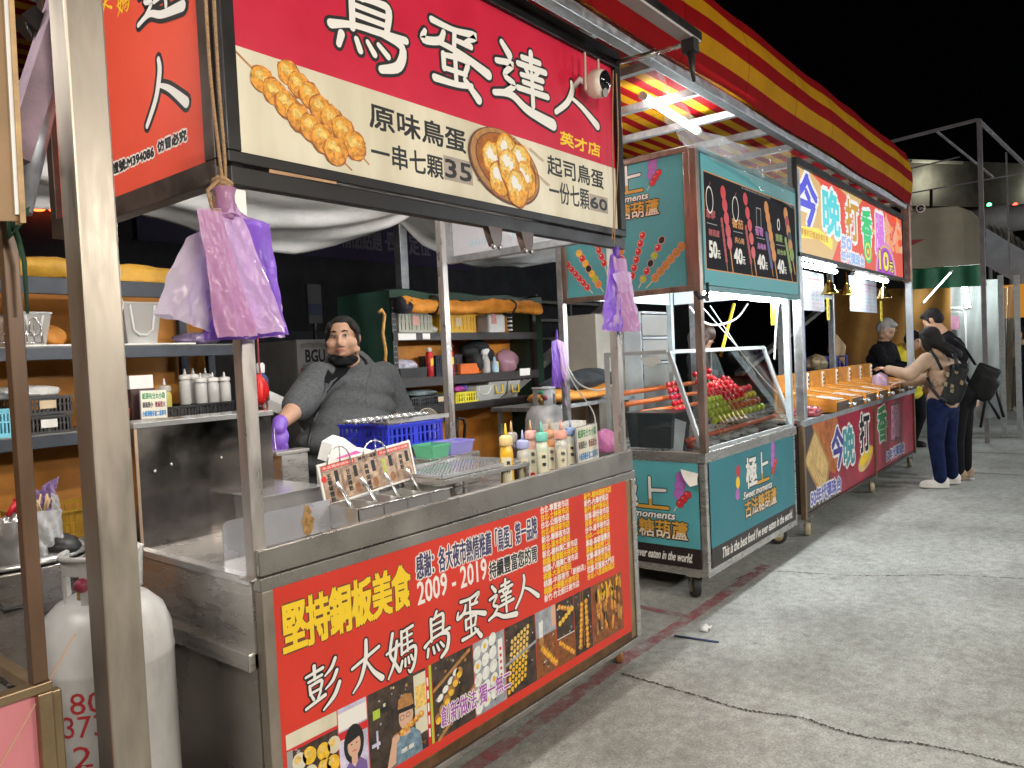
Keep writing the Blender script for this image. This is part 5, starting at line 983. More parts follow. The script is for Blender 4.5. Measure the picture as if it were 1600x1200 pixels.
lumpbag((on(310, 527, LY+.1).x, LY+.14, Z1+.035), (.12, .09, .04), M('foil violet bag', (.20, .15, .26), .3, .2, .5, 30), 'dark shiny bag on the upper shelf under the lilac bags', 'plastic_bag', 'plastic bag', 7)
b = MB(); b.box((on(40, 540, LY).x, LY+.012, Z1+.002), (on(308, 540, LY).x, LY+.06, Z1+.010)); tag(b.build('edge_strip', PAPER), 'thin white strip along the front of the upper shelf', 'strip')
# lower shelf
Z2 = SHZ[2]; BKC = M('black crate plastic', (.025, .025, .028), .45)
crate((on(-30, 650, LY).x, LY+.01, Z2), (on(22, 650, LY).x, LY+.33, Z2+.13), M('sky blue crate', (.16, .52, .66), .4), 'light blue plastic crate on the lower shelf at the left edge', 9, 6)
crate((on(40, 650, LY).x, LY+.01, Z2), (on(113, 650, LY).x, LY+.33, Z2+.085), BKC, 'lower black crate of the stack beside the blue crate', 12, 6, 'black crates on the left rack', PAPER)
crate((on(36, 640, LY).x, LY+.01, Z2+.09), (on(115, 640, LY).x, LY+.33, Z2+.175), BKC, 'upper black crate with a tan tag, stacked beside the blue crate', 12, 6, 'black crates on the left rack', M('tan tag', (.58, .46, .30), .7))
lumpbag((on(60, 620, LY).x, LY+.18, Z2+.20), (.16, .1, .035), M('white cloth rag', (.65, .64, .62), .9, 0, .1, 9, bump=.6), 'white rag heaped in the upper black crate', 'rag', 'rag', 9)
t = thing('red_tub', 'red plastic tub of wrapped cups on the lower shelf beside the notice', 'tub', (on(192, 640, LY).x, LY+.1, Z2)); b = MB(); binmb(b, (on(176, 645, LY).x, LY+.02, Z2), (on(207, 645, LY).x, LY+.2, Z2+.085), tp=.008); b.build('tub', M('red tub plastic', (.38, .045, .03), .4), t)
for i in range(4): b = MB(); b.lathe([(.026, 0), (.03, .06)], (on(180+8*i, 632, LY).x, LY+.09+.015*(i % 2), Z2+.09), 14, ax=(.8, .1, .2)); b.build('cup', M('pinkish cup', (.55, .36, .34), .4), t)
b = MB(); xa, xb = on(207, 650, LY).x, on(245, 650, LY).x; b.box((xa, LY+.0, Z2), (xb, LY+.16, Z2+.185)); b.box((xa-.006, LY-.004, Z2+.187), (xb-.01, LY+.14, Z2+.255), 1); tag(b.build('napkin_box', [M('dark maroon box', (.06, .03, .03), .4), PAPER]), 'dark maroon box topped by a white napkin box, behind the printed notice', 'box')
notice([(221, 655), (261, 652), (259, 610), (220, 611)], LY-.06, 'printed paper bag notice standing on the left rack above the tall steel box', 'notice_card', .01)
squeeze((on(264, 630, LY+.05).x, LY+.09, Z2+.0), M('cooking oil', (.52, .46, .10), .25), CLEARP, 'oil filled squeeze bottle standing right of the printed notice', .17, .034, WHITEP, grp='squeeze bottles on the left rack')
CB2 = M('empty bottle plastic', (.58, .58, .57), .35, 0, .05, 10, trans=.2); rr = random.Random(1)
crate((on(262, 640, LY).x, LY-.005, Z2), (on(310, 640, LY).x, LY+.3, Z2+.08), BKC, 'black crate on the lower shelf right of the printed notice', 9, 6, 'black crates on the left rack', solid=True)
crate((on(311, 640, LY).x, LY-.005, Z2), (on(365, 640, LY).x, LY+.3, Z2+.085), BKC, 'black crate on the lower shelf carrying the empty white bottles', 9, 6, 'black crates on the left rack', solid=True)
for i, (px, dy, lab) in enumerate(((292, .10, 'leftmost empty bottle of the cluster on the black crate'), (305, .12, 'empty bottle second from the left, behind the front pair'), (316, .03, 'front left empty white bottle of the cluster on the black crate'), (324, .16, 'tall empty bottle in the middle back of the cluster'), (335, .03, 'front middle empty white bottle of the cluster'), (353, .06, 'rightmost empty white bottle with a pale red collar'))):
    squeeze((on(px, 640, LY+dy).x, LY+dy, Z2+.082), CB2, M('white cap', (.68, .66, .64), .4), lab, .125+.02*(dy > .09), .032, grp='squeeze bottles on the left rack')
lumpbag((on(397, 628, LY-.3).x, LY-.35, 1.45), (.045, .05, .085), M('red packet', (.55, .02, .02), .3, 0, .1), 'shiny red packet hanging beyond the tall steel box', 'packet', 'packet', 12)
rope('cord', [on(402, 500, 3.7), on(404, 560, 3.7), on(412, 610, 3.68), on(418, 635, 3.7), on(412, 640, 3.7), on(407, 622, 3.7)], .005, M('red cord', (.30, .05, .05), .7), 'thin dark red cord hanging in loops beside the left rack')
t = thing('jug', 'blue and white jug hanging by the end of the left rack', 'jug', on(408, 580, 3.75)); b = MB(); c = on(408, 600, 3.75); b.lathe([(.03, -.10), (.042, -.09), (.042, .03), (.02, .06)], c, 16); b.build('jug_body', M('navy jug', (.03, .05, .13), .4), t); b = MB(); b.lathe([(.02, .06), (.025, .065), (.025, .11), (.015, .12)], c, 14); b.build('cap', WHITEP, t)
b = MB(); b.prism([on(404, 616, 3.85), on(480, 651, 3.55), on(480, 664, 3.55), on(404, 634, 3.85)], (.02, .03, .05)); tag(b.build('white_board', WHITEP), 'long white board leaning behind the vendor from the left rack', 'board')
# right rack with green cover
RY = 4.3; rx0, rx1 = on(613, 520, RY).x, on(838, 520, RY).x
rk = thing('storage_rack', 'dark storage rack under a green cover with its orange front flap rolled up', 'storage rack', ((rx0+rx1)/2, 4.5, 0), 'storage racks behind the egg stall')
for x_, y_ in ((rx0, RY), (rx1-.05, RY), (rx0, RY+.5), (rx1-.05, RY+.5), ((rx0+rx1)/2+.35, RY+.5)):
    b = MB(); b.box((x_, y_, 0), (x_+.05, y_+.045, 2.05)); b.build('upright', BLACKM, rk)
b = MB()
for i in range(22):
    for k in (.014, .034): b.lathe([(.006, 0), (.006, .002)], (rx0+k, RY-.0015, 1.1+.042*i), 6, ax=(0, 1, 0))
b.build('punched_holes', M('hole grey', (.22, .22, .22), .6), rk)
RB = (1.785, 1.435, 1.215, .75)
RZ = []
for (pa, pb, hh) in (((625, 521), (828, 518), .065), ((630, 592), (828, 578), .075), ((640, 640), (832, 617), .06)):
    z_ = (on(*pa, RY).z+on(*pb, RY).z)/2; RZ.append(z_); b = MB(); b.box((rx0, RY-.012, z_-hh), (rx1, RY-.001, z_)); b.build('beam', M('rack beam charcoal', (.035, .03, .03), .5, .2, .3), rk, bevel=.004); b = MB(); b.box((rx0+.01, RY, z_-.02), (rx1-.01, RY+.34, z_-.002)); b.build('shelf', M('shelf brown', (.12, .10, .085), .6, 0, .2), rk)
b = MB(); b.grid(lambda u, v: V(rx0-.02+(rx1-rx0+.06)*u, RY+.36+.03*math.sin(u*13+v*3)*v, 2.06-2.0*v), 50, 30); b.build('back_tarp', M('orange inner tarp', (.80, .30, .04), .6, 0, .25, 3, bump=.35, bsc=4), rk)
b = MB(); GT = M('green tarpaulin', (.018, .055, .04), .5, 0, .25, 4, bump=.3, bsc=6)
b.grid(lambda u, v: V(rx0-.04+(rx1-rx0+.1)*u, RY-.03+.62*v, 2.115+.012*math.sin(u*21)+.01*math.sin(v*5+u*8)), 30, 8); b.grid(lambda u, v: V(rx0-.045+.015*math.sin(u*9+v*4), RY-.03+.62*u, 2.115-2.0*v), 16, 30); b.grid(lambda u, v: V(rx1+.045+.01*math.sin(u*9+v*4), RY-.03+.62*u, 2.115-2.0*v), 16, 30); b.grid(lambda u, v: V(rx0-.04+(rx1-rx0+.1)*u, RY-.035, 2.115-.06*v+.01*math.sin(u*20)), 30, 2); b.build('cover', GT, rk)
for p_ in ((622, 521, 650, 531), (660, 521, 672, 530), (812, 576, 828, 586)):
    b = MB(); a, c = on(p_[0], p_[1], RY-.014), on(p_[2], p_[3], RY-.014); b.box((a.x, RY-.016, c.z), (c.x, RY-.0125, a.z)); b.build('sticker', PAPER, rk)
a, c = on(624, 477, RY-.05), on(838, 474, RY-.05)
t = thing('rolled_tarp', 'orange flap rolled up and strapped along the top of the right rack', 'tarpaulin', (a+c)/2); b = rolled((a.x, RY-.06, a.z), (c.x, RY-.06, a.z+.02), .056, ORR, 5); b.build('cloth', ORR, t)
for px in (676, 795): b = MB(); q = on(px, 475, RY-.06); b.tube([(q.x+.012*math.sin(k*3), RY-.06+.076*math.cos(k), a.z+.01+.068*math.sin(k)) for k in (2*math.pi*i/16 for i in range(16))], .016, 6, flat=.4, closed=True); b.build('strap', BLACKP, t)
b = MB(); b.lathe([(.062, -.09), (.068, -.02), (.066, 0), (.02, .004)], (a.x-.01, RY-.06, a.z), 18, ax=(-1, 0, 0)); b.build('end_roll', M('dark roll end', (.02, .02, .03), .7, 0, .4), t)
b = MB(); p = [on(592, 489, 4.2), on(596, 484, 4.2), on(601, 492, 4.2), on(598, 520, 4.2), on(603, 550, 4.2), on(601, 575, 4.2)]; b.tube(p, .013, 8); tag(b.build('walking_stick', M('varnished wood', (.50, .26, .06), .35, 0, .2, 20)), 'curved wooden stick leaning against the green cover behind the vendor', 'stick')
def rbox(p0, p1, y0=RY+.03): a, c = on(p0[0], p0[1], y0), on(p1[0], p1[1], y0); return a, c
z_ = RZ[0]
def rk_crate(x0p, x1p, z0, h, mat, label, d=.3, y0=RY+.02, tagm=None, nx=9, solid=False): return crate((on(x0p, 560, y0).x, y0, z0), (on(x1p, 560, y0).x, y0+d, z0+h), mat, label, nx, 6, 'crates on the right rack', tagm, solid=solid)
rk_crate(626, 678, z_, .165, M('grey green crate', (.36, .37, .29), .45, 0, .1), 'grey green crate at the left of the top shelf of the right rack', tagm=M('pink tag', (.65, .35, .30), .7), solid=True)
rk_crate(690, 746, z_, .155, M('yellow crate', (.66, .38, .02), .4, 0, .1), 'yellow crate with a paper tag on the top shelf of the right rack', tagm=M('tan tag', (.58, .46, .30), .7), solid=True)
t = thing('jug', 'white plastic jug with faint red print on the top shelf of the right rack', 'jug', on(777, 515, RY+.1)); a = on(765, 515, RY+.08); c = on(789, 488, RY+.08); b = MB(); b.box((a.x, RY+.08, z_), (c.x, RY+.24, c.z-.02)); b.build('jug_body', M('milky jug', (.62, .60, .58), .4), t, bevel=.02); b = MB(); b.box((a.x+.03, RY+.076, z_+.08), (a.x+.10, RY+.079, z_+.17)); b.build('print', M('faint red print', (.55, .25, .24), .6, 0, .5, 90), t)
b = MB(); q = on(797, 515, RY+.1)
for k in range(9): b.lathe([(.022, 0), (.026, .008), (.022, .016)], (q.x, RY+.1, z_+.02+.02*k), 12, m=k % 2)
tag(b.build('coiled_hose', [PAPER, BLACKP]), 'black and white ribbed tube standing beside the white jug', 'hose')
lumpbag((on(684, 515, RY+.08).x, RY+.1, z_+.03), (.07, .06, .04), PAPER, 'white cloth lump between the two crates on the top shelf', 'rag', 'rag', 3)
z_ = RZ[1]
q0, q1 = on(626, 580, RY+.02), on(668, 580, RY+.02); b = MB(); binmb(b, (q0.x, RY+.02, z_), (q1.x, RY+.3, z_+.075), tp=.006); tag(b.build('black_tray', BLACKP), 'shallow black tray on the middle shelf of the right rack', 'tray')
lumpbag(((q0.x+q1.x)/2, RY+.16, z_+.10), (.16, .09, .055), M('white violet rag', (.52, .50, .58), .8, 0, .6, 14, tint=(.10, .07, .2)), 'white and violet rag heaped on the black tray', 'rag', 'rag', 15)
def can(px, py0, py1, label):
    q = on(px, py1, RY+.04); h = on(px, py0, RY+.04).z-z_; t = thing('spray_can', label, 'spray can', (q.x, RY+.05, z_), 'red spray cans on the right rack'); b = MB(); b.lathe([(.028, 0), (.03, .005), (.03, h*.8), (.02, h*.86)], (q.x, RY+.05, z_), 16); b.build('can_body', M('red can print', (.55, .03, .035), .3, .3, .3, 26), t)
    b = MB(); b.obox((q.x-.005, RY+.019, z_+h*.5), (.016, 0, .004), (0, .0008, 0), (0, 0, .03)); b.build('can_label', YEL, t); b = MB(); b.lathe([(.018, h*.86), (.02, h*.88), (.02, h*.98), (.01, h)], (q.x, RY+.05, z_), 12); b.build('nozzle', WHITEP, t)
can(674, 543, 588, 'red spray can beside the black tray on the middle shelf'); can(706, 541, 584, 'red spray can half hidden behind the bright rear post')
rk_crate(681, 702, z_, .17, M('navy crate', (.02, .025, .045), .45), 'dark navy crate between the two red spray cans', y0=RY+.1, d=.2, nx=5)
rk_crate(708, 722, z_, .17, BKC, 'narrow black crate right of the second red spray can', y0=RY+.1, d=.2, nx=4)
BCL = M('black cloth bag', (.012, .012, .014), .7, 0, .3, 12, bump=.5, bsc=10)
def soft(parts, name, mat, label, cat, vox=.012, sm=4):
    b = MB()
    for c, r_ in parts: b.ell(c, r_, 14, 9)
    return tag(blob(b, name, mat, vox, smooth=sm), label, cat)
q = on(735, 560, RY+.12); soft([((q.x, RY+.14, z_+.20), (.11, .08, .06)), ((q.x+.18, RY+.2, z_+.22), (.16, .09, .09)), ((q.x+.06, RY+.1, z_+.10), (.07, .06, .09)), ((q.x+.3, RY+.2, z_+.16), (.10, .08, .07)), ((q.x+.12, RY+.16, z_+.14), (.16, .08, .11))], 'shoulder_bag', BCL, 'black cloth bag slumped on the middle shelf of the right rack', 'bag')
a, c = on(722, 583, RY+.05), on(750, 569, RY+.05); b = MB(); b.box((a.x, RY+.06, z_), (c.x, RY+.14, c.z+.012)); tag(b.build('orange_box', M('bright orange plastic', (.75, .16, .02), .4), bevel=.008), 'bright orange box under the strap of the black bag', 'box')
a = on(763, 581, RY+.03); t = thing('spray_bottle', 'white trigger spray bottle on the middle shelf of the right rack', 'spray bottle', (a.x, RY+.05, z_)); b = MB(); b.lathe([(.034, 0), (.036, .01), (.036, .10), (.016, .15), (.015, .165)], (a.x, RY+.05, z_), 16); b.build('bottle_body', CB2, t); b = MB(); b.prism([(a.x-.05, RY+.04, z_+.19), (a.x-.05, RY+.04, z_+.165), (a.x+.012, RY+.04, z_+.165), (a.x+.045, RY+.04, z_+.20), (a.x+.03, RY+.04, z_+.215), (a.x-.03, RY+.04, z_+.21)], (0, .022, 0)); b.prism([(a.x-.03, RY+.045, z_+.166), (a.x-.045, RY+.045, z_+.12), (a.x-.036, RY+.045, z_+.12), (a.x-.015, RY+.045, z_+.166)], (0, .012, 0)); b.build('trigger_head', WHITEP, t)
a = on(776, 580, RY+.03); b = MB(); b.lathe([(.032, 0), (.034, .008), (.032, .07), (.014, .10), (.012, .14)], (a.x, RY+.05, z_), 16); tag(b.build('blue_bottle', M('pale blue bottle', (.34, .52, .66), .3)), 'pale blue bottle beside the white trigger spray bottle', 'bottle')
lumpbag((on(797, 565, RY+.1).x, RY+.15, z_+.10), (.13, .1, .115), sheer('pink clear bag', (.72, .42, .52), .25, transl=.4, bump=.7, bsc=9), 'clear and pink plastic bag at the right of the middle shelf', seed=18)
a = on(786, 575, RY+.03); b = MB(); b.box((a.x-.02, RY+.1, z_), (a.x+.03, RY+.16, z_+.10)); tag(b.build('yellow_packet', M('lemon packet', (.70, .62, .12), .4), bevel=.006), 'small yellow packet behind the pale blue bottle', 'packet')
z_ = RZ[2]
rk_crate(639, 671, z_, .085, BKC, 'black crate on the lowest visible shelf behind the vendor', tagm=None); rk_crate(672, 699, z_, .09, BKC, 'black crate marked with a paper cross on the lowest visible shelf', tagm=M('tan tag', (.58, .46, .30), .7))
lumpbag((on(660, 618, RY+.1).x, RY+.16, z_+.11), (.2, .1, .03), M('grey blue cloths', (.20, .25, .26), .8, 0, .5, 8), 'folded grey blue cloths lying on the black crates', 'rag', 'rag', 19)
rk_crate(709, 744, z_, .09, M('lemon basket', (.70, .62, .05), .4), 'lemon yellow basket on the lowest visible shelf')
lumpbag((on(716, 612, RY+.1).x, RY+.12, z_+.12), (.07, .06, .03), M('magenta cloth', (.45, .05, .30), .6), 'magenta cloth in the lemon yellow basket', 'rag', 'rag', 20); lumpbag((on(726, 608, RY+.1).x, RY+.14, z_+.13), (.06, .06, .04), M('violet blue cloth', (.10, .09, .42), .6), 'violet blue cloth in the lemon yellow basket', 'rag', 'rag', 21)
clearbin(on(745, 620, RY).x, on(773, 620, RY).x, z_, z_+.13, 'small clear box right of the lemon yellow basket', RY+.0, RY+.2, None, GREYP)
clearbin(on(770, 620, RY).x, on(799, 620, RY).x, z_, z_+.155, 'clear box with a yellow carrying handle on the right rack', RY+.04, RY+.3, M('yellow handle', (.70, .52, .03), .4), GREYP)
clearbin(on(799, 620, RY).x, on(818, 620, RY).x, z_, z_+.15, 'narrow clear box at the right end of the right rack', RY+.03, RY+.3, M('yellow handle', (.70, .52, .03), .4), GREYP)
# fan and folding chair behind the blue basket
t = thing('standing_fan', 'wire guarded electric fan behind the blue basket', 'fan', on(668, 668, 3.5)); c = on(668, 668, 3.5); R = .125; b = MB()
for k in range(40):
    a = 2*math.pi*k/40; b.tube([c+V(R*.15*math.cos(a), -.05, R*.15*math.sin(a)), c+V(R*.7*math.cos(a), -.045, R*.7*math.sin(a)), c+V(R*math.cos(a), 0, R*math.sin(a))], .0022, 4)
for r_, y_ in ((R, 0), (R*.6, -.047)): b.tube([c+V(r_*math.cos(a), y_, r_*math.sin(a)) for a in (2*math.pi*i/40 for i in range(40))], .0035, 6, closed=True)
b.build('guard', M('beige wire', (.55, .50, .40), .4), t)
for k in range(3):
    b = MB(); a = k*2.09; b.prism([c+V(.02*math.cos(a), -.01, .02*math.sin(a)), c+V(.1*math.cos(a-.35), -.02, .1*math.sin(a-.35)), c+V(.11*math.cos(a+.2), 0, .11*math.sin(a+.2)), c+V(.05*math.cos(a+.6), .0, .05*math.sin(a+.6))], (0, .003, 0)); b.build('blade', M('orange blade', (.6, .22, .08), .4), t)
b = MB(); b.lathe([(.018, 0), (.018, .9)], (c.x, c.y+.05, .03), 10); b.lathe([(.16, 0), (.15, .02), (.03, .035)], (c.x, c.y+.05, .002), 24); b.build('stand', WHITEP, t)
b = MB(); b.tube([on(714, 720, 3.7), on(714, 658, 3.7), on(718, 653, 3.7), on(724, 655, 3.7), on(727, 664, 3.7), on(722, 720, 3.7)], .011, 8); zc = on(714, 720, 3.7); b.tube([zc, (zc.x, 3.7, 0)], .011, 8); zc = on(722, 720, 3.7); b.tube([zc, (zc.x, 3.9, 0)], .011, 8); tag(b.build('chair_frame', BLACKM), 'bent black tube of a folding chair in front of the right rack', 'chair')
# ------------------------------------------------------------------ dark background behind
t = thing('truck', 'pale truck tail with a partly hidden number plate in the dark behind the vendor', 'truck', (4.6, 7.2, 0)); ty = 6.3
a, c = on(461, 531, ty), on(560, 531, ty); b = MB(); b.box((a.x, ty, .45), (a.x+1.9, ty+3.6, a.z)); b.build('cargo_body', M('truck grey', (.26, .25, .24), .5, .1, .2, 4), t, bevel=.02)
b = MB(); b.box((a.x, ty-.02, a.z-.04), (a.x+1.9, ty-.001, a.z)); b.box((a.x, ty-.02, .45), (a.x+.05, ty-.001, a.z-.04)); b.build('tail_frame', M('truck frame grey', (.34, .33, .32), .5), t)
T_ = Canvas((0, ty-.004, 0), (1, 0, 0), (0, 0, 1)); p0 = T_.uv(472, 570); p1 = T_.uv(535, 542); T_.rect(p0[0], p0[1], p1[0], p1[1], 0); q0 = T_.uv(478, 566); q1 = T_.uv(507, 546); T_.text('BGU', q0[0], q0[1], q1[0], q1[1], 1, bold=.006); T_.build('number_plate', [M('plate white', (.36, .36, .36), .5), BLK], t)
b = MB(); p0, p1 = on(470, 584, ty-.01), on(482, 575, ty-.01); b.box((p0.x, ty-.03, p0.z), (p1.x, ty-.001, p1.z)); b.build('tail_light', M('tail light red', (.25, .02, .03), .3), t)
b = MB(); p0, p1 = on(466, 598, ty-.01), on(478, 591, ty-.01); b.box((p0.x, ty-.04, p0.z), (p1.x, ty-.001, p1.z)); b.build('latch', BLACKM, t)
for x_ in (a.x+.25, a.x+1.65):
    for y_ in (ty+.6, ty+2.8): b = MB(); b.lathe([(.2, -.1), (.34, -.1), (.36, -.06), (.36, .06), (.34, .1), (.2, .1)], (x_, y_, .362), 28, ax=(1, 0, 0)); b.build('wheel', RUBBER, t)
b = MB(); b.box((a.x+.1, ty+.05, .36), (a.x+1.8, ty+3.6, .45)); b.build('chassis', BLACKM, t)
by = 11.0; t = thing('building', 'dark workshop building with a dim purple sign across the background', 'building', (6, by, 0)); b = MB(); b.box((-6, by, 0), (24, by+5, 6.5)); b.build('wall', M('night wall', (.035, .034, .04), .8, 0, .3, 2), t)
G_ = Canvas((0, by-.06, 0), (1, 0, 0), (0, 0, 1)); p0 = G_.uv(505, 402); p1 = G_.uv(700, 342); x0 = G_.uv(215, 375)
G_.rect(x0[0], p0[1], p1[0]+.6, p0[1]+1.0, 0); a0 = G_.uv(535, 393); a1 = G_.uv(600, 380)
vb_ = p0[1]+.22; G_.text('精品話題', G_.uv(534, 390)[0], vb_, G_.uv(597, 395)[0], vb_+.42, 1, bold=.012); G_.text('·四輪', G_.uv(603, 395)[0], vb_, G_.uv(632, 395)[0], vb_+.42, 1, bold=.012); G_.text('定位·', G_.uv(640, 395)[0], vb_, G_.uv(676, 395)[0], vb_+.42, 1, bold=.012); G_.text('亞米', G_.uv(232, 360)[0], vb_+.1, G_.uv(290, 360)[0], vb_+.6, 1, bold=.012)
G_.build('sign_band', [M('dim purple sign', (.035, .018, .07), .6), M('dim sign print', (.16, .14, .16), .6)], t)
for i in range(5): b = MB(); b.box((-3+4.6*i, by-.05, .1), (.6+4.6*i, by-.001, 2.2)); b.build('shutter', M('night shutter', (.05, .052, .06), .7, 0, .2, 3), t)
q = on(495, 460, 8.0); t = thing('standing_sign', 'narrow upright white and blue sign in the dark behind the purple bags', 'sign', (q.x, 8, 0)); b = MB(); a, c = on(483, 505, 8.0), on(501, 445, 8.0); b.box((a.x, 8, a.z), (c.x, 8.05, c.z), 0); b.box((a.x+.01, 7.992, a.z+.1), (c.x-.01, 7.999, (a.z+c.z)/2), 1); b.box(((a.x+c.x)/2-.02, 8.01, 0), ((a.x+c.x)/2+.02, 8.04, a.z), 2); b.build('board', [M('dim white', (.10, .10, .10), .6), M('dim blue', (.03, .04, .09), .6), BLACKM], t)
b = MB(); a = on(73, 327, 10.9); 
for dx, w_ in ((-.12, .1), (.12, .11)): b.ell((a.x+dx, 10.88, a.z+.02*dx), (w_, .03, .045), 12, 8)
tag(b.build('red_lamp', emat('red lamp glow', (1, .10, .02), 5)), 'small glowing red orange lamps on the dark building at the upper left', 'lamp')
# ------------------------------------------------------------------ candied fruit stall in teal
TX0, TX1, TY0 = 4.252, 5.90, 1.95
tc = thing('food_cart', 'teal candied fruit cart with slanted glass showcase and black price menu', 'food cart', (5.0, 2.4, 0), 'food carts in a row along the street'); tyb = 2.95
b = MB()
for x_, y_ in ((TX0, TY0), (TX1-.04, TY0), (TX0, tyb-.04), (TX1-.04, tyb-.04)): b.box((x_, y_, .15), (x_+.04, y_+.04, .86))
for z_ in ((.15, .20),):
    b.box((TX0+.0401, TY0+.002, z_[0]), (TX1-.0401, TY0+.038, z_[1])); b.box((TX0+.002, TY0+.0401, z_[0]), (TX0+.038, tyb-.0401, z_[1])); b.box((TX1-.038, TY0+.0401, z_[0]), (TX1-.002, tyb-.0401, z_[1]))
b.box((TX0+.05, TY0+.05, .16), (TX1-.05, tyb, .17)); b.build('base_frame', STEEL, tc, bevel=.003)
b = MB(); b.box((TX0-.012, TY0-.012, .86), (TX1+.012, TY0+.05, .925)); b.box((TX0-.012, TY0+.0501, .86), (TX0+.05, tyb, .925)); b.box((TX1-.05, TY0+.0501, .86), (TX1+.012, tyb, .925)); b.box((TX0+.0501, TY0+.0501, .86), (TX1-.0501, tyb, .90)); b.build('counter_rail', STEEL, tc, bevel=.003)
TM = [TEALD, WHT, GOLD, BLK, PURP, PRED, YEL, M('strip brown black', (.022, .014, .014), .4), TEAL, M('print mauve', (.42, .14, .46), .5), GRN, M('print berry', (.62, .03, .04), .4), ORNG, M('print wood stick', (.62, .58, .40), .6), M('print caramel', (.60, .25, .04), .5), GREYP, M('print dim red', (.38, .03, .03), .5), M('print dim pink', (.45, .12, .42), .5), M('print dim lime', (.22, .32, .05), .5), M('menu black', (.010, .009, .013), .7, 0, .1, 6, spec=.15), M('print dim blue', (.06, .06, .2), .5), M('print salmon halo', (.70, .33, .26), .5)]
(qT, qW, qG, qK, qP, qR, qY, qS, qTL, qM, qGr, qB, qO, qSt, qC, qGy, qDR, qDP, qDL, qMB, qDB, qH) = range(22)
def logo(cv, u, v, s, full=True):                              # brand lettering: large characters, script word, three gold characters, fruit sticks
    if full: cv.text('極', u-.52*s, v, u-.06*s, v+.48*s, qW, bold=.018*s, out=.016*s, om=qK)
    z_ = cv.z; w_ = .052*s
    for k, m_ in ((.016*s, qK), (0, qW)):
        cv.stroke([(u+.17*s, v+.49*s, w_), (u+.17*s, v+.03*s, w_)], m_, k); cv.stroke([(u+.17*s, v+.29*s, w_), (u+.44*s, v+.30*s, w_)], m_, k); cv.stroke([(u-.04*s, v+.02*s, w_), (u+.48*s, v+.02*s, w_)], m_ if m_ == qK else qG, k)
    cv.stroke([(u+.17*s, v+.13*s, w_*.98), (u+.17*s, v+.04*s, w_*.98)], qG)
    for cx, cy, r_, m_, n, dx, dy in ((u+.72*s, v+.52*s, .085*s, qM, 3, -.02*s, -.13*s), (u+.82*s, v+.26*s, .06*s, qB, 3, -.065*s, -.075*s)):
        for k in range(n):
            cv.disc(cx+dx*k, cy+dy*k, r_*1.1, r_*1.1, qK if m_ == qB else qP, 18); cv.disc(cx+dx*k, cy+dy*k, r_, r_*.98, m_, 18); cv.disc(cx+dx*k-r_*.3, cy+dy*k+r_*.35, r_*.25, r_*.18, qH if m_ == qB else qDP, 10)
        cv.stroke([(cx+dx*n, cy+dy*n+.02*s, .014*s), (cx+dx*(n+.6), cy+dy*(n+.6), .012*s)], qSt)
    cv.z = z_+.0015
    cv.text('Sweet moments', u-.66*s if full else u-.5*s, v-.15*s, u+.60*s, v-.035*s, qW, bold=.006*s, out=.012*s, om=qK, sh=.3)
    cv.text('古法糖葫蘆' if full else '糖葫蘆', u-.62*s, v-.46*s, u+.80*s, v-.18*s, qG, bold=.010*s, out=.014*s, om=qK); zz = cv.z
    cv.z += .0012
    vs, fs, _ = txt('古法糖葫蘆' if full else '糖葫蘆')                # white lower half of the gold characters
    zc = cv.lift(); k0 = len(cv.v); h = .28*s
    for f in fs:
        if max(vs[i][1] for i in f) < .42:
            k0 = len(cv.v)
            for i in f: cv.v.append(cv.at(u-.62*s+1.42*s*vs[i][0], v-.46*s+h*vs[i][1], zc))
            cv.face(range(k0, k0+len(f)), qW)
    cv.z = z_
FP = Canvas((0, TY0-.003, 0), (1, 0, 0), (0, 0, 1)); FP.rect(TX0+.045, .201, TX1-.045, .858, qT); FP.rect(TX0+.045, .201, TX1-.045, .325, qS)
FP.text("This is the best food I've ever eaten in the world.", TX0+.20, .232, TX1-.12, .298, qW, bold=.002, sh=.25)
logo(FP, TX0+.85, .60, .42)
for k in range(3): FP.disc(TX0+.50-.012*k, .74-.075*k, .034, .04, (qB, qY, qM)[k], 14)
b = FP; b.build('front_panel', TM, tc)
LP = Canvas((TX0-.003, 0, 0), (0, -1, 0), (0, 0, 1)); LP.rect(-(tyb-.045), .201, -(TY0+.045), .858, qTL); LP.rect(-(tyb-.045), .201, -(TY0+.045), .325, qS)
LP.text("This is the best food I've ever eaten in the world.", -(tyb-.1), .235, -(TY0+.10), .292, qW, bold=.002, sh=.25)
a = LP.uv(1002, 792); logo(LP, a[0], a[1], .40); LP.build('side_panel', TM, tc)
b = MB(); q = [X(1063, 733, TX0-.006), X(1091, 740, TX0-.006), X(1091, 757, TX0-.02), X(1080, 760, TX0-.05)]
b.grid(lambda u, v: (q[0].lerp(q[1], u)).lerp(q[3].lerp(q[2], u), v)+V(-.03*math.sin(v*2.6)*(1-.5*u), 0, 0), 10, 10); b.build('peeled_corner', M('sticker back', (.62, .60, .55), .5), tc)
b = MB(); b.box((TX0+.004, TY0+.04, .205), (TX0+.012, tyb-.04, .855)); b.box((TX0+.05, TY0+.004, .205), (TX1-.05, TY0+.012, .855)); b.box((TX1-.012, TY0+.05, .205), (TX1-.004, tyb-.04, .855)); b.build('inner_sheet', STEELD, tc)
for x_, y_ in ((4.30, 2.06), (5.84, 2.06), (4.30, 2.85), (5.84, 2.85)): caster(tc, (x_, y_, 0), RUBBER, 1.5, .7 if x_ < 5 else 2.2, .15)
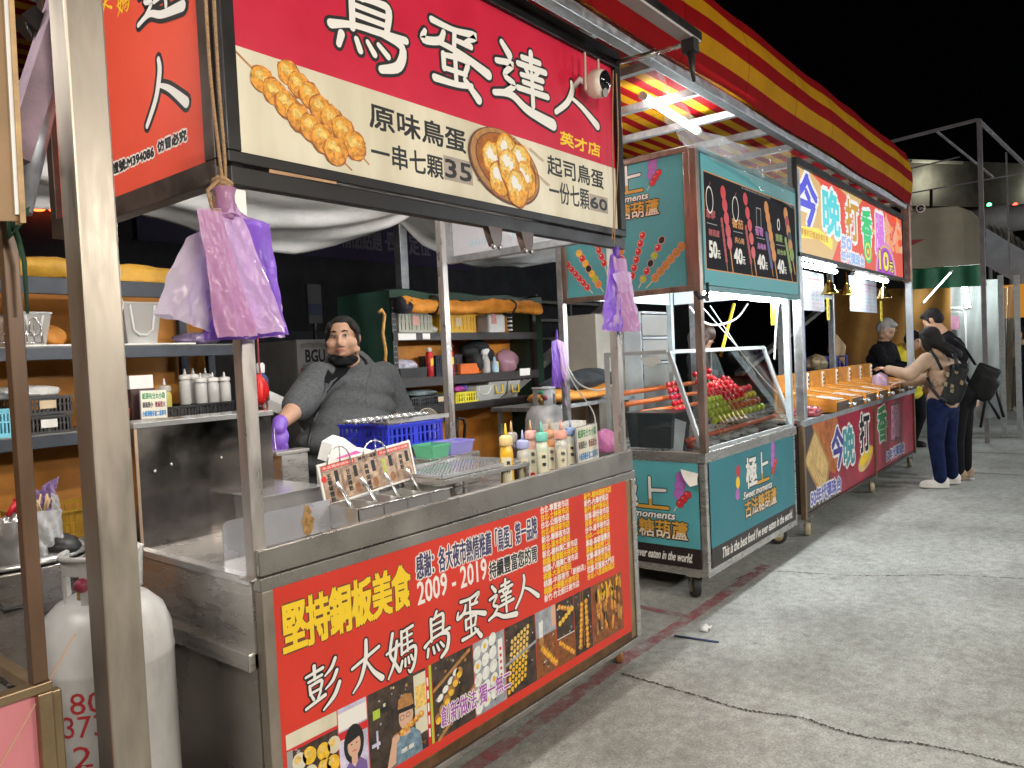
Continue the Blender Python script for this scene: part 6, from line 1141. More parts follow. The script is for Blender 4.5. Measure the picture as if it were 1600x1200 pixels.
# glass showcase
zt, yt, yb = 1.548, 2.165, 2.62; GL = glassmat()
sc_ = MB(); k = .022
def fb(p, q, w_=.024): sc_.bar(p, q, w_, w_)
for x_ in (TX0+.012, TX1-.012):
    fb((x_, TY0+.012, .925), (x_, yt, zt)); fb((x_, yb, .90), (x_, yb, zt-.012)); fb((x_, yt+.012, zt), (x_, yb+.012, zt))
fb((TX0+.024, yt, zt), (TX1-.024, yt, zt)); fb((TX0+.024, yb, zt), (TX1-.024, yb, zt)); fb((TX0+.024, TY0+.014, .937), (TX1-.024, TY0+.014, .937), .02)
sc_.build('showcase_frame', M('showcase aluminium', (.50, .54, .55), .35, .4, .12, 8), tc)
b = MB(); b.poly([(TX0+.02, TY0+.02, .94), (TX1-.02, TY0+.02, .94), (TX1-.02, yt, zt-.01), (TX0+.02, yt, zt-.01)]); b.build('glass_pane', GL, tc)
for x_ in (TX0+.014, TX1-.014): b = MB(); b.poly([(x_, TY0+.03, .935), (x_, yb, .935), (x_, yb, zt-.01), (x_, yt, zt-.01)]); b.build('glass_pane', GL, tc)
b = MB(); b.poly([(TX0+.02, yt, zt+.002), (TX1-.02, yt, zt+.002), (TX1-.02, yb, zt+.002), (TX0+.02, yb, zt+.002)]); b.build('glass_pane', GL, tc)
b = MB(); q = [X(1000, 560, TX0+.010), X(1026, 556, TX0+.010), X(1034, 566, TX0+.010), X(1020, 574, TX0+.010), X(1008, 570, TX0+.010)]; b.poly(q); b.build('tape_scrap', sheer('torn tape', (.70, .70, .64), .35), tc)
# corner posts and sign boxes
PB = M('rusty sign post', (.30, .22, .18), .4, .8, .35, 6, (2, 2, .6)); WB = M('pale blue painted post', (.42, .50, .53), .45, .2, .15, 8)
zs0, zs1 = 1.945, 2.745
for x_, y_, mt, z0, z1 in ((TX0-.005, TY0-.005, PB, .926, zs1+.03), (TX1-.03, TY0+.02, WB, .926, zs0), (TX0+.0, tyb+.0, GALV, .2, zs1), (TX1-.04, tyb, WB, .2, zs1)):
    b = MB(); b.box((x_-.02, y_-.02, z0), (x_+.025, y_+.025, z1)); b.build('post', mt, tc, bevel=.003)
sg = MB(); sg.box((TX0-.02, TY0+.0201, zs0-.035), (TX0+.02, tyb-.0201, zs0)); sg.box((TX0-.02, TY0+.0201, zs1), (TX0+.02, tyb-.0201, zs1+.035)); sg.box((TX0-.02, tyb-.06, zs0), (TX0+.02, tyb-.0201, zs1)); sg.box((TX0-.02, TY0+.0205, zs0), (TX0+.02, TY0+.06, zs1)); sg.box((TX0-.004, TY0+.061, zs0), (TX0+.012, tyb-.061, zs1)); sgo = sg.build('side_sign_frame', PB, tc, bevel=.003)
SS = Canvas((TX0-.006, 0, 0), (0, -1, 0), (0, 0, 1)); SS.pl([(-(tyb-.06), zs0), (-(TY0+.06), zs0), (-(TY0+.06), zs1), (-(tyb-.06), zs1)], qTL)
a = SS.uv(963, 309); c = SS.uv(1001, 309); logo(SS, a[0]+.02, a[1]+.01, (c[0]-a[0])/.5)
def sticks(cv, pts, ms, r_, end=None, stick=qSt, halo=None, hr=1.35, hl=True):
    P_ = [cv.uv(*p) for p in pts]; R = pxr(cv, *pts[0], r_)
    if end: cv.stroke([(*P_[-1], R*.45), (*cv.uv(*end), R*.35)], stick)
    for (u, v) in (P_ if halo is not None else ()): cv.disc(u, v, R*hr, R*hr, halo, 14)
    for i, (u, v) in enumerate(P_):
        m_ = ms[i % len(ms)]; a_ = math.atan2(P_[-1][1]-P_[0][1], P_[-1][0]-P_[0][0]); cv.disc(u, v, R*1.12, R*.98, m_, 14, a_)
        if hl and m_ not in (qK, qDR, qDP, qDB): cv.disc(u-R*.3, v+R*.35, R*.35, R*.22, qW if m_ == qB else qH if m_ != qGr else qY, 8)
def lin(a, c, n): return [(a[0]+(c[0]-a[0])*i/(n-1), a[1]+(c[1]-a[1])*i/(n-1)) for i in range(n)]
for args in ((lin((881, 407), (918, 449), 7), (qB,), 4.6, (926, 458)), (lin((905, 396), (935, 444), 7), (qY, qB, qY, qK, qY, qGr, qO), 5.2, (943, 456)), (lin((932, 381), (944, 411), 4), (qB,), 5, (952, 440)), (lin((967, 365), (971, 406), 4), (qO, qB), 6, (974, 440)), (lin((1004, 368), (988, 431), 6), (qB,), 5.4, (983, 452)), (lin((1034, 375), (1005, 436), 6), (qK, qB, qGr, qK, qB, qGr), 5.6, (998, 450)), (lin((1065, 385), (1024, 434), 6), (qC,), 6.6, (1010, 450))):
    zz = SS.z; sticks(SS, args[0], args[1], args[2]*.8, args[3], halo=qH, hr=1.3); SS.z = zz
SS.build('sign_face', TM, sgo)
sg = MB(); sg.box((TX0+.0255, TY0-.02, zs0-.035), (6.09, TY0+.02, zs0)); sg.box((TX0+.0255, TY0-.02, zs1), (6.09, TY0+.02, zs1+.035)); sg.box((6.05, TY0-.02, zs0), (6.09, TY0+.02, zs1)); sg.box((TX0+.0255, TY0-.015, zs0), (6.05, TY0+.012, zs1)); sgo = sg.build('menu_sign_frame', M('dark teal frame', (.02, .12, .13), .4, .2, .3, 8), tc, bevel=.003)
SM = Canvas((0, TY0-.0165, 0), (1, 0, 0), (0, 0, 1)); SM.rect(TX0+.06, zs0+.002, 6.045, zs1-.002, qTL); SM.rect(TX0+.09, zs0+.095, 6.03, zs1-.10, qO and qC); SM.rect(TX0+.097, zs0+.102, 6.023, zs1-.107, qMB)
def z3(x, y): return (1080+x*.2166, 220+y*.2167)
SM.text('極上糖葫蘆 現點現做 新鮮水果每日直送', *cbox(SM, z3(362, 338), z3(362, 330), z3(568, 425), z3(366, 346)), qGy)
for bx_, t_, m_ in (((105, 525, 105, 488, 172, 535, 110, 558), '草莓', qDR), ((293, 595, 293, 553, 372, 608, 298, 622), '番茄', qC), ((460, 650, 460, 613, 517, 664, 465, 678), '葡萄', qDP), ((608, 695, 608, 668, 656, 706, 612, 722), '蜜棗', qDL)):
    x0, y0, x1, y1, x2, y2, x3, y3 = bx_; SM.text(t_, *cbox(SM, z3(x0, y0), z3(x1, y1), z3(x2, y2), z3(x3, y3)), m_, bold=.003)
for bx_, t_, m_ in (((125, 655, 125, 632, 202, 670, 128, 680), '糖葫蘆', qDR), ((313, 710, 313, 690, 380, 722, 318, 735), '夾心梅', qC), ((476, 752, 476, 733, 537, 768, 480, 778), '烏梅串', qDP), ((620, 795, 620, 778, 680, 812, 625, 818), '綜合串', qDL)):
    x0, y0, x1, y1, x2, y2, x3, y3 = bx_; SM.text(t_, *cbox(SM, z3(x0, y0), z3(x1, y1), z3(x2, y2), z3(x3, y3)), m_, bold=.002)
for a, c in (((112, 590), (185, 610)), ((303, 652), (370, 668)), ((470, 698), (530, 712)), ((612, 748), (672, 760))): SM.stroke([(*SM.uv(*z3(*a)), .005), (*SM.uv(*z3(*c)), .005)], qGy)
for bx_, t_ in (((128, 775, 130, 722, 184, 790, 140, 838), '50'), ((308, 820, 315, 775, 366, 835, 318, 880), '40'), ((478, 865, 485, 820, 530, 880, 488, 920), '40'), ((622, 900, 628, 858, 668, 915, 630, 952), '40')):
    x0, y0, x1, y1, x2, y2, x3, y3 = bx_; q4 = cbox(SM, z3(x0, y0), z3(x1, y1), z3(x2, y2), z3(x3, y3)); SM.text(t_, *q4, qW, bold=.008); SM.text('元', q4[2]+.008, q4[1], q4[2]+.05, q4[1]+.05, qW, bold=.002)
for p, kind in (((130, 425), 0), ((317, 492), 0), ((485, 556), 1), ((628, 605), 2)):
    u, v = SM.uv(*z3(*p)); zz = SM.z
    if kind == 1: SM.rect(u-.045, v-.07, u+.045, v+.07, qGy); SM.rect(u-.037, v-.062, u+.037, v+.062, qMB)
    else:
        SM.disc(u, v, .055 if kind == 0 else .03, .085 if kind == 0 else .045, qW, 20)
        SM.disc(u, v, .046 if kind == 0 else .018, .075 if kind == 0 else .03, qMB, 20)
        if kind == 0: SM.stroke([(u, v+.08, .008), (u+.02, v+.11, .008)], qDR)
    SM.z = zz
for pts, ms, r_, e in (((lin((218, 575), (252, 860), 9)), (qDR,), 2.4, (262, 940)), ([(228, 375), (240, 465), (252, 560), (264, 650), (275, 735)], (qB,), 5.2, (300, 945)), (lin((393, 630), (428, 870), 8), (qDR,), 2.4, (438, 965)), ([(388, 420), (404, 520), (420, 610), (432, 705), (446, 805)], (qB, qB), 4.4, (470, 975)), (lin((543, 680), (578, 900), 8), (qDB,), 2.6, (590, 975)), (lin((540, 485), (595, 825), 6), (qC, qO), 4.4, (622, 1010)), (lin((680, 720), (716, 930), 8), (qDL,), 2.4, (728, 1010)), ([(680, 530), (690, 592), (700, 655), (708, 705), (714, 760), (724, 820)], (qC, qDR, qC, qK, qC, qDL), 4.2, (748, 960))):
    zz = SM.z; sticks(SM, [z3(*p) for p in pts], ms, r_*.78, z3(*e), stick=qC, hl=False); SM.z = zz
SM.build('menu_face', TM, sgo)
b = MB(); b.box((TX1-.02, TY0+.03, zs0), (TX1+.02, tyb-.03, zs1)); b.build('side_sign_back', M('white panel back', (.66, .72, .74), .5, 0, .05), tc)
b = MB(); b.box((TX0+.03, tyb-.005, zs0), (TX1-.05, tyb+.02, zs1)); b.build('rear_sign_back', M('white panel back', (.66, .72, .74), .5, 0, .05), tc)
tube_light((4.42, 2.03, 1.905), (6.0, 2.03, 1.905), 'long bright tube under the black menu of the teal stall', TUBE, .016)
b = MB(); q = V(TX0+.0, TY0-.03, 1.93)
b.tube([q+V(-.07, .02, -.03), q+V(-.05, 0, -.07), q+V(0, -.012, -.06), q+V(.06, 0, -.075), q+V(.09, .01, -.02), q+V(.085, .01, .03)], .012, 8); tag(b.build('bar_clamp', BLACKP), 'black clamp gripping the corner post under the teal signs', 'clamp')
# skewers of candied fruit on orange pipes
RK = thing('skewer_rack', 'rack of orange plastic pipes holding candied fruit skewers in the glass showcase', 'rack', (5.0, 2.3, .925)); OP = M('orange pipe', (.72, .17, .04), .35, 0, .08, 10); RP = M('reddish pipe', (.60, .13, .07), .35, 0, .08, 10)
pf = 2.10; 
for a, c, y_, mt in (((1075, 688), (1210, 650), 2.12, RP), ((1112, 706), (1237, 664), 2.02, RP)):
    p, q = Y(*a, y_), Y(*c, y_); b = MB(); b.tube([p, q], .017, 12); b.build('pipe', mt, RK)
for a, c, y_ in (((940, 619), (1092, 597), 2.56), ((972, 633), (1100, 612), 2.53), ((1000, 645), (1100, 629), 2.50)):
    p, q = Y(*a, y_), Y(*c, y_); p.x = max(p.x, TX0+.06); b = MB(); b.tube([p, q], .017, 12); b.build('pipe', OP, RK)
for p0, p1 in ((Y(1079, 688, 2.12), Y(1082, 708, 2.12)),):
    b = MB(); b.tube([p0, (p0.x, p0.y, .926)], .022, 12); b.build('pipe_leg', M('red brown pipe', (.35, .07, .04), .4), RK)
STK = M('bamboo skewer', (.62, .44, .24), .6); FR = {'r': M('candied strawberry', (.70, .02, .035), .12, 0, .3, 18, coat=.8), 'y': M('candied pineapple', (.88, .62, .06), .2, 0, .3, 22, coat=.6), 'o': M('candied tomato', (.60, .11, .03), .12, 0, .2, 18, coat=.8), 'g': M('candied grape', (.56, .70, .07), .12, 0, .15, 18, coat=.8), 'k': M('candied plum', (.03, .012, .012), .2, coat=.6)}
FK = ('r', 'y', 'o', 'g', 'k')
def skewer(top, bot, seq, label, r_=.017, tail=1.9, yb_=2.12, yt_=2.42):
    p, q = Y(*top, yt_), Y(*bot, (yt_*.45+yb_*.55)); e = p+(q-p)*tail; 
    if e.z < .955: e = p+(q-p)*((p.z-.955)/(p.z-q.z))
    t = thing('fruit_skewer', label, 'skewer', e, 'candied fruit skewers in the showcase'); b = MB(); b.tube([p, e], .0028, 6); b.build('stick', STK, t)
    n = len(seq)
    for k in range(n):
        c = p.lerp(q, k/(n-1) if n > 1 else 0); b = MB(); b.ell(c, (r_, r_, r_*1.1), 12, 8); b.build('fruit', FR[seq[k]], t)
LABR = 'glossy red candied fruit skewer in the back rows of the showcase'; LABM = 'mixed skewer with red, yellow, orange and green fruit'; LABG = 'skewer of pale green candied grapes in the front left of the showcase'; LABH = 'red skewer at the left end of the showcase near the slanted frame'
for i in range(8): skewer((1086+7.3*i, 594-(9, 14, 18, 14, 2, -2, 3, 2, 4)[i]), (1106+7.6*i, 634-2.6*i), 'rrrrr', LABR, .0225)
for i in range(6): skewer((1092+7*i, 605-1.5*i), (1104+7*i, 622-1.5*i), 'rrr', LABR, .0195, 3, 2.12, 2.38)
for i in range(7): skewer((1130+6.6*i, 616-1.7*i), (1150+6.7*i, 646-1.8*i), 'ryog', LABM, .0255, 1.9, 2.12, 2.32)
for i in range(5): skewer((1100+6*i, 627-1.2*i), (1116+6.8*i, 657-2.8*i), 'gggg', LABG, .0245, 1.9, 2.06, 2.22)
for i in range(3): skewer((1044+7*i, 601-1.5*i), (1056+6*i, 641-1.5*i), 'rrrrr', LABH, .020, 1.3, 2.35, 2.5)
a, c = X(977, 647, TX0+.1), X(1048, 702, TX0+.1); t = thing('storage_bin', 'dark grey plastic box at the left end of the glass showcase', 'storage box', (TX0+.2, 2.3, .925)); b = MB(); z0, z1 = .926, a.z; b.prism([(TX0+.10, c.y-.0, z0), (TX0+.10, a.y-.03, z0), (TX0+.10, a.y, z1), (TX0+.10, c.y-.02, z1)], (.26, 0, 0)); b.build('box', M('slate plastic', (.035, .043, .05), .35, 0, .2, 6), t); b = MB(); b.box((TX0+.095, c.y-.03, z1), (TX0+.365, a.y+.008, z1+.01)); b.build('lid', M('slate lid', (.06, .068, .075), .35), t)
b = MB(); p0 = X(1050, 652, TX0+.14); p1 = X(1072, 660, TX0+.14); p2 = X(1066, 708, TX0+.14); p3 = X(1046, 706, TX0+.14); b.prism([p0, p1, p2, p3], (.004, 0, 0)); tag(b.build('paper_sheet', M('bluish paper', (.55, .60, .66), .7)), 'sheet of bluish white paper leaning beside the dark box in the showcase', 'paper')
for i, (px, py) in enumerate(((1108, 690), (1140, 678), (1170, 670), (1200, 662))): lumpbag(Y(px, py, 2.15)+V(0, 0, -.012), (.12, .06, .03), sheer('clear ice bag', (.75, .78, .80), .5, rough=.1, bump=1, bsc=20), ('clear plastic bag lying nearest the orange pipe leg', 'clear plastic bag left of the middle on the showcase floor', 'clear plastic bag right of the middle on the showcase floor', 'clear plastic bag at the right end of the showcase floor')[i], seed=40+i)
# third bag bunch and cables
b = MB(); y3 = 2.90
sheetq(b, *yq(y3, (866, 532), (882, 535), (862, 604), (878, 606)), 2, .006, 51, .015); sheetq(b, *yq(y3-.02, (870, 530), (888, 538), (876, 570), (885, 640)), 0, .006, 52, .01); sheetq(b, *yq(y3-.03, (862, 534), (870, 530), (864, 605), (876, 606)), 2, .005, 53, .01); b.tube([Y(870, 532, y3), Y(870, 515, y3)], [.012, .004], 6, m=2)
tag(b.build('bag_bunch', [LIL, LILW, VIO]), 'slim bunch of violet bags on the rear post of the teal stall', 'plastic bags', 'bunches of purple plastic bags')
WC = M('white cable', (.66, .68, .66), .5)
rope('cable', [Y(874, 545, 2.9), Y(885, 570, 2.9), Y(905, 600, 2.88), Y(935, 610, 2.86), Y(960, 600, 2.84)], .007, WC, 'white cable drooping beside the slim violet bag bunch')
rope('cable', [Y(884, 575, 2.88), Y(900, 605, 2.84), Y(920, 632, 2.8), Y(929, 650, 2.7), Y(930, 668, 2.6)], .005, WC, 'white cable running down to the notice on the egg stall counter')
rope('cable', [Y(1078, 480, 2.4), Y(1095, 500, 2.4), Y(1118, 508, 2.4), Y(1150, 498, 2.4), Y(1168, 475, 2.4)], .008, WC, 'thick white cable looping above the glass showcase')
rope('cable', [Y(1096, 478, 2.35), Y(1150, 540, 2.35), Y(1200, 600, 2.3), Y(1232, 628, 2.2)], .004, WC, 'thin white cord slanting down across the glass showcase')
rope('cable', [Y(1110, 478, 2.35), Y(1148, 535, 2.35), Y(1180, 585, 2.35)], .004, WC, 'shorter thin white cord beside the slanting one over the showcase')
rope('cable', [Y(1215, 475, 2.05), Y(1212, 520, 2.05), Y(1210, 562, 2.05)], .008, WC, 'pale cable hanging straight by the yellow tag near the pale blue post')
b = MB(); b.tube([Y(1126, 556, 2.45), Y(1147, 475, 2.45)], .013, 10); tag(b.build('pole', M('yellow pole', (.75, .52, .02), .4)), 'bright yellow pole slanting up behind the glass showcase', 'pole')
def tagplate(px, py, w_, h, y_, label):
    q = Y(px, py, y_); cv = Canvas(q, (1, 0, 0), (0, 0, 1)); cv.rect(-w_/2, -h/2, w_/2, h/2, 0)
    for i, ch in enumerate('福滿春'): cv.text(ch, -w_*.3, h*(.18-.28*i), w_*.3, h*(.40-.28*i), 1)
    cv.prism([cv.at(-w_/2, -h/2, .001), cv.at(w_/2, -h/2, .001), cv.at(w_/2, h/2, .001), cv.at(-w_/2, h/2, .001)], cv.N*-.004, 0); return tag(cv.build('hanging_tag', [M('tag yellow', (.80, .66, .03), .4), BLK]), label, 'tag', 'yellow tags hanging over the stalls')
tagplate(1209, 487, .115, .21, 2.08, 'yellow tag hanging by the pale blue post of the teal stall')
# behind the teal stall
a, c = Y(930, 490, 3.7), Y(1000, 580, 3.7); b = MB(); b.box((a.x, 3.7, c.z-.9), (c.x, 4.1, a.z)); tag(b.build('cabinet', M('beige cabinet', (.34, .31, .26), .5, 0, .12, 4), bevel=.006), 'plain beige cabinet in the shadow behind the teal stall', 'cabinet')
a, c = Y(1002, 486, 3.5), Y(1048, 545, 3.5); t = thing('drawer_tower', 'white framed tower of clear drawers behind the teal stall', 'drawers', ((a.x+c.x)/2, 3.6, 0)); b = MB(); hh = a.z-c.z; zb_ = a.z-1.6
b.box((a.x, 3.52, zb_), (a.x+.02, 3.8, a.z)); b.box((c.x-.02, 3.52, zb_), (c.x, 3.8, a.z)); b.box((a.x, 3.8, zb_), (c.x, 3.81, a.z))
for k in range(7): zz = a.z-.245*k; b.box((a.x+.0201, 3.505, zz-.022), (c.x-.0201, 3.8, zz))
b.build('frame', M('cool white plastic', (.62, .66, .70), .4), t)
for k in range(6): zz = a.z-.245*k; b = MB(); b.box((a.x+.025, 3.51, zz-.235), (c.x-.025, 3.515, zz-.03), 0); b.box((a.x+.05, 3.53, zz-.22), (c.x-.06, 3.7, zz-.11), 1); b.build('drawer', [CLEARP, M('drawer goods', (.45, .25, .2), .6, 0, .6, 12, tint=(.1, .14, .25))], t)
b = MB(); b.box((0, 0, 0), (0, 0, 0)); b = MB()
q = Y(900, 600, 3.6); soft([((q.x, 3.6, q.z+.02), (.35, .2, .09)), ((q.x+.3, 3.65, q.z+.03), (.3, .2, .10)), ((q.x-.2, 3.6, q.z), (.25, .18, .07))], 'clothes_heap', M('dark clothes', (.02, .025, .03), .8, 0, .5, 8, bump=.6, bsc=8), 'heap of dark clothes on a table behind the teal stall', 'clothes', .02)
q2 = Y(880, 620, 3.5); soft([((q2.x+.1, 3.5, q2.z), (.55, .2, .045)), ((q2.x-.15, 3.48, q2.z+.02), (.3, .15, .05)), ((q2.x+.5, 3.55, q2.z+.04), (.3, .15, .05))], 'tarp_heap', ORT, 'crumpled orange tarpaulin under the heap of dark clothes', 'tarpaulin', .02)
b = MB(); zz = q2.z-.05; b.box((q2.x-.5, 3.35, zz-.03), (q2.x+.9, 3.85, zz)); 
for x_ in (q2.x-.45, q2.x+.82):
    for y_ in (3.38, 3.8): b.box((x_, y_, 0), (x_+.03, y_+.03, zz-.03))
tag(b.build('side_table', GALV), 'low table carrying clothes and orange tarpaulin behind the teal stall', 'table')
q = Y(856, 672, 3.25); gas((q.x, 3.27), .15, q.z+.02, M('gas tank paint grey', (.42, .43, .44), .35, .1, .2, 5), 'grey gas cylinder under the table behind the squeeze bottles')
for a, c, y_, lab in (((845, 568), (935, 490), 4.4, 'grey steel beam leaning behind the slim violet bag bunch'), ((1185, 560), (1300, 470), 4.2, 'grey steel beam leaning in the dark behind the pale blue post')):
    b = MB(); p, q = Y(*a, y_), Y(*c, y_); d = (q-p).normalized(); b.bar(p-d*.8, q+d*.6, .12, .06); tag(b.build('beam', M('dull beam grey', (.20, .19, .18), .6, .3, .3, 6)), lab, 'beam')
b = MB(); a, c = Y(842, 560, 5.2), Y(938, 478, 5.2)
for k in range(4): zz = a.z+(c.z-a.z)*k/3; b.box((a.x, 5.2, zz), (c.x, 5.5, zz+.03))
for x_ in (a.x, (a.x+c.x)/2, c.x): b.box((x_-.02, 5.19, 0), (x_+.02, 5.2, c.z+.1))
tag(b.build('shelf_unit', M('dim shelf grey', (.12, .12, .11), .7)), 'empty grey shelf unit in the dark between the right rack and the beige cabinet', 'shelf')
# ------------------------------------------------------------------ pinball and sausage stall
KX0, KX1, KXE, KY = 6.04, 8.30, 10.25, 1.94
sc3 = thing('food_cart', 'sausage and pinball cart pair with red printed front and glowing signboard', 'food cart', (8.1, 2.4, 0), 'food carts in a row along the street')
b = MB(); b.box((KX0, KY+.004, .20), (KXE, 2.85, .90)); b.build('body_panel', M('dark cart body', (.05, .045, .045), .5), sc3)
for x_ in (KX0, KX1, KXE): b = MB(); b.box((x_-.02, KY-.02, .16), (x_+.02, KY+.02, .915)); b.build('frame_post', M('tan stained steel', (.34, .24, .14), .4, .8, .35, 7, (1, 1, .4)), sc3)
b = MB(); b.box((KX0-.02, KY-.03, .905), (KXE+.02, KY+.03, .955)); b.build('counter_rail', GALV, sc3, bevel=.003)
b = MB(); b.box((KX0-.02, KY+.03, .93), (KXE+.02, 2.88, .95)); b.build('counter_top', STEEL, sc3)
b = MB(); b.box((KX0, KY-.012, .17), (KXE, KY+.003, .20)); b.build('bottom_rail', BROWNM, sc3)
GM = [M('cart print crimson', (.34, .02, .05), .3, 0, .3, 4), M('print toast', (.62, .42, .16), .45, 0, .25, 14), M('print dark blue', (.06, .05, .30), .4), M('print sea', (.06, .30, .33), .4), BLK, WHT, M('print green', (.05, .30, .12), .4), M('print faded pink', (.50, .22, .30), .4), M('print dark umber', (.055, .045, .045), .4, 0, .2, 4), YEL, M('print grill orange', (.45, .13, .03), .4, 0, .4, 12), M('print toast crust', (.40, .22, .07), .5), M('print royal', (.12, .13, .45), .4)]
G3 = Canvas((0, KY-.0005, 0), (1, 0, 0), (0, 0, 1)); G3.rect(KX0+.021, .2005, KX1-.021, .904, 8); G3.rect(KX1+.021, .2005, KXE-.021, .904, 0)
G3.pl([(KX0+.55, .904), (KX1-.021, .904), (KX1-.021, .2005), (KX0+1.0, .2005), (KX0+.62, .45)], 0); G3.pl([(KX0+.25, .904), (KX0+.95, .904), (KX0+1.15, .62), (KX0+.85, .40), (KX0+.45, .55)], 10)
G3.pl([(KX0+.03, .62), (KX0+.33, .86), (KX0+.72, .52), (KX0+.60, .25), (KX0+.47, .24)], 11); G3.pl([(KX0+.06, .62), (KX0+.33, .83), (KX0+.66, .52), (KX0+.55, .30), (KX0+.46, .30)], 1)
for k in range(4): G3.stroke([(KX0+.16+.07*k, .66-.05*k, .008), (KX0+.38+.05*k, .36+.02*k, .008)], 11)
G3.disc(KX1-.35, .40, .3, .10, 1, 20, .2); G3.disc(KX1-.35, .42, .24, .06, 9, 20, .2); G3.z += .0004
for ch, u, v, m_ in (('今', .78, .44, 2), ('晚', 1.14, .42, 3), ('打', 1.72, .48, 4)): G3.text(ch, KX0+u, v, KX0+u+.36, v+.36, m_, bold=.016, out=.022, om=5)
for ch, u, v, m_ in (('香', 2.42, .50, 6), ('腸', 3.02, .46, 7)): G3.text(ch, KX0+u, v, KX0+u+.40, v+.36, m_, bold=.016, out=.016, om=5 if m_ == 6 else 8)
G3.text('50年代彈珠台', KX0+.16, .235, KX0+1.02, .36, 12, bold=.008, out=.012, om=5); G3.text('50年代彈珠台', KX1+.5, .25, KX1+1.4, .36, 12, bold=.008, out=.012, om=5)
for k in range(3): G3.stroke([(KX1+.95+.12*k, .85, .02), (KX1+.92+.12*k, .55, .02)], 1)
G3.build('front_print', GM, sc3)
for x_, y_ in ((6.17, 1.96), (8.25, 1.96), (10.1, 1.96), (6.17, 2.7), (8.25, 2.7)): caster(sc3, (x_, y_, 0), M('cream caster wheel', (.55, .47, .33), .5, 0, .2, 20), 1.25, .3, .17)
for x_, y_, z0, z1, mt in ((6.12, KY+.02, .955, 2.95, GALV), (KXE-.05, KY, .955, 2.35, M('pale grey tube', (.50, .55, .60), .4, .4, .12, 6)), (6.12, 2.85, .2, 2.95, GALV), (KXE-.05, 2.85, .2, 2.95, GALV), (8.3, 2.85, .2, 2.95, GALV)):
    b = MB(); b.box((x_-.035, y_-.035, z0), (x_+.035, y_+.035, z1)); b.build('post', mt, sc3, bevel=.004)
b = MB(); b.box((6.15, 2.82, 2.12), (KXE, 2.86, 2.17)); b.build('rear_rail', GALV, sc3)
# glowing signboard
def lit(name, col, s=.22): return M(name, col, .4, 0, 0, em=s)
TUBS = emat('tube sausage stall', (.93, .98, 1), 70)
b = MB(); b.box((6.06, KY-.03, 2.97), (9.93, KY+.05, 3.03)); b.box((6.06, KY-.03, 2.255), (9.93, KY+.05, 2.285)); b.box((6.06, KY-.02, 2.285), (6.085, KY+.05, 2.97)); b.box((9.88, KY-.02, 2.285), (9.93, KY+.05, 2.97)); b.box((6.086, KY+.0, 2.286), (9.879, KY+.04, 2.969)); so = b.build('signboard_frame', BLACKM, sc3, bevel=.003)
LM = [lit('lit red', (.80, .09, .05)), lit('lit toast', (.72, .48, .20)), lit('lit blue', (.10, .10, .75)), lit('lit cyan', (.10, .68, .75)), lit('lit amber', (.62, .32, .02)), lit('lit green', (.03, .62, .20)), lit('lit magenta', (.72, .20, .75)), lit('lit white', (.88, .92, .95)), lit('lit yellow', (.95, .80, .10)), lit('lit violet', (.48, .05, .62)), lit('lit orange', (.90, .36, .12)), lit('lit pale blue', (.35, .50, .85)), lit('lit salmon', (.90, .42, .28)), BLK]
(lR, lT, lB, lC, lA, lG, lM, lW, lY, lV, lO, lPB, lS, lK) = range(14)
H3 = Canvas((0, KY-.004, 0), (1, 0, 0), (0, 0, 1)); H3.rect(6.086, 2.286, 9.879, 2.969, lR)
def z1(x, y): return (1230+x*.1584, 260+y*.1584)
H3.pl([(6.086, 2.286), (7.0, 2.286), (7.25, 2.5), (7.0, 2.7), (6.7, 2.93), (6.5, 2.969), (6.086, 2.969)], lT); H3.pl([(7.3, 2.969), (8.1, 2.969), (7.9, 2.85), (7.6, 2.92)], lT)
rng = random.Random(6); zz = H3.z
for k in range(70): H3.z = zz+.00004*(k % 9); u = rng.uniform(8.75, 9.85); v = rng.uniform(2.60, 2.95); (H3.disc(u, v, .12, .045, (lS, lO, lR, lS)[k % 4], 12, rng.uniform(-.5, .9)) if v > 3.52-.1*u else 0)
H3.z = zz+.0006
for k in range(5): u, v = 8.45+.09*k, 2.66+.04*(k % 2); H3.pl([(u+(.05 if j % 2 == 0 else .02)*math.sin(j*.628), v+(.05 if j % 2 == 0 else .02)*math.cos(j*.628)) for j in range(10)], lY)
for ch, q4, m_ in (('今', (6.10, 2.52, 6.62, 2.94), lB), ('晚', (6.78, 2.52, 7.28, 2.90), lC), ('打', (7.50, 2.54, 7.92, 2.90), lA), ('香', (8.06, 2.52, 8.44, 2.88), lG), ('腸', (8.60, 2.50, 8.98, 2.90), lM)): H3.text(ch, *q4, m_, bold=.020, out=.034, om=lW)
H3.z += .0006
a, c = H3.uv(*z1(95, 735)), H3.uv(*z1(440, 775)); H3.pl([(a[0], 2.40), (a[0]+.55, 2.44), (c[0], 2.38), (c[0]+.02, 2.47), (a[0]+.55, 2.53), (a[0], 2.50)], lY); H3.text('青春的回憶滋味都在裡', a[0]+.1, 2.435, c[0]-.12, 2.49, lA, bold=.003)
u = H3.uv(*z1(530, 745)); H3.text('50', u[0], 2.43, u[0]+.34, 2.53, lPB, bold=.012, out=.02, om=lW); H3.text('年代彈珠台', u[0]-.02, 2.30, u[0]+.80, 2.405, lPB, bold=.008, out=.018, om=lW)
u = H3.uv(*z1(795, 850)); H3.disc(u[0], 2.47, .16, .12, lG, 24)
for r_, m_ in ((.12, lY), (.09, lG), (.06, lR), (.035, lY)): H3.disc(u[0], 2.47, r_, r_*.75, m_, 20)
cu = (H3.uv(*z1(815, 985))[0]+H3.uv(*z1(1112, 1040))[0])/2; ru = .48
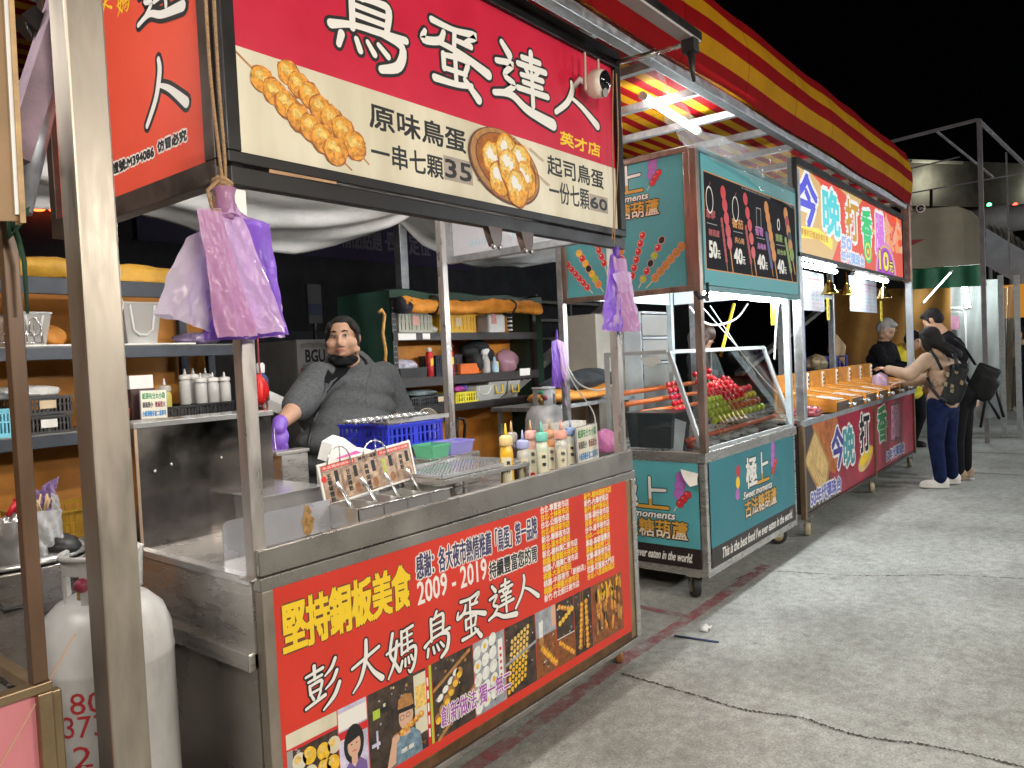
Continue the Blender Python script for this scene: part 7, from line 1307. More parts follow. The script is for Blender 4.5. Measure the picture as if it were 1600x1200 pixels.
for k, m_ in ((1, lM), (.93, lT), (.84, lV)): H3.pl([(cu+ru*k*math.cos(a), 2.2865+(.34*k)*math.sin(a)) for a in (math.pi*i/24 for i in range(25))], m_)
H3.text('10', cu-.30, 2.33, cu+.12, 2.52, lY, bold=.016, out=.012, om=lK); H3.text('元', cu+.16, 2.32, cu+.33, 2.43, lY, bold=.006, out=.01, om=lK)
H3.build('sign_face', LM, so)
for a, c, yy, lab in (((1242, 399), (1305, 415), 1.96, 'upper left bright tube under the glowing sausage sign'), ((1242, 411), (1306, 427), 2.06, 'lower left bright tube under the glowing sausage sign'), ((1333, 419), (1388, 432), 1.96, 'upper right bright tube under the glowing sausage sign'), ((1333, 428), (1386, 440), 2.06, 'lower right bright tube under the glowing sausage sign')):
    p, q = Y(*a, yy), Y(*c, yy); q.z = p.z; tube_light(p, q, lab, TUBS, .02, fit=False)
# price charts, bells, tags
for i, (q4, lab) in enumerate(((((1244, 484), (1288, 486), (1287, 426), (1243, 420)), 'left hanging price chart with rows of pink and grey print'), (((1328, 486), (1370, 487), (1369, 434), (1327, 430)), 'right hanging price chart with rows of pink and grey print'))):
    q0 = Y(*q4[0], 2.32); q1 = Y(*q4[1], 2.32); q3 = Y(*q4[3], 2.32); cv = Canvas(q0, V(q1.x-q0.x, 0, 0), (0, 0, 1)); w_ = q1.x-q0.x; h_ = q3.z-q0.z; cv.z = .004; cv.rect(0, 0, w_, h_, 0); cv.rect(0, h_*.80, w_, h_*.83, 1); zz = cv.z
    for r_ in range(7):
        for k in range(6): cv.text(str((k*7+r_*3) % 10)+str((r_*5+k) % 10), w_*(.06+.155*k), h_*(.69-.105*r_), w_*(.06+.155*k)+w_*.10, h_*(.69-.105*r_)+h_*.055, (1 if (k >= 3) ^ (r_ in (3, 4)) else 2)); cv.z = zz
    cv.prism([cv.at(0, 0, .003), cv.at(w_, 0, .003), cv.at(w_, h_, .003), cv.at(0, h_, .003)], cv.N*-.003, 0); tag(cv.build('price_chart', [M('chart paper', (.36, .40, .46), .6), M('chart pink', (.42, .10, .14), .6), M('chart grey', (.12, .15, .24), .6)]), lab, 'chart')
BR_ = M('polished brass', (.62, .50, .14), .2, 1, .1, 12)
for px, py, yy, lab in ((1296, 450, 2.2, 'leftmost of the three brass bells, beside the left price chart'), (1323, 453, 2.35, 'middle brass bell, between the two price charts'), (1381, 458, 2.0, 'rightmost brass bell, beyond the right price chart')):
    c = Y(px, py, yy); t = thing('bell', lab, 'bell', c, 'brass bells over the sausage stall'); b = MB(); s = .68; b.lathe([(.125*s, -.09*s), (.12*s, -.075*s), (.085*s, -.03*s), (.07*s, .03*s), (.055*s, .075*s), (.02*s, .095*s)], c, 20); b.build('bell_body', BR_, t); b = MB(); b.lathe([(.015, .09*s), (.018, .11*s), (.006, .13*s), (.005, .30*s)], c, 8); b.build('hanger', BR_, t)
tagplate(1294, 483, .085, .22, 2.2, 'yellow tag under the leftmost brass bell'); tagplate(1377, 486, .085, .22, 2.0, 'yellow tag under the rightmost brass bell')
# wooden pinball boards
WD = M('orange varnished wood', (.62, .26, .035), .3, 0, .25, 5, (1, .25, 3), coat=.4); WDK = M('dark board end', (.075, .045, .03), .5, 0, .3, 8); WDT = M('board face', (.60, .42, .20), .22, 0, .2, 9, coat=.5); proto = None
for k in range(7):
    x_ = 6.84+.49*k
    if proto is None:
        proto = thing('pinball_board', 'x', 'pinball board', (x_, 1.86, .955), 'wooden pinball boards on the sausage stall'); hw = .19
        def pb(name, m, fn, **kw): bb = MB(); fn(bb); return bb.build(name, m, proto, local=True, **kw)
        pb('case', WD, lambda q: q.prism([(-hw, -.02, .015), (-hw, -.02, .10), (-hw, .47, .17), (-hw, .47, .0)], (2*hw, 0, 0)), bevel=.004)
        pb('front_end', WDK, lambda q: q.box((-hw+.012, -.026, .02), (hw-.012, -.0201, .095)))
        pb('play_field', [WDT, M('painted board gloss', (.70, .72, .74), .12)], lambda q: (q.poly([(-hw+.025, .0, .104), (hw-.025, .0, .104), (hw-.025, .46, .172), (-hw+.025, .46, .172)], 0), q.poly([(-hw+.03, .01, .107), (hw-.03, .01, .107), (hw-.03, .20, .1365), (-hw+.03, .20, .1365)], 1)))  # pale front patch paints the white lamp gloss onto the board
        pb('back_plate', WD, lambda q: q.box((-hw-.01, .475, .0), (hw+.01, .505, .335)), bevel=.004)
        pb('price_strip', [PAPER, BLK], lambda q: (q.box((hw-.05, .465, .12), (hw-.002, .474, .32), 0), [q.box((hw-.04, .462, .14+.042*j), (hw-.012, .4649, .165+.042*j), 1) for j in range(4)]))
        for sx in (-1, 1): pb('side_rail', WD, lambda q: q.bar((sx*(hw-.012), -.02, .106), (sx*(hw-.012), .465, .178), .022, .022))
        pb('plunger', STEELX, lambda q: (q.tube([(hw-.06, -.07, .06), (hw-.06, -.02, .06)], .012, 8), q.ell((hw-.06, -.08, .06), .02, 10, 7)))
        o = proto
    else: o = copy_thing(proto, (x_, 1.86+.0*k, .955), 'x')
    o['label'] = ('first wooden pinball board, nearest the teal stall', 'second wooden pinball board from the teal stall', 'third wooden pinball board from the teal stall', 'fourth wooden pinball board, the middle one of seven', 'fifth wooden pinball board, by the held pink bag', 'sixth wooden pinball board from the teal stall', 'seventh wooden pinball board, farthest along the counter')[k]
for i, (px, py, yy, r_, lab) in enumerate(((1255, 628, 2.02, (.13, .08, .055), 'shiny heap of small snack packs beside the first pinball board'), (1268, 646, 1.98, (.14, .07, .05), 'red and blue snack packs at the front left of the sausage counter'))):
    c = Y(px, py, yy); lumpbag((c.x, yy, .955+r_[2]*.8), r_, M('snack pack print %d' % i, (.55, .12, .14), .25, .2, .9, 40, tint=(.12, .25, .45)), lab, 'snack_packs', 'snacks', 60+i)
c = Y(1315, 560, 3.0); b = MB(); b.obox(Y(1308, 545, 3.0), (.22, 0, -.08), (0, .05, .02), (.05, 0, .14)); tag(b.build('wooden_plaque', M('pale wood', (.52, .32, .14), .5, 0, .2, 6), bevel=.01), 'tilted pale wooden board propped behind the pinball boards', 'board')
crate((Y(1285, 565, 2.95).x, 2.95, Y(1285, 568, 2.95).z-.1), (Y(1325, 560, 2.95).x, 3.25, Y(1325, 560, 2.95).z+.05), M('cobalt crate', (.05, .06, .42), .4), 'cobalt blue crate behind the pinball boards', 6, 4)
lumpbag(Y(1275, 566, 3.0), (.25, .12, .11), M('mixed packs', (.30, .22, .12), .4, 0, .8, 14, tint=(.3, .32, .2)), 'heap of mixed bags of goods behind the pinball boards', 'goods_heap', 'goods', 66); b = MB(); a = Y(1245, 540, 3.05); b.grid(lambda u, v: a+V(.35*u, .04*math.sin(u*8), .5-.9*v+.05*math.sin(u*5)), 10, 10); tag(b.build('blue_sheet', M('blue sheet plastic', (.05, .08, .35), .35, 0, .3, 6, bump=.6, bsc=9), thick=.004), 'crumpled blue plastic sheet hanging behind the pale blue post', 'plastic sheet')
# ------------------------------------------------------------------ end of the lane
FXX = 13.2
def fx(px, py, x_=FXX): return X(px, py, x_)
t = thing('market_tent', 'green and ochre market tent with a pale rounded end board beyond the sausage stall', 'tent', (FXX+1.5, 2.2, 0))
b = MB(); pts = [fx(1418, 420), fx(1536, 412), fx(1538, 372), fx(1532, 345), fx(1518, 330), fx(1495, 322), fx(1418, 328)]; b.prism(pts, (.12, 0, 0)); b.build('end_board', M('khaki tent board', (.34, .31, .23), .7, 0, .1, 3), t)
b = MB(); b.prism([fx(1421, 375, FXX-.02), fx(1446, 374, FXX-.02), fx(1421, 385, FXX-.02)], (-.01, 0, 0)); b.build('pennant', M('dull red pennant', (.35, .05, .06), .6), t)
b = MB(); p0, p1, p2, p3 = fx(1418, 421), fx(1537, 413), fx(1540, 446), fx(1418, 452); b.grid(lambda u, v: p0.lerp(p1, u).lerp(p3.lerp(p2, u), v)+V(.1+.04*math.sin(u*20), 0, 0), 30, 6); b.build('green_valance', M('green tent cloth', (.03, .16, .08), .6, 0, .2, 4), t)
b = MB(); e0, e1, e2, e3 = fx(1300, 452, FXX+.9), fx(1486, 450, FXX+.9), fx(1486, 610, FXX+.9), fx(1300, 640, FXX+.9); b.grid(lambda u, v: e0.lerp(e1, u).lerp(e3.lerp(e2, u), v)+V(.04*math.sin(u*17+v*3), 0, 0), 30, 10); b.build('ochre_wall', M('ochre tent cloth', (.36, .17, .035), .7, 0, .25, 3), t)
b = MB(); e0, e1, e2, e3 = fx(1484, 440, FXX+1.6), fx(1562, 436, FXX+1.6), fx(1562, 646, FXX+1.6), fx(1484, 650, FXX+1.6); b.grid(lambda u, v: e0.lerp(e1, u).lerp(e3.lerp(e2, u), v)+V(.03*math.sin(u*17+v*5), 0, 0), 30, 10); b.build('grey_wall', M('pale tent cloth', (.42, .44, .44), .6, 0, .12, 3), t)
for px in (1563, 1588): b = MB(); a, c = fx(px, 430, FXX+.4), fx(px+3, 640, FXX+.4); b.bar(V(a.x, a.y, a.z), V(a.x, a.y, 0), .07); b.build('post', GALV, t)
b = MB(); e0, e1, e2, e3 = fx(1566, 450, FXX+.6), fx(1588, 446, FXX+.6), fx(1590, 640, FXX+.6), fx(1568, 645, FXX+.6); b.grid(lambda u, v: e0.lerp(e1, u).lerp(e3.lerp(e2, u), v)+V(.12*math.sin(u*9+v*3), 0, 0), 14, 20); b.build('plastic_curtain', sheer('smoky clear curtain', (.28, .24, .18), .35, rough=.15, bump=.8, bsc=4), t)
p, q = fx(1503, 424, FXX+.8), fx(1513, 482, FXX+.8); tl_ = tube_light(p, q, 'upright glaring tube lamp inside the green tent', TUBEB, .035, fit=False)
p, q = fx(1487, 424, FXX-.3), fx(1442, 474, FXX-.3); tl_ = tube_light(p, q, 'thin tilted tube lamp hanging in front of the green tent', emat('tube dim', (.85, .95, 1), 5), .012, fit=False)
q = fx(1487, 490, FXX+1.2); t = thing('wire_shelf', 'small white wire shelf with pink goods under the upright tube lamp', 'shelf', q); b = MB()
for k in range(12): a = fx(1467+3.4*k, 486, FXX+1.2); b.tube([a, a+V(-.15, 0, .06)], .008, 4)
a, c = fx(1465, 487, FXX+1.2), fx(1508, 487, FXX+1.2); b.tube([a, c], .012, 6); b.tube([a+V(-.15, 0, .06), c+V(-.15, 0, .06)], .012, 6)
for e in (a, c): b.tube([e, (e.x, e.y, 0)], .015, 6)
b.build('wire_frame', WHITEP, t); b = MB(); a, c = fx(1474, 516, FXX+1.25), fx(1498, 494, FXX+1.25); b.box((a.x, min(a.y, c.y), a.z), (a.x+.1, max(a.y, c.y), c.z)); b.build('pink_goods', M('pink goods', (.60, .28, .42), .6, 0, .3, 10), t)
t = thing('tent_frame', 'bare grey steel tent frame standing above the next stall', 'tent frame', (FXX+1, 1.5, 0)); FRM = M('frame grey', (.22, .20, .21), .5, .5, .2, 6); xf = FXX-.4
for a, c, xa, xc, w_ in (((1390, 222), (1528, 187), xf, xf, .055), ((1528, 187), (1612, 268), xf, xf+2.2, .055), ((1462, 204), (1552, 277), xf, xf+1.5, .035), ((1572, 238), (1578, 425), xf+1.2, xf+1.2, .03), ((1422, 302), (1612, 268), xf+.5, xf+.5, .025), ((1420, 264), (1500, 245), xf+1, xf+1, .025)):
    b = MB(); b.bar(X(*a, xa), X(*c, xc), w_*.75); b.build('bar', FRM, t)
b = MB(); p = X(1530, 187, xf); b.bar(p, V(p.x, p.y, 0), .06); b.build('upright', FRM, t)
b = MB(); p, q = X(1455, 296, xf+.5), X(1455, 333, xf+.5); b.bar(p, q, .04); b.build('bar', BLACKM, t)
q = X(1438, 326, 12.6); t = thing('security_camera', 'small pinkish security camera at the far end of the striped awning', 'camera', q); b = MB(); d = V(-1, -.25, -.1).normalized(); b.lathe([(.05, -.12), (.065, -.1), (.065, .06), (.06, .07)], q, 16, ax=d); b.build('housing', M('pinkish plastic', (.55, .42, .38), .4), t); b = MB(); b.lathe([(.045, .065), (.045, .075), (.02, .08)], q, 14, ax=d); b.build('lens', M('black lens glass', (.008, .008, .01), .08), t); b = MB(); b.caps(q+V(0, .12, 0), q+V(0, .14, .16), .02, .018); b.tube([q, q+V(.1, .2, -.05), q+V(.1, 1.0, -.3)], .02, 6); b.build('bracket', M('pinkish plastic', (.55, .42, .38), .4), t)
# far street buildings
t = thing('building', 'long low building with a stained lit fascia at the far end of the lane', 'building', (46, 0, 0)); FBX = 40
zt_ = X(1400, 247, FBX).z; zb_ = X(1400, 321, FBX).z; a = Z(1330, 245, zt_); c = Z(1690, 259, zt_); dd = (c-a).normalized(); nn = V(dd.y, -dd.x, 0); nn = nn if nn.x > 0 else -nn; b = MB(); b.prism([(a.x, a.y, zb_), (c.x, c.y, zb_), (c.x, c.y, zt_), (a.x, a.y, zt_)], nn*6); b.build('fascia', M('stained fascia', (.15, .135, .12), .85, 0, .55, .5), t)
b = MB(); a2, c2 = a+nn*1.2, c+nn*1.2; b.prism([(a2.x, a2.y, 0), (c2.x, c2.y, 0), (c2.x, c2.y, zb_), (a2.x, a2.y, zb_)], nn*4); b.build('wall', M('far dark wall', (.03, .03, .03), .8, 0, .3, 1), t)
for px in (1445, 1500, 1550, 1605): p = Z(px, 322, zb_); b = MB(); b.obox(p+nn*.6-V(0, 0, .4), dd*.5, nn*.4, V(0, 0, .38)); b.build('bracket', M('fascia bracket', (.30, .24, .08), .7), t)
p, q = Z(1422, 252, zt_-.15), Z(1502, 255, zt_-.15); b = MB(); b.bar(p-nn*.06, q-nn*.06, .1, .12); b.build('light_strip', M('fascia edge pale', (.45, .42, .38), .7), t)
def spot(name, loc, e, col, r_=.1):
    l = bpy.data.lights.new(name, 'POINT'); l.energy = e; l.color = col; l.shadow_soft_size = r_; o = bpy.data.objects.new(name, l); COL.objects.link(o); o.location = loc; return o
spot('fascia_floodlight', Z(1436, 288, (zt_+zb_)/2)-nn*1.1, 70, (.95, 1, .78)); spot('fascia_floodlight', Z(1604, 304, (zt_+zb_)/2-.3)-nn*1.1, 60, (.95, 1, .8)); spot('fascia_floodlight', Z(1520, 300, zb_)-nn*5, 60, (1, .93, .85))
t = thing('tunnel_cover', 'pale ribbed tunnel cover with curved hoops at the right edge', 'cover', (20, 0, 2)); b = MB(); xt = 17.0; A0, A1 = X(1540, 352, xt), X(1625, 402, xt)
def tun(u, v): p = A0.lerp(A1, u); return p+V(1.2*v, .0, .35*math.sin(u*math.pi)*.3)+V(0, 0, -.9*(1-math.cos(v*1.5))+.05*abs(math.sin(u*28)))
b.grid(tun, 70, 14); b.build('ribbed_cloth', M('ribbed tunnel cloth', (.42, .38, .36), .6, 0, .15, 4), t)
b = MB(); q = [X(1540, 356, xt-.05), X(1620, 404, xt-.05), X(1620, 460, xt-.05), X(1540, 415, xt-.05)]; b.prism(q, (.05, 0, 0)); b.build('side_sheet', M('dull side sheet', (.24, .24, .26), .6, 0, .2, 3), t)
for i in range(2): b = MB(); c = X((1545, 1578)[i], 342, 21); b.lathe([(.25, -.45), (.30, -.4), (.30, .4), (.25, .45)], c, 20, ax=(.2, 1, 0)); b.tube([c, (c.x, c.y, 0)], .05, 6); tag(b.build('tank', M('white tank', (.40, .38, .37), .5, 0, .1)), ('white round ended tank left of the far traffic lights', 'white round ended tank right below the far traffic lights')[i], 'tank')
for px, py, col, lab in ((1583, 328, (1, .05, .03), 'far red light cluster beside the building fascia'), (1556, 330, (.05, 1, .25), 'far small green light left of the red one')):
    b = MB(); c = X(px, py, 36); rr = random.Random(px)
    for k in range(9 if px > 1560 else 3): b.ell(c+V(0, rr.uniform(-.5, .5), rr.uniform(-.3, .3)), .085, 8, 6, m=0 if rr.random() < .75 else 1)
    tag(b.build('signal_light', [emat('far light %d' % px, col, 6), emat('far light green', (.1, 1, .3), 6)]), lab, 'light')
t = thing('folding_table', 'grey folding table with crossed black legs at the roadside right of the customers', 'table', X(1545, 640, 12.0)); xx = 12.2; b = MB(); b.prism([X(1518, 620, xx), X(1556, 610, xx), X(1566, 650, xx), X(1524, 656, xx)], (.05, 0, 0)); b.build('panel', M('grey table panel', (.30, .32, .34), .5), t)
for a, c in (((1530, 600), (1562, 655)), ((1545, 596), (1532, 668)), ((1552, 592), (1568, 652))): b = MB(); b.tube([X(*a, xx-.1), X(*c, xx-.1)], .018, 6); b.build('leg', BLACKM, t)
b = MB(); c = X(1596, 470, 16.5); b.obox(c, (.1, 0, 0), (0, .28, 0), (0, 0, .3)); tag(b.build('amber_sign', emat('amber lamp sign', (1, .42, .05), .35)), 'glowing amber panel at the right edge above the masked woman', 'sign'); t = None
# ------------------------------------------------------------------ people
from mathutils.bvhtree import BVHTree
def frame(f, up=(0, 0, 1)):
    f = V(f).normalized(); r_ = f.cross(V(up)).normalized(); u = r_.cross(f); return Matrix((r_, f, u)).transposed()   # columns right, forward, up
def head_mb(b, c, R, s, fat=1.0):                              # s = crown to chin
    k = s/.235
    def e(x, y, z, r_): b.ell(c+R @ (V(x, y, z)*k), V(r_)*k, 16, 11, rot=R)
    e(0, -.012, .030, (.076, .094, .088)); e(0, .018, -.035, (.064*fat, .070, .072)); e(0, .040, -.078, (.040*fat, .040, .034)); e(0, .062, .020, (.055, .030, .030))
    for sx in (-1, 1): e(sx*.043*fat, .048, -.030, (.030*fat, .034, .036)); e(sx*.080*fat**.6, -.008, -.005, (.010, .020, .032)); e(sx*.050*fat, .020, -.068, (.03*fat, .04, .03)); e(sx*.030, .078, .028, (.022, .012, .009)); e(sx*.011, .098, -.031, (.010, .010, .009))
    for t in (0, .33, .66, 1): e(0, .088+.014*t, .012-.040*t, (.009+.005*t, .014, .014))
    e(0, .086, -.060, (.026, .013, .008)); e(0, .084, -.070, (.022, .013, .008)); e(0, .078, -.092, (.02, .016, .012))
def face(parent, c, R, s, skin, lipm, browm, fat=1.0, open_=False):
    k = s/.235; p = lambda x, y, z: c+R @ (V(x, y, z)*k)
    for sx in (-1, 1):
        b = MB(); b.ell(p(sx*.030, .083, .010), V(.0145, .009, .0062)*k, 12, 8, rot=R); b.ell(p(sx*.030-.002, .0885, .0102), V(.0078, .005, .0060)*k, 10, 7, m=1, rot=R); b.build('eye', [M('eye white', (.62, .58, .55), .25), M('iris dark', (.02, .012, .01), .2)], parent)
        b = MB(); b.tube([p(sx*.014, .094, .033), p(sx*.030, .095, .039), p(sx*.048, .082, .034)], [.0035*k, .0048*k, .0025*k], 6); b.build('eyebrow', browm, parent)
        b = MB(); b.tube([p(sx*.016, .090, .012), p(sx*.030, .0945, .018), p(sx*.046, .083, .012)], .0022*k, 6); b.build('eyelid', browm, parent)
    b = MB(); b.tube([p(-.026, .091, -.065), p(-.010, .1005, -.0625), p(0, .100, -.064), p(.010, .1005, -.0625), p(.026, .091, -.065)], [.002*k, .0045*k, .004*k, .0045*k, .002*k], 8); b.tube([p(-.024, .090, -.067), p(0, .099, -.0735), p(.024, .090, -.067)], [.002*k, .0055*k, .002*k], 8); b.build('lips', lipm, parent)
    if open_: b = MB(); b.ell(p(0, .0985, -.0675), V(.014, .004, .0026)*k, 10, 6, rot=R); b.build('mouth', M('mouth dark', (.05, .012, .01), .4), parent)
def hand_mb(b, wr, d, palm_n, s=1.0, curl=.5, side=1):         # palm, four unequal bent fingers, thumb off the side of the palm
    d = V(d).normalized(); n = (V(palm_n)-d*V(palm_n).dot(d)).normalized(); a = d.cross(n)*side
    R = Matrix((a, d, n)).transposed(); pc = V(wr)+d*.045*s; b.ell(pc, V(.040, .050, .016)*s, 14, 9, rot=R)
    for i, (o, L) in enumerate(((.029, .072), (.010, .080), (-.010, .075), (-.028, .058))):
        p = pc+a*o*s+d*.036*s; dd = d.copy(); seg = L*s/3; r_ = .0088*s
        for j in range(3):
            dd = (dd+n*curl*(.45+.2*i/3)).normalized(); q = p+dd*seg; b.caps(p, q, r_, r_*.93, 8); p = q; r_ *= .93
    p = pc+a*.034*s-d*.018*s; dd = (a*.8+d*.55+n*.25).normalized()
    for j in range(3): q = p+dd*.027*s; b.caps(p, q, .0105*s*(1-.06*j), .0098*s*(1-.06*j), 8); p = q; dd = (dd+d*.35+n*curl*.6).normalized()
def limb(b, pts, rs):
    for i in range(len(pts)-1): b.caps(pts[i], pts[i+1], rs[i], rs[i+1], 14)
def torso_mb(b, sh, hip, lat, fwd, w_, dpt, belly=0, inf=0.0): # stack of ellipses from pelvis to shoulders
    ax = (sh-hip)
    for t, wk, dk in ((-.10, .86, .92), (.0, .95, .98), (.18, .95, .95), (.36, .92, .93), (.55, .97, 1), (.74, 1.0, 1.0), (.90, .96, .86)):
        c = hip+ax*t+fwd*(belly*math.exp(-((t-.32)/.28)**2)*.5); R = frame(fwd, ax)
        b.ell(c, (w_*wk*(1+belly*.6*math.exp(-((t-.3)/.3)**2))+inf, dpt*dk*(1+belly*math.exp(-((t-.32)/.3)**2))+inf, ax.length*.16+inf), 18, 10, rot=R)
SKIN = M('skin', (.50, .29, .19), .48, 0, .10, 14, bump=.08, bsc=60); HAIRB = M('black hair', (.010, .008, .008), .55, 0, .4, 30, (6, 6, 1), bump=.6, bsc=60, spec=.22)
def person(label, J, s, mats, vox=.012, fat=1.0, w_=.175, dpt=.12, belly=0.0, hair='short', sleeve=1.0, hands=(True, True), facep=True, arm_r=1.0, group=None, hcol=None, extra=None, tsm=4):
    hc, hd = V(J['head']), V(J['face']).normalized(); R = frame(hd, J.get('up', (0, 0, 1))); k = s/.235
    sh = (V(J['sl'])+V(J['sr']))/2; hip = (V(J['hl'])+V(J['hr']))/2; lat = (V(J['sr'])-V(J['sl'])); lat.normalize(); fwd = V(J['fwd']).normalized()
    t = thing('person', label, 'person', (hip.x, hip.y, 0), group)
    b = MB(); head_mb(b, hc, R, s, fat); nb = sh+(hc-sh)*.12; b.caps(nb, hc-R.col[2]*.05*k, .062*k*fat, .056*k*fat, 14)
    torso_mb(b, sh, hip, lat, fwd, w_, dpt, belly)
    A = arm_r
    for sd, hn, sgn in (('l', hands[0], 1), ('r', hands[1], -1)):
        S_, E_, H_ = V(J['s'+sd]), V(J['e'+sd]), V(J['h'+sd+'d']); limb(b, [S_, E_, H_], [.056*A, .046*A, .030])
        if hn: hand_mb(b, H_, J.get('d'+sd, H_-E_), J.get('n'+sd, (0, 0, -1)), 1.0, J.get('c'+sd, .5), sgn)
    for sd in 'lr': limb(b, [V(J['h'+sd]), V(J['k'+sd]), V(J['f'+sd])+V(0, 0, .06)], [.092*(1+belly*.3), .06*(1+belly*.3), .042]); f = V(J['f'+sd]); toe = V(J.get('toe', fwd)); b.caps(f+V(0, 0, .04), f+toe*.15+V(0, 0, .03), .04, .032, 12)
    o = blob(b, 'body', mats['skin'], vox, t, smooth=3)
    b = MB(); torso_mb(b, sh, hip, lat, fwd, w_, dpt, belly, .016)
    for sd in 'lr':
        S_, E_, H_ = V(J['s'+sd]), V(J['e'+sd]), V(J['h'+sd+'d']); e2 = E_.lerp(H_, max(0, (sleeve-.5)*2*.93)); limb(b, [S_, E_, e2], [.078*A, .066*A, .050*A])
    b.caps(nb-V(0, 0, .02), nb+(hc-sh)*.12, .10*k*fat, .075*k*fat, 16)
    for sd in 'lr': b.caps(nb-V(0, 0, .03), V(J['s'+sd])-V(0, 0, .005), .085*k, .072*A, 14)
    if extra: extra(b, nb, lat, fwd)
    b.ell(hip+V(0, 0, .05)+fwd*belly*.08, (w_*1.16*(1+belly*.35), dpt*1.32*(1+belly*.7), .14), 18, 10, rot=frame(fwd))
    top = blob(b, 'top', mats['top'], vox, t, smooth=tsm)
    b = MB()
    for sd in 'lr': limb(b, [V(J['h'+sd]), V(J['k'+sd]), V(J['f'+sd])+V(0, 0, .10)], [.112*(1+belly*.3), .078*(1+belly*.3), .062])
    b.ell(hip-V(0, 0, .03), (w_*1.02, dpt*1.12, .15), 16, 10, rot=frame(fwd)); blob(b, 'trousers', mats['trousers'], vox, t, smooth=4)
    for sd in 'lr':
        b = MB(); f = V(J['f'+sd]); toe = V(J.get('toe', fwd)); toe.z = 0; toe.normalize(); b.ell(f+toe*.06+V(0, 0, .045), (.050, .14, .052), 16, 9, rot=frame(toe)); b.ell(f-toe*.02+V(0, 0, .07), (.048, .065, .065), 14, 9, rot=frame(toe)); b.ell(f+toe*.06+V(0, 0, .02), (.054, .148, .020), 16, 8, rot=frame(toe)); blob(b, 'shoe', mats['shoes'], .01, t, smooth=3)
    p = lambda x, y, z: hc+R @ (V(x, y, z)*k)
    b = MB(); hm = mats.get('hair', HAIRB)
    if hair == 'short': b.ell(p(0, -.022, .046), V(.083, .098, .086)*k, 18, 12, rot=R); b.ell(p(0, -.05, -.0), V(.078, .070, .075)*k, 16, 10, rot=R); b.ell(p(0, .04, .088), V(.06, .05, .03)*k, 14, 9, rot=R); [b.ell(p(sx*.075, .012, .01), V(.012, .022, .045)*k, 10, 8, rot=R) for sx in (-1, 1)]
    if hair == 'back': b.ell(p(0, -.040, .052), V(.079, .086, .076)*k, 18, 12, rot=R); b.ell(p(0, -.012, .086), V(.064, .075, .040)*k, 14, 9, rot=R); [b.ell(p(sx*.062, .018, .066), V(.022, .045, .034)*k, 12, 8, rot=R) for sx in (-1, 1)]; b.ell(p(0, -.058, .0), V(.080, .066, .080)*k, 16, 10, rot=R); [b.ell(p(sx*.078*fat**.6, .022, -.018), V(.010, .020, .050)*k, 10, 8, rot=R) for sx in (-1, 1)]; [b.ell(p(sx*.077*fat**.6, .005, .035), V(.014, .04, .035)*k, 10, 8, rot=R) for sx in (-1, 1)]; b.ell(p(.01, -.125, -.03), V(.03, .03, .05)*k, 12, 8, rot=R)
    if hair == 'long':
        b.ell(p(0, -.022, .045), V(.092, .105, .092)*k, 18, 12, rot=R); b.ell(p(0, -.05, -.03), V(.092, .085, .10)*k, 16, 10, rot=R)
        L_ = J.get('hairdir', V(0, 0, -1)); q = p(0, -.06, -.06)
        for i in range(6): b.ell(q+V(L_)*(.045*i*k), V(.095-.004*i, .055, .06)*k, 14, 9, rot=R)
        for sx in (-1, 1): b.ell(p(sx*.082, .02, -.05), V(.020, .045, .10)*k, 10, 8, rot=R)
    blob(b, 'hair', hm, min(vox, .009), t, smooth=3)
    if facep: face(t, hc, R, s, mats['skin'], M('lip', (.36, .13, .10), .45), hm, fat, J.get('open', False))
    return t, top, R, hc, k
def surf(o):                                                   # sight-line lookup on a finished garment, to lay zips and prints on it
    off = V(0, 0, 0); q = o.parent
    while q: off += V(q.location); q = q.parent
    bv = BVHTree.FromPolygons([v.co+off for v in o.data.vertices], [tuple(p.vertices) for p in o.data.polygons])
    def f(px, py, lift=.002):
        d = ray(px, py).normalized(); h = bv.ray_cast(CP, d); return (h[0]-d*lift) if h[0] else None
    return f
# vendor of the egg stall
VY = 3.36; HOOD = M('heather grey fleece', (.062, .066, .070), .95, 0, .28, 70, bump=.5, bsc=9, spec=.2); SKV = M('skin vendor', (.36, .205, .135), .5, 0, .10, 16, bump=.06, bsc=70)
hc = Y(536, 528, VY-.02); toc = (CP-hc).normalized(); fd = (toc*math.cos(.20)-CR*math.sin(.20)); fd.z = -.02
J = dict(head=hc, face=fd, up=(-.03, 0, 1), sl=Y(499, 593, VY+.02), el=Y(466, 634, VY-.08), hld=Y(437, 664, VY-.20), sr=Y(598, 590, VY+.04), er=Y(627, 648, VY+.0), hrd=Y(596, 684, VY-.18), fwd=V(-.50, -.80, 0),
         hl=V(2.52, 3.46, .92), hr=V(2.84, 3.40, .92), kl=V(2.50, 3.42, .50), kr=V(2.88, 3.36, .50), fl=V(2.50, 3.46, .0), fr=V(2.92, 3.40, .0), dl=V(.0, -.10, -1), nl=(.8, -.3, 0), cl=.30, open=True)
def hoodring(b, nb, lat, fwd):
    up = V(0, 0, 1); pts = []; rs = []
    for i in range(20):
        a = 2*math.pi*i/20; f_ = math.sin(a); pts.append(nb+lat*(.135*math.cos(a))+fwd*(.11*f_-.03)+up*(.03-.07*f_)); rs.append(.042-.016*f_)
    b.tube(pts, rs, 10, closed=True); b.ell(nb-fwd*.15+up*.02, (.14, .07, .09), 14, 9, rot=frame(fwd))
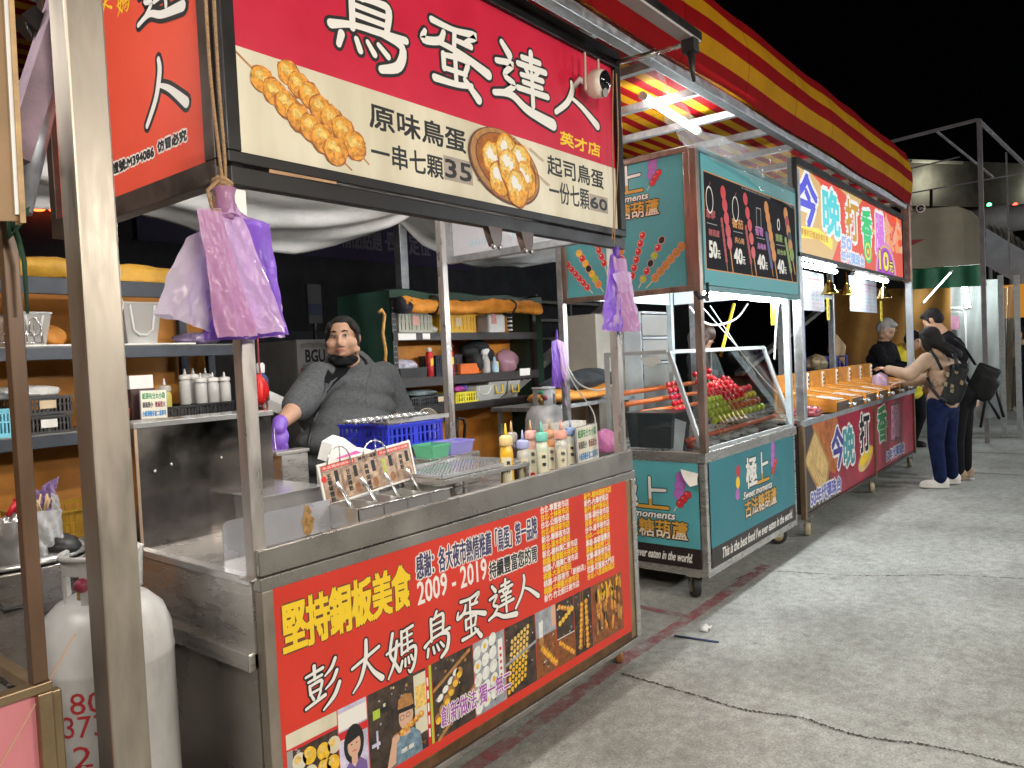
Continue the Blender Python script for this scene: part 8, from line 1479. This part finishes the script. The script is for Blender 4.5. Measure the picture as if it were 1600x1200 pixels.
vt, vtop, vR, vhc, vk = person('vendor in a grey zip hoodie with a black mask under his chin and purple gloves', J, .232, dict(skin=SKV, top=HOOD, trousers=M('black trousers', (.010, .010, .012), .9, 0, .3, 10, bump=.3, bsc=9, spec=.12), shoes=BLACKP, hair=HAIRB), .009, 1.20, .245, .15, .42, 'back', .60, hands=(False, False), arm_r=1.3, extra=hoodring, tsm=9)
p = lambda x, y, z: vhc+vR @ (V(x, y, z)*vk)
b = MB(); hand_mb(b, Y(436, 666, VY-.20), V(-.12, -.12, -1), (.55, .75, -.1), 1.18, .22, -1); b.caps(Y(438, 660, VY-.195), Y(436, 670, VY-.20), .038, .036, 12); blob(b, 'glove', M('purple nitrile', (.16, .07, .42), .35, 0, .1, 12), .005, vt, smooth=2)
b = MB(); hand_mb(b, Y(596, 684, VY-.18), V(-.5, -.6, .1), (0, 0, -1), 1.1, .5, -1); blob(b, 'glove', M('purple nitrile', (.16, .07, .42), .35, 0, .1, 12), .006, vt, smooth=2)
b = MB(); 
for x_, y_, z_, r_ in ((0, .060, -.132, (.046, .040, .020)), (-.045, .030, -.122, (.034, .042, .022)), (.050, .026, -.116, (.036, .045, .024)), (0, .05, -.142, (.055, .05, .018))): b.ell(p(x_, y_, z_), V(r_)*vk*1.12, 16, 10, rot=vR)
blob(b, 'mask', M('black mask cloth', (.008, .008, .009), .9, 0, .2, 20, spec=.1), .006, vt, smooth=3)
for sx in (-1, 1): b = MB(); b.tube([p(sx*.070, .055, -.095), p(sx*.088, .03, -.055), p(sx*.094, -.005, -.015)], .0022, 6); b.build('mask_strap', BLACKP, vt)
b = MB(); b.tube([p(-.030, .098, -.049), p(-.012, .107, -.047), p(0, .1075, -.0475), p(.012, .107, -.047), p(.030, .098, -.049)], [.0015, .0036, .003, .0036, .0015], 6); b.build('moustache', M('thin dark stubble', (.06, .04, .035), .8), vt)
sf_ = surf(vtop)
def online(name, pts, r_, m, par, lift=.002, n=6):
    q = [sf_(*x[:2], lift) for x in spline([(a, c_, 0) for a, c_ in pts], n)]; q = [x for x in q if x]
    if len(q) > 2: b = MB(); b.tube(q, r_, 6); b.build(name, m, par)
online('zip', [(510, 600), (508, 610), (504, 622), (498, 638), (492, 654), (486, 674), (483, 689), (481, 715)], .009, M('zip black', (.015, .015, .016), .5), vt)
b = MB(); nb_ = (V(J['sl'])+V(J['sr']))/2; nb_ = nb_+(hc-nb_)*.12; la_ = (V(J['sr'])-V(J['sl'])).normalized(); fw_ = V(J['fwd']).normalized()
b.tube([nb_+la_*(.10*math.cos(a))+fw_*(.082*math.sin(a)-.02)+V(0, 0, .052-.05*math.sin(a)) for a in (2*math.pi*i/20 for i in range(20))], .026, 10, closed=True); b.build('undershirt', M('black undershirt', (.006, .006, .007), .9, spec=.08), vt)
zp = [(520, 571), (548, 574), (541, 584), (529, 594), (519, 604), (511, 615), (507, 604), (507, 590), (512, 578)]
cx_, cy_ = 520, 586; ring_ = [sf_(cx_+(a-cx_)*k, cy_+(c_-cy_)*k, .005) for a, c_ in zp for k in (1,)]; mid_ = sf_(cx_, cy_, .006)
if mid_ and all(ring_):
    b = MB()
    for k in range(len(ring_)): b.poly([mid_, ring_[k], ring_[(k+1) % len(ring_)]])
    b.build('open_collar', M('black undershirt', (.006, .006, .007), .9, spec=.08), vt)
online('seam', [(590, 560), (580, 578), (574, 600), (572, 630)], .003, M('fleece seam', (.06, .062, .065), .95), vt); online('seam', [(548, 566), (532, 584), (512, 604)], .004, M('fleece seam', (.06, .062, .065), .95), vt)
for e_ in ((586, 630),):
    qq = [sf_(e_[0]-49+dx, e_[1]-33+dy, .003) for dx, dy in ((-4, 0), (-1, 1.5), (2, 1), (5, -1), (4, 1.5), (5, 4), (2.5, 3), (0, 3), (-1, 5.5), (-2.2, 5), (-2, 2.5))]
    if all(qq): b = MB(); b.poly(qq); b.build('chest_emblem', BLACKP, vt)
gw = Y(432, 682, VY-.20); rr = random.Random(3)
for i in range(6):
    x0 = gw+V(-.018+.0085*i, .006*(i % 3)-.01, .045); b = MB(); b.tube([x0, x0+V(rr.uniform(-.006, .006)+.012, -.01, -.44)], .0022, 6); tag(b.build('steel_skewer', STEELX), 'thin steel skewer held pointing down in the purple gloved hand', 'skewer', 'steel skewers in the gloved hand')
# two customers at the sausage stall
wx = 8.85; BEI = M('beige knit', (.42, .29, .20), .9, 0, .15, 10, bump=.4, bsc=9); JEAN = M('dark blue jeans', (.007, .014, .052), .9, 0, .35, 14, bump=.4, bsc=12, spec=.15)
J = dict(head=X(1452, 531, wx), face=(.15, .9, -.35), sl=X(1448, 562, wx-.12), el=X(1421, 586, wx-.25), hld=X(1386, 577, wx-.15), sr=X(1490, 572, wx+.15), er=X(1448, 592, wx+.25), hrd=X(1410, 598, wx+.10), fwd=(.10, 1, 0), toe=(-.25, 1, 0),
         hl=X(1466, 632, wx-.09), hr=X(1481, 632, wx+.10), kl=X(1462, 690, wx-.10), kr=X(1482, 690, wx+.12), fl=X(1470, 757, wx-.10), fr=X(1488, 750, wx+.2), hairdir=(.02, -.75, -.55), cl=.7, nl=(0, 0, -1))
for q in ('fl', 'fr'): J[q].z = 0
wt, wtop, wR, whc, wk_ = person('customer with long black hair, beige top and dark jeans leaning over the boards', J, .235, dict(skin=SKIN, top=BEI, trousers=JEAN, shoes=M('white trainers', (.66, .64, .60), .5, 0, .08, 10), hair=HAIRB), .013, 1, .165, .115, 0, 'long', 1.0, facep=True)
bp = thing('backpack', 'black backpack worn by the customer in the beige knit top', 'backpack', X(1490, 595, wx)); BPM = M('black nylon', (.011, .012, .014), .5, 0, .3, 12, bump=.4, bsc=10, spec=.3); b = MB()
bc = X(1491, 601, wx-.03); ba = V(.10, -.93, -.35).normalized(); bl = V(1, .1, 0).normalized(); bu = bl.cross(ba)*-1; bu = bu if bu.z > 0 else -bu
b.obox(bc, bl*.145, ba*.075, bu*.20); b.obox(bc+ba*.085-bu*.05, bl*.11, ba*.03, bu*.11); b.obox(bc+bu*.17, bl*.11, ba*.06, bu*.05)
blob(b, 'bag', BPM, .014, bp, smooth=10)
for a, c, d in (((1454, 548), (1463, 560), (1472, 578)), ((1490, 552), (1494, 562), (1496, 580))): b = MB(); b.tube([X(*a, wx-.17), X(*c, wx-.2), X(*d, wx-.2)], .022, 8, flat=.5); b.build('strap', BPM, bp)
for px, py in ((1481, 585), (1495, 580), (1478, 600), (1488, 604), (1503, 598), (1488, 610), (1462, 600)): b = MB(); b.obox(X(px, py, wx-.19), (.008, 0, 0), (0, .014, .008), (0, -.005, .022)); b.build('buckle', M('bright buckle', (.70, .62, .40), .15, .9), bp)
b = MB(); b.tube([X(1449, 590, wx-.2), X(1455, 606, wx-.24), X(1466, 620, wx-.22), X(1480, 628, wx-.2)], .02, 8, flat=.5); b.build('strap', BPM, bp)
hb = X(1376, 596, wx-.12); lumpbag(hb, (.085, .08, .10), sheer('pale pink bag', (.80, .62, .82), .08, rough=.3, bump=.8, bsc=16, transl=.4), 'pale pink plastic bag held over the pinball boards by the customer in beige', seed=77)
mx = 9.45; BLK2 = M('black coat cloth', (.010, .010, .012), .9, 0, .3, 10, bump=.3, bsc=8, spec=.12)
J = dict(head=X(1457, 501, mx), face=(.1, .85, -.5), sl=X(1478, 534, mx-.17), el=X(1470, 575, mx-.25), hld=X(1452, 596, mx-.1), sr=X(1492, 536, mx+.17), er=X(1500, 585, mx+.25), hrd=X(1520, 617, mx+.15), fwd=(0, 1, 0), toe=(-.2, 1, 0), hl=X(1497, 622, mx-.1), hr=X(1504, 622, mx+.1), kl=X(1494, 685, mx-.1), kr=X(1506, 685, mx+.12), fl=X(1498, 750, mx-.12), fr=X(1509, 744, mx+.15))
for q in ('fl', 'fr'): J[q].z = 0
person('man in black with tan shoes, bending beside the customer in beige', J, .24, dict(skin=SKIN, top=BLK2, trousers=M('black trousers', (.010, .010, .012), .9, 0, .3, 10, bump=.3, bsc=9, spec=.12), shoes=M('tan shoes', (.36, .25, .16), .6, 0, .1, 10), hair=HAIRB), .014, 1.05, .20, .14, .15, 'short', 1.0)
b = MB(); bc = X(1535, 597, mx-.05); b.obox(bc, (.06, 0, 0), V(.0, .10, .05), V(0, -.08, .17)); b.obox(bc+V(0, -.03, -.06), (.075, 0, 0), V(0, .09, .045), V(0, -.05, .10))
sb_ = thing('shoulder_bag', 'black shoulder bag hanging behind the man in black', 'bag', X(1536, 597, mx)); blob(b, 'bag', BPM, .014, sb_, smooth=9); b = MB(); b.tube([X(1524, 570, mx), X(1508, 545, mx-.16), X(1492, 530, mx-.18)], .018, 8, flat=.5); b.build('strap', BPM, sb_)
# people behind the boards
ox = 10.9
J = dict(head=X(1385, 515, ox), face=(-.25, -.75, -.45), sl=X(1370, 546, ox-.1), el=X(1385, 572, ox-.28), hld=X(1412, 574, ox-.3), sr=X(1392, 544, ox+.2), er=X(1402, 570, ox+.1), hrd=X(1420, 572, ox-.1), fwd=(-.4, -.9, 0), hl=V(ox-.05, 2.62, .9), hr=V(ox+.2, 2.55, .9), kl=V(ox-.1, 2.6, .48), kr=V(ox+.2, 2.5, .48), fl=V(ox-.1, 2.7, 0), fr=V(ox+.22, 2.6, 0))
person('grey haired man in a black sweatshirt bending over behind the pinball boards', J, .275, dict(skin=SKIN, top=BLK2, trousers=BLK2, shoes=BLACKP, hair=M('grey hair', (.36, .35, .34), .7, 0, .3, 40)), .014, 1.1, .21, .15, .2, 'short', 1.0)
ox = 11.9
J = dict(head=X(1427, 532, ox), face=(-.2, -.8, -.4), sl=X(1392, 548, ox-.1), el=X(1396, 575, ox-.2), hld=X(1412, 588, ox-.3), sr=X(1416, 550, ox+.2), er=X(1422, 578, ox), hrd=X(1424, 592, ox-.1), fwd=(-.3, -.9, 0), hl=V(ox-.1, 2.35, .85), hr=V(ox+.2, 2.25, .85), kl=V(ox-.1, 2.35, .45), kr=V(ox+.2, 2.2, .45), fl=V(ox-.1, 2.45, 0), fr=V(ox+.2, 2.3, 0))
person('person in a bright yellow shirt half hidden by the far grey post', J, .26, dict(skin=SKIN, top=M('yellow shirt', (.72, .60, .03), .8, 0, .1, 8), trousers=BLK2, shoes=BLACKP, hair=HAIRB), .015, 1.05, .21, .14, .1, 'short', .6)
hy = 3.02; c = Y(1099, 528, hy)
J = dict(head=c, face=(.35, -.6, -.75), sl=c+V(-.17, .02, -.20), el=c+V(-.24, -.05, -.46), hld=c+V(-.12, -.22, -.50), sr=c+V(.17, .02, -.20), er=c+V(.25, -.05, -.46), hrd=c+V(.14, -.22, -.50), fwd=(0, -1, 0), hl=V(c.x-.09, hy+.02, .86), hr=V(c.x+.09, hy+.02, .86), kl=V(c.x-.1, hy, .46), kr=V(c.x+.1, hy, .46), fl=V(c.x-.1, hy+.03, 0), fr=V(c.x+.1, hy+.03, 0))
person('seller with dark brown hair, head bowed behind the glass showcase', J, .235, dict(skin=SKIN, top=M('charcoal jacket', (.04, .05, .055), .8, 0, .2, 8), trousers=BLK2, shoes=BLACKP, hair=M('dark brown hair', (.05, .025, .018), .4, 0, .4, 30)), .014, 1, .165, .12, 0, 'long', 1.0)
fx_ = 18.5; c = X(1592, 520, fx_)
J = dict(head=c, face=(-1, .15, -.1), sl=c+V(0, .19, -.24), el=c+V(-.02, .25, -.50), hld=c+V(-.22, .08, -.62), sr=c+V(0, -.19, -.24), er=c+V(-.02, -.25, -.50), hrd=c+V(-.22, -.05, -.62), fwd=(-1, 0, 0), hl=V(c.x, c.y+.09, .86), hr=V(c.x, c.y-.09, .86), kl=V(c.x-.1, c.y+.1, .46), kr=V(c.x+.08, c.y-.1, .46), fl=V(c.x-.05, c.y+.1, 0), fr=V(c.x+.06, c.y-.1, 0))
wt2, _, fR, fhc, fk = person('passer-by in a black coat, beige scarf and face mask at the right edge', J, .25, dict(skin=SKIN, top=BLK2, trousers=BLK2, shoes=M('white trainers', (.66, .64, .60), .5), hair=HAIRB), .018, 1, .18, .13, .1, 'long', 1.0)
b = MB(); b.ell(fhc+fR @ V(0, .055, -.06), (.062, .055, .055), 12, 8, rot=fR); b.build('face_mask', M('pale face mask', (.62, .58, .58), .7), wt2); b = MB(); b.ell(c+V(-.03, 0, -.20), (.13, .15, .08), 14, 8); b.ell(c+V(-.14, .08, -.42), (.03, .05, .22), 10, 8); blob(b, 'scarf', M('beige scarf', (.45, .29, .17), .9, 0, .2, 14), .018, wt2)
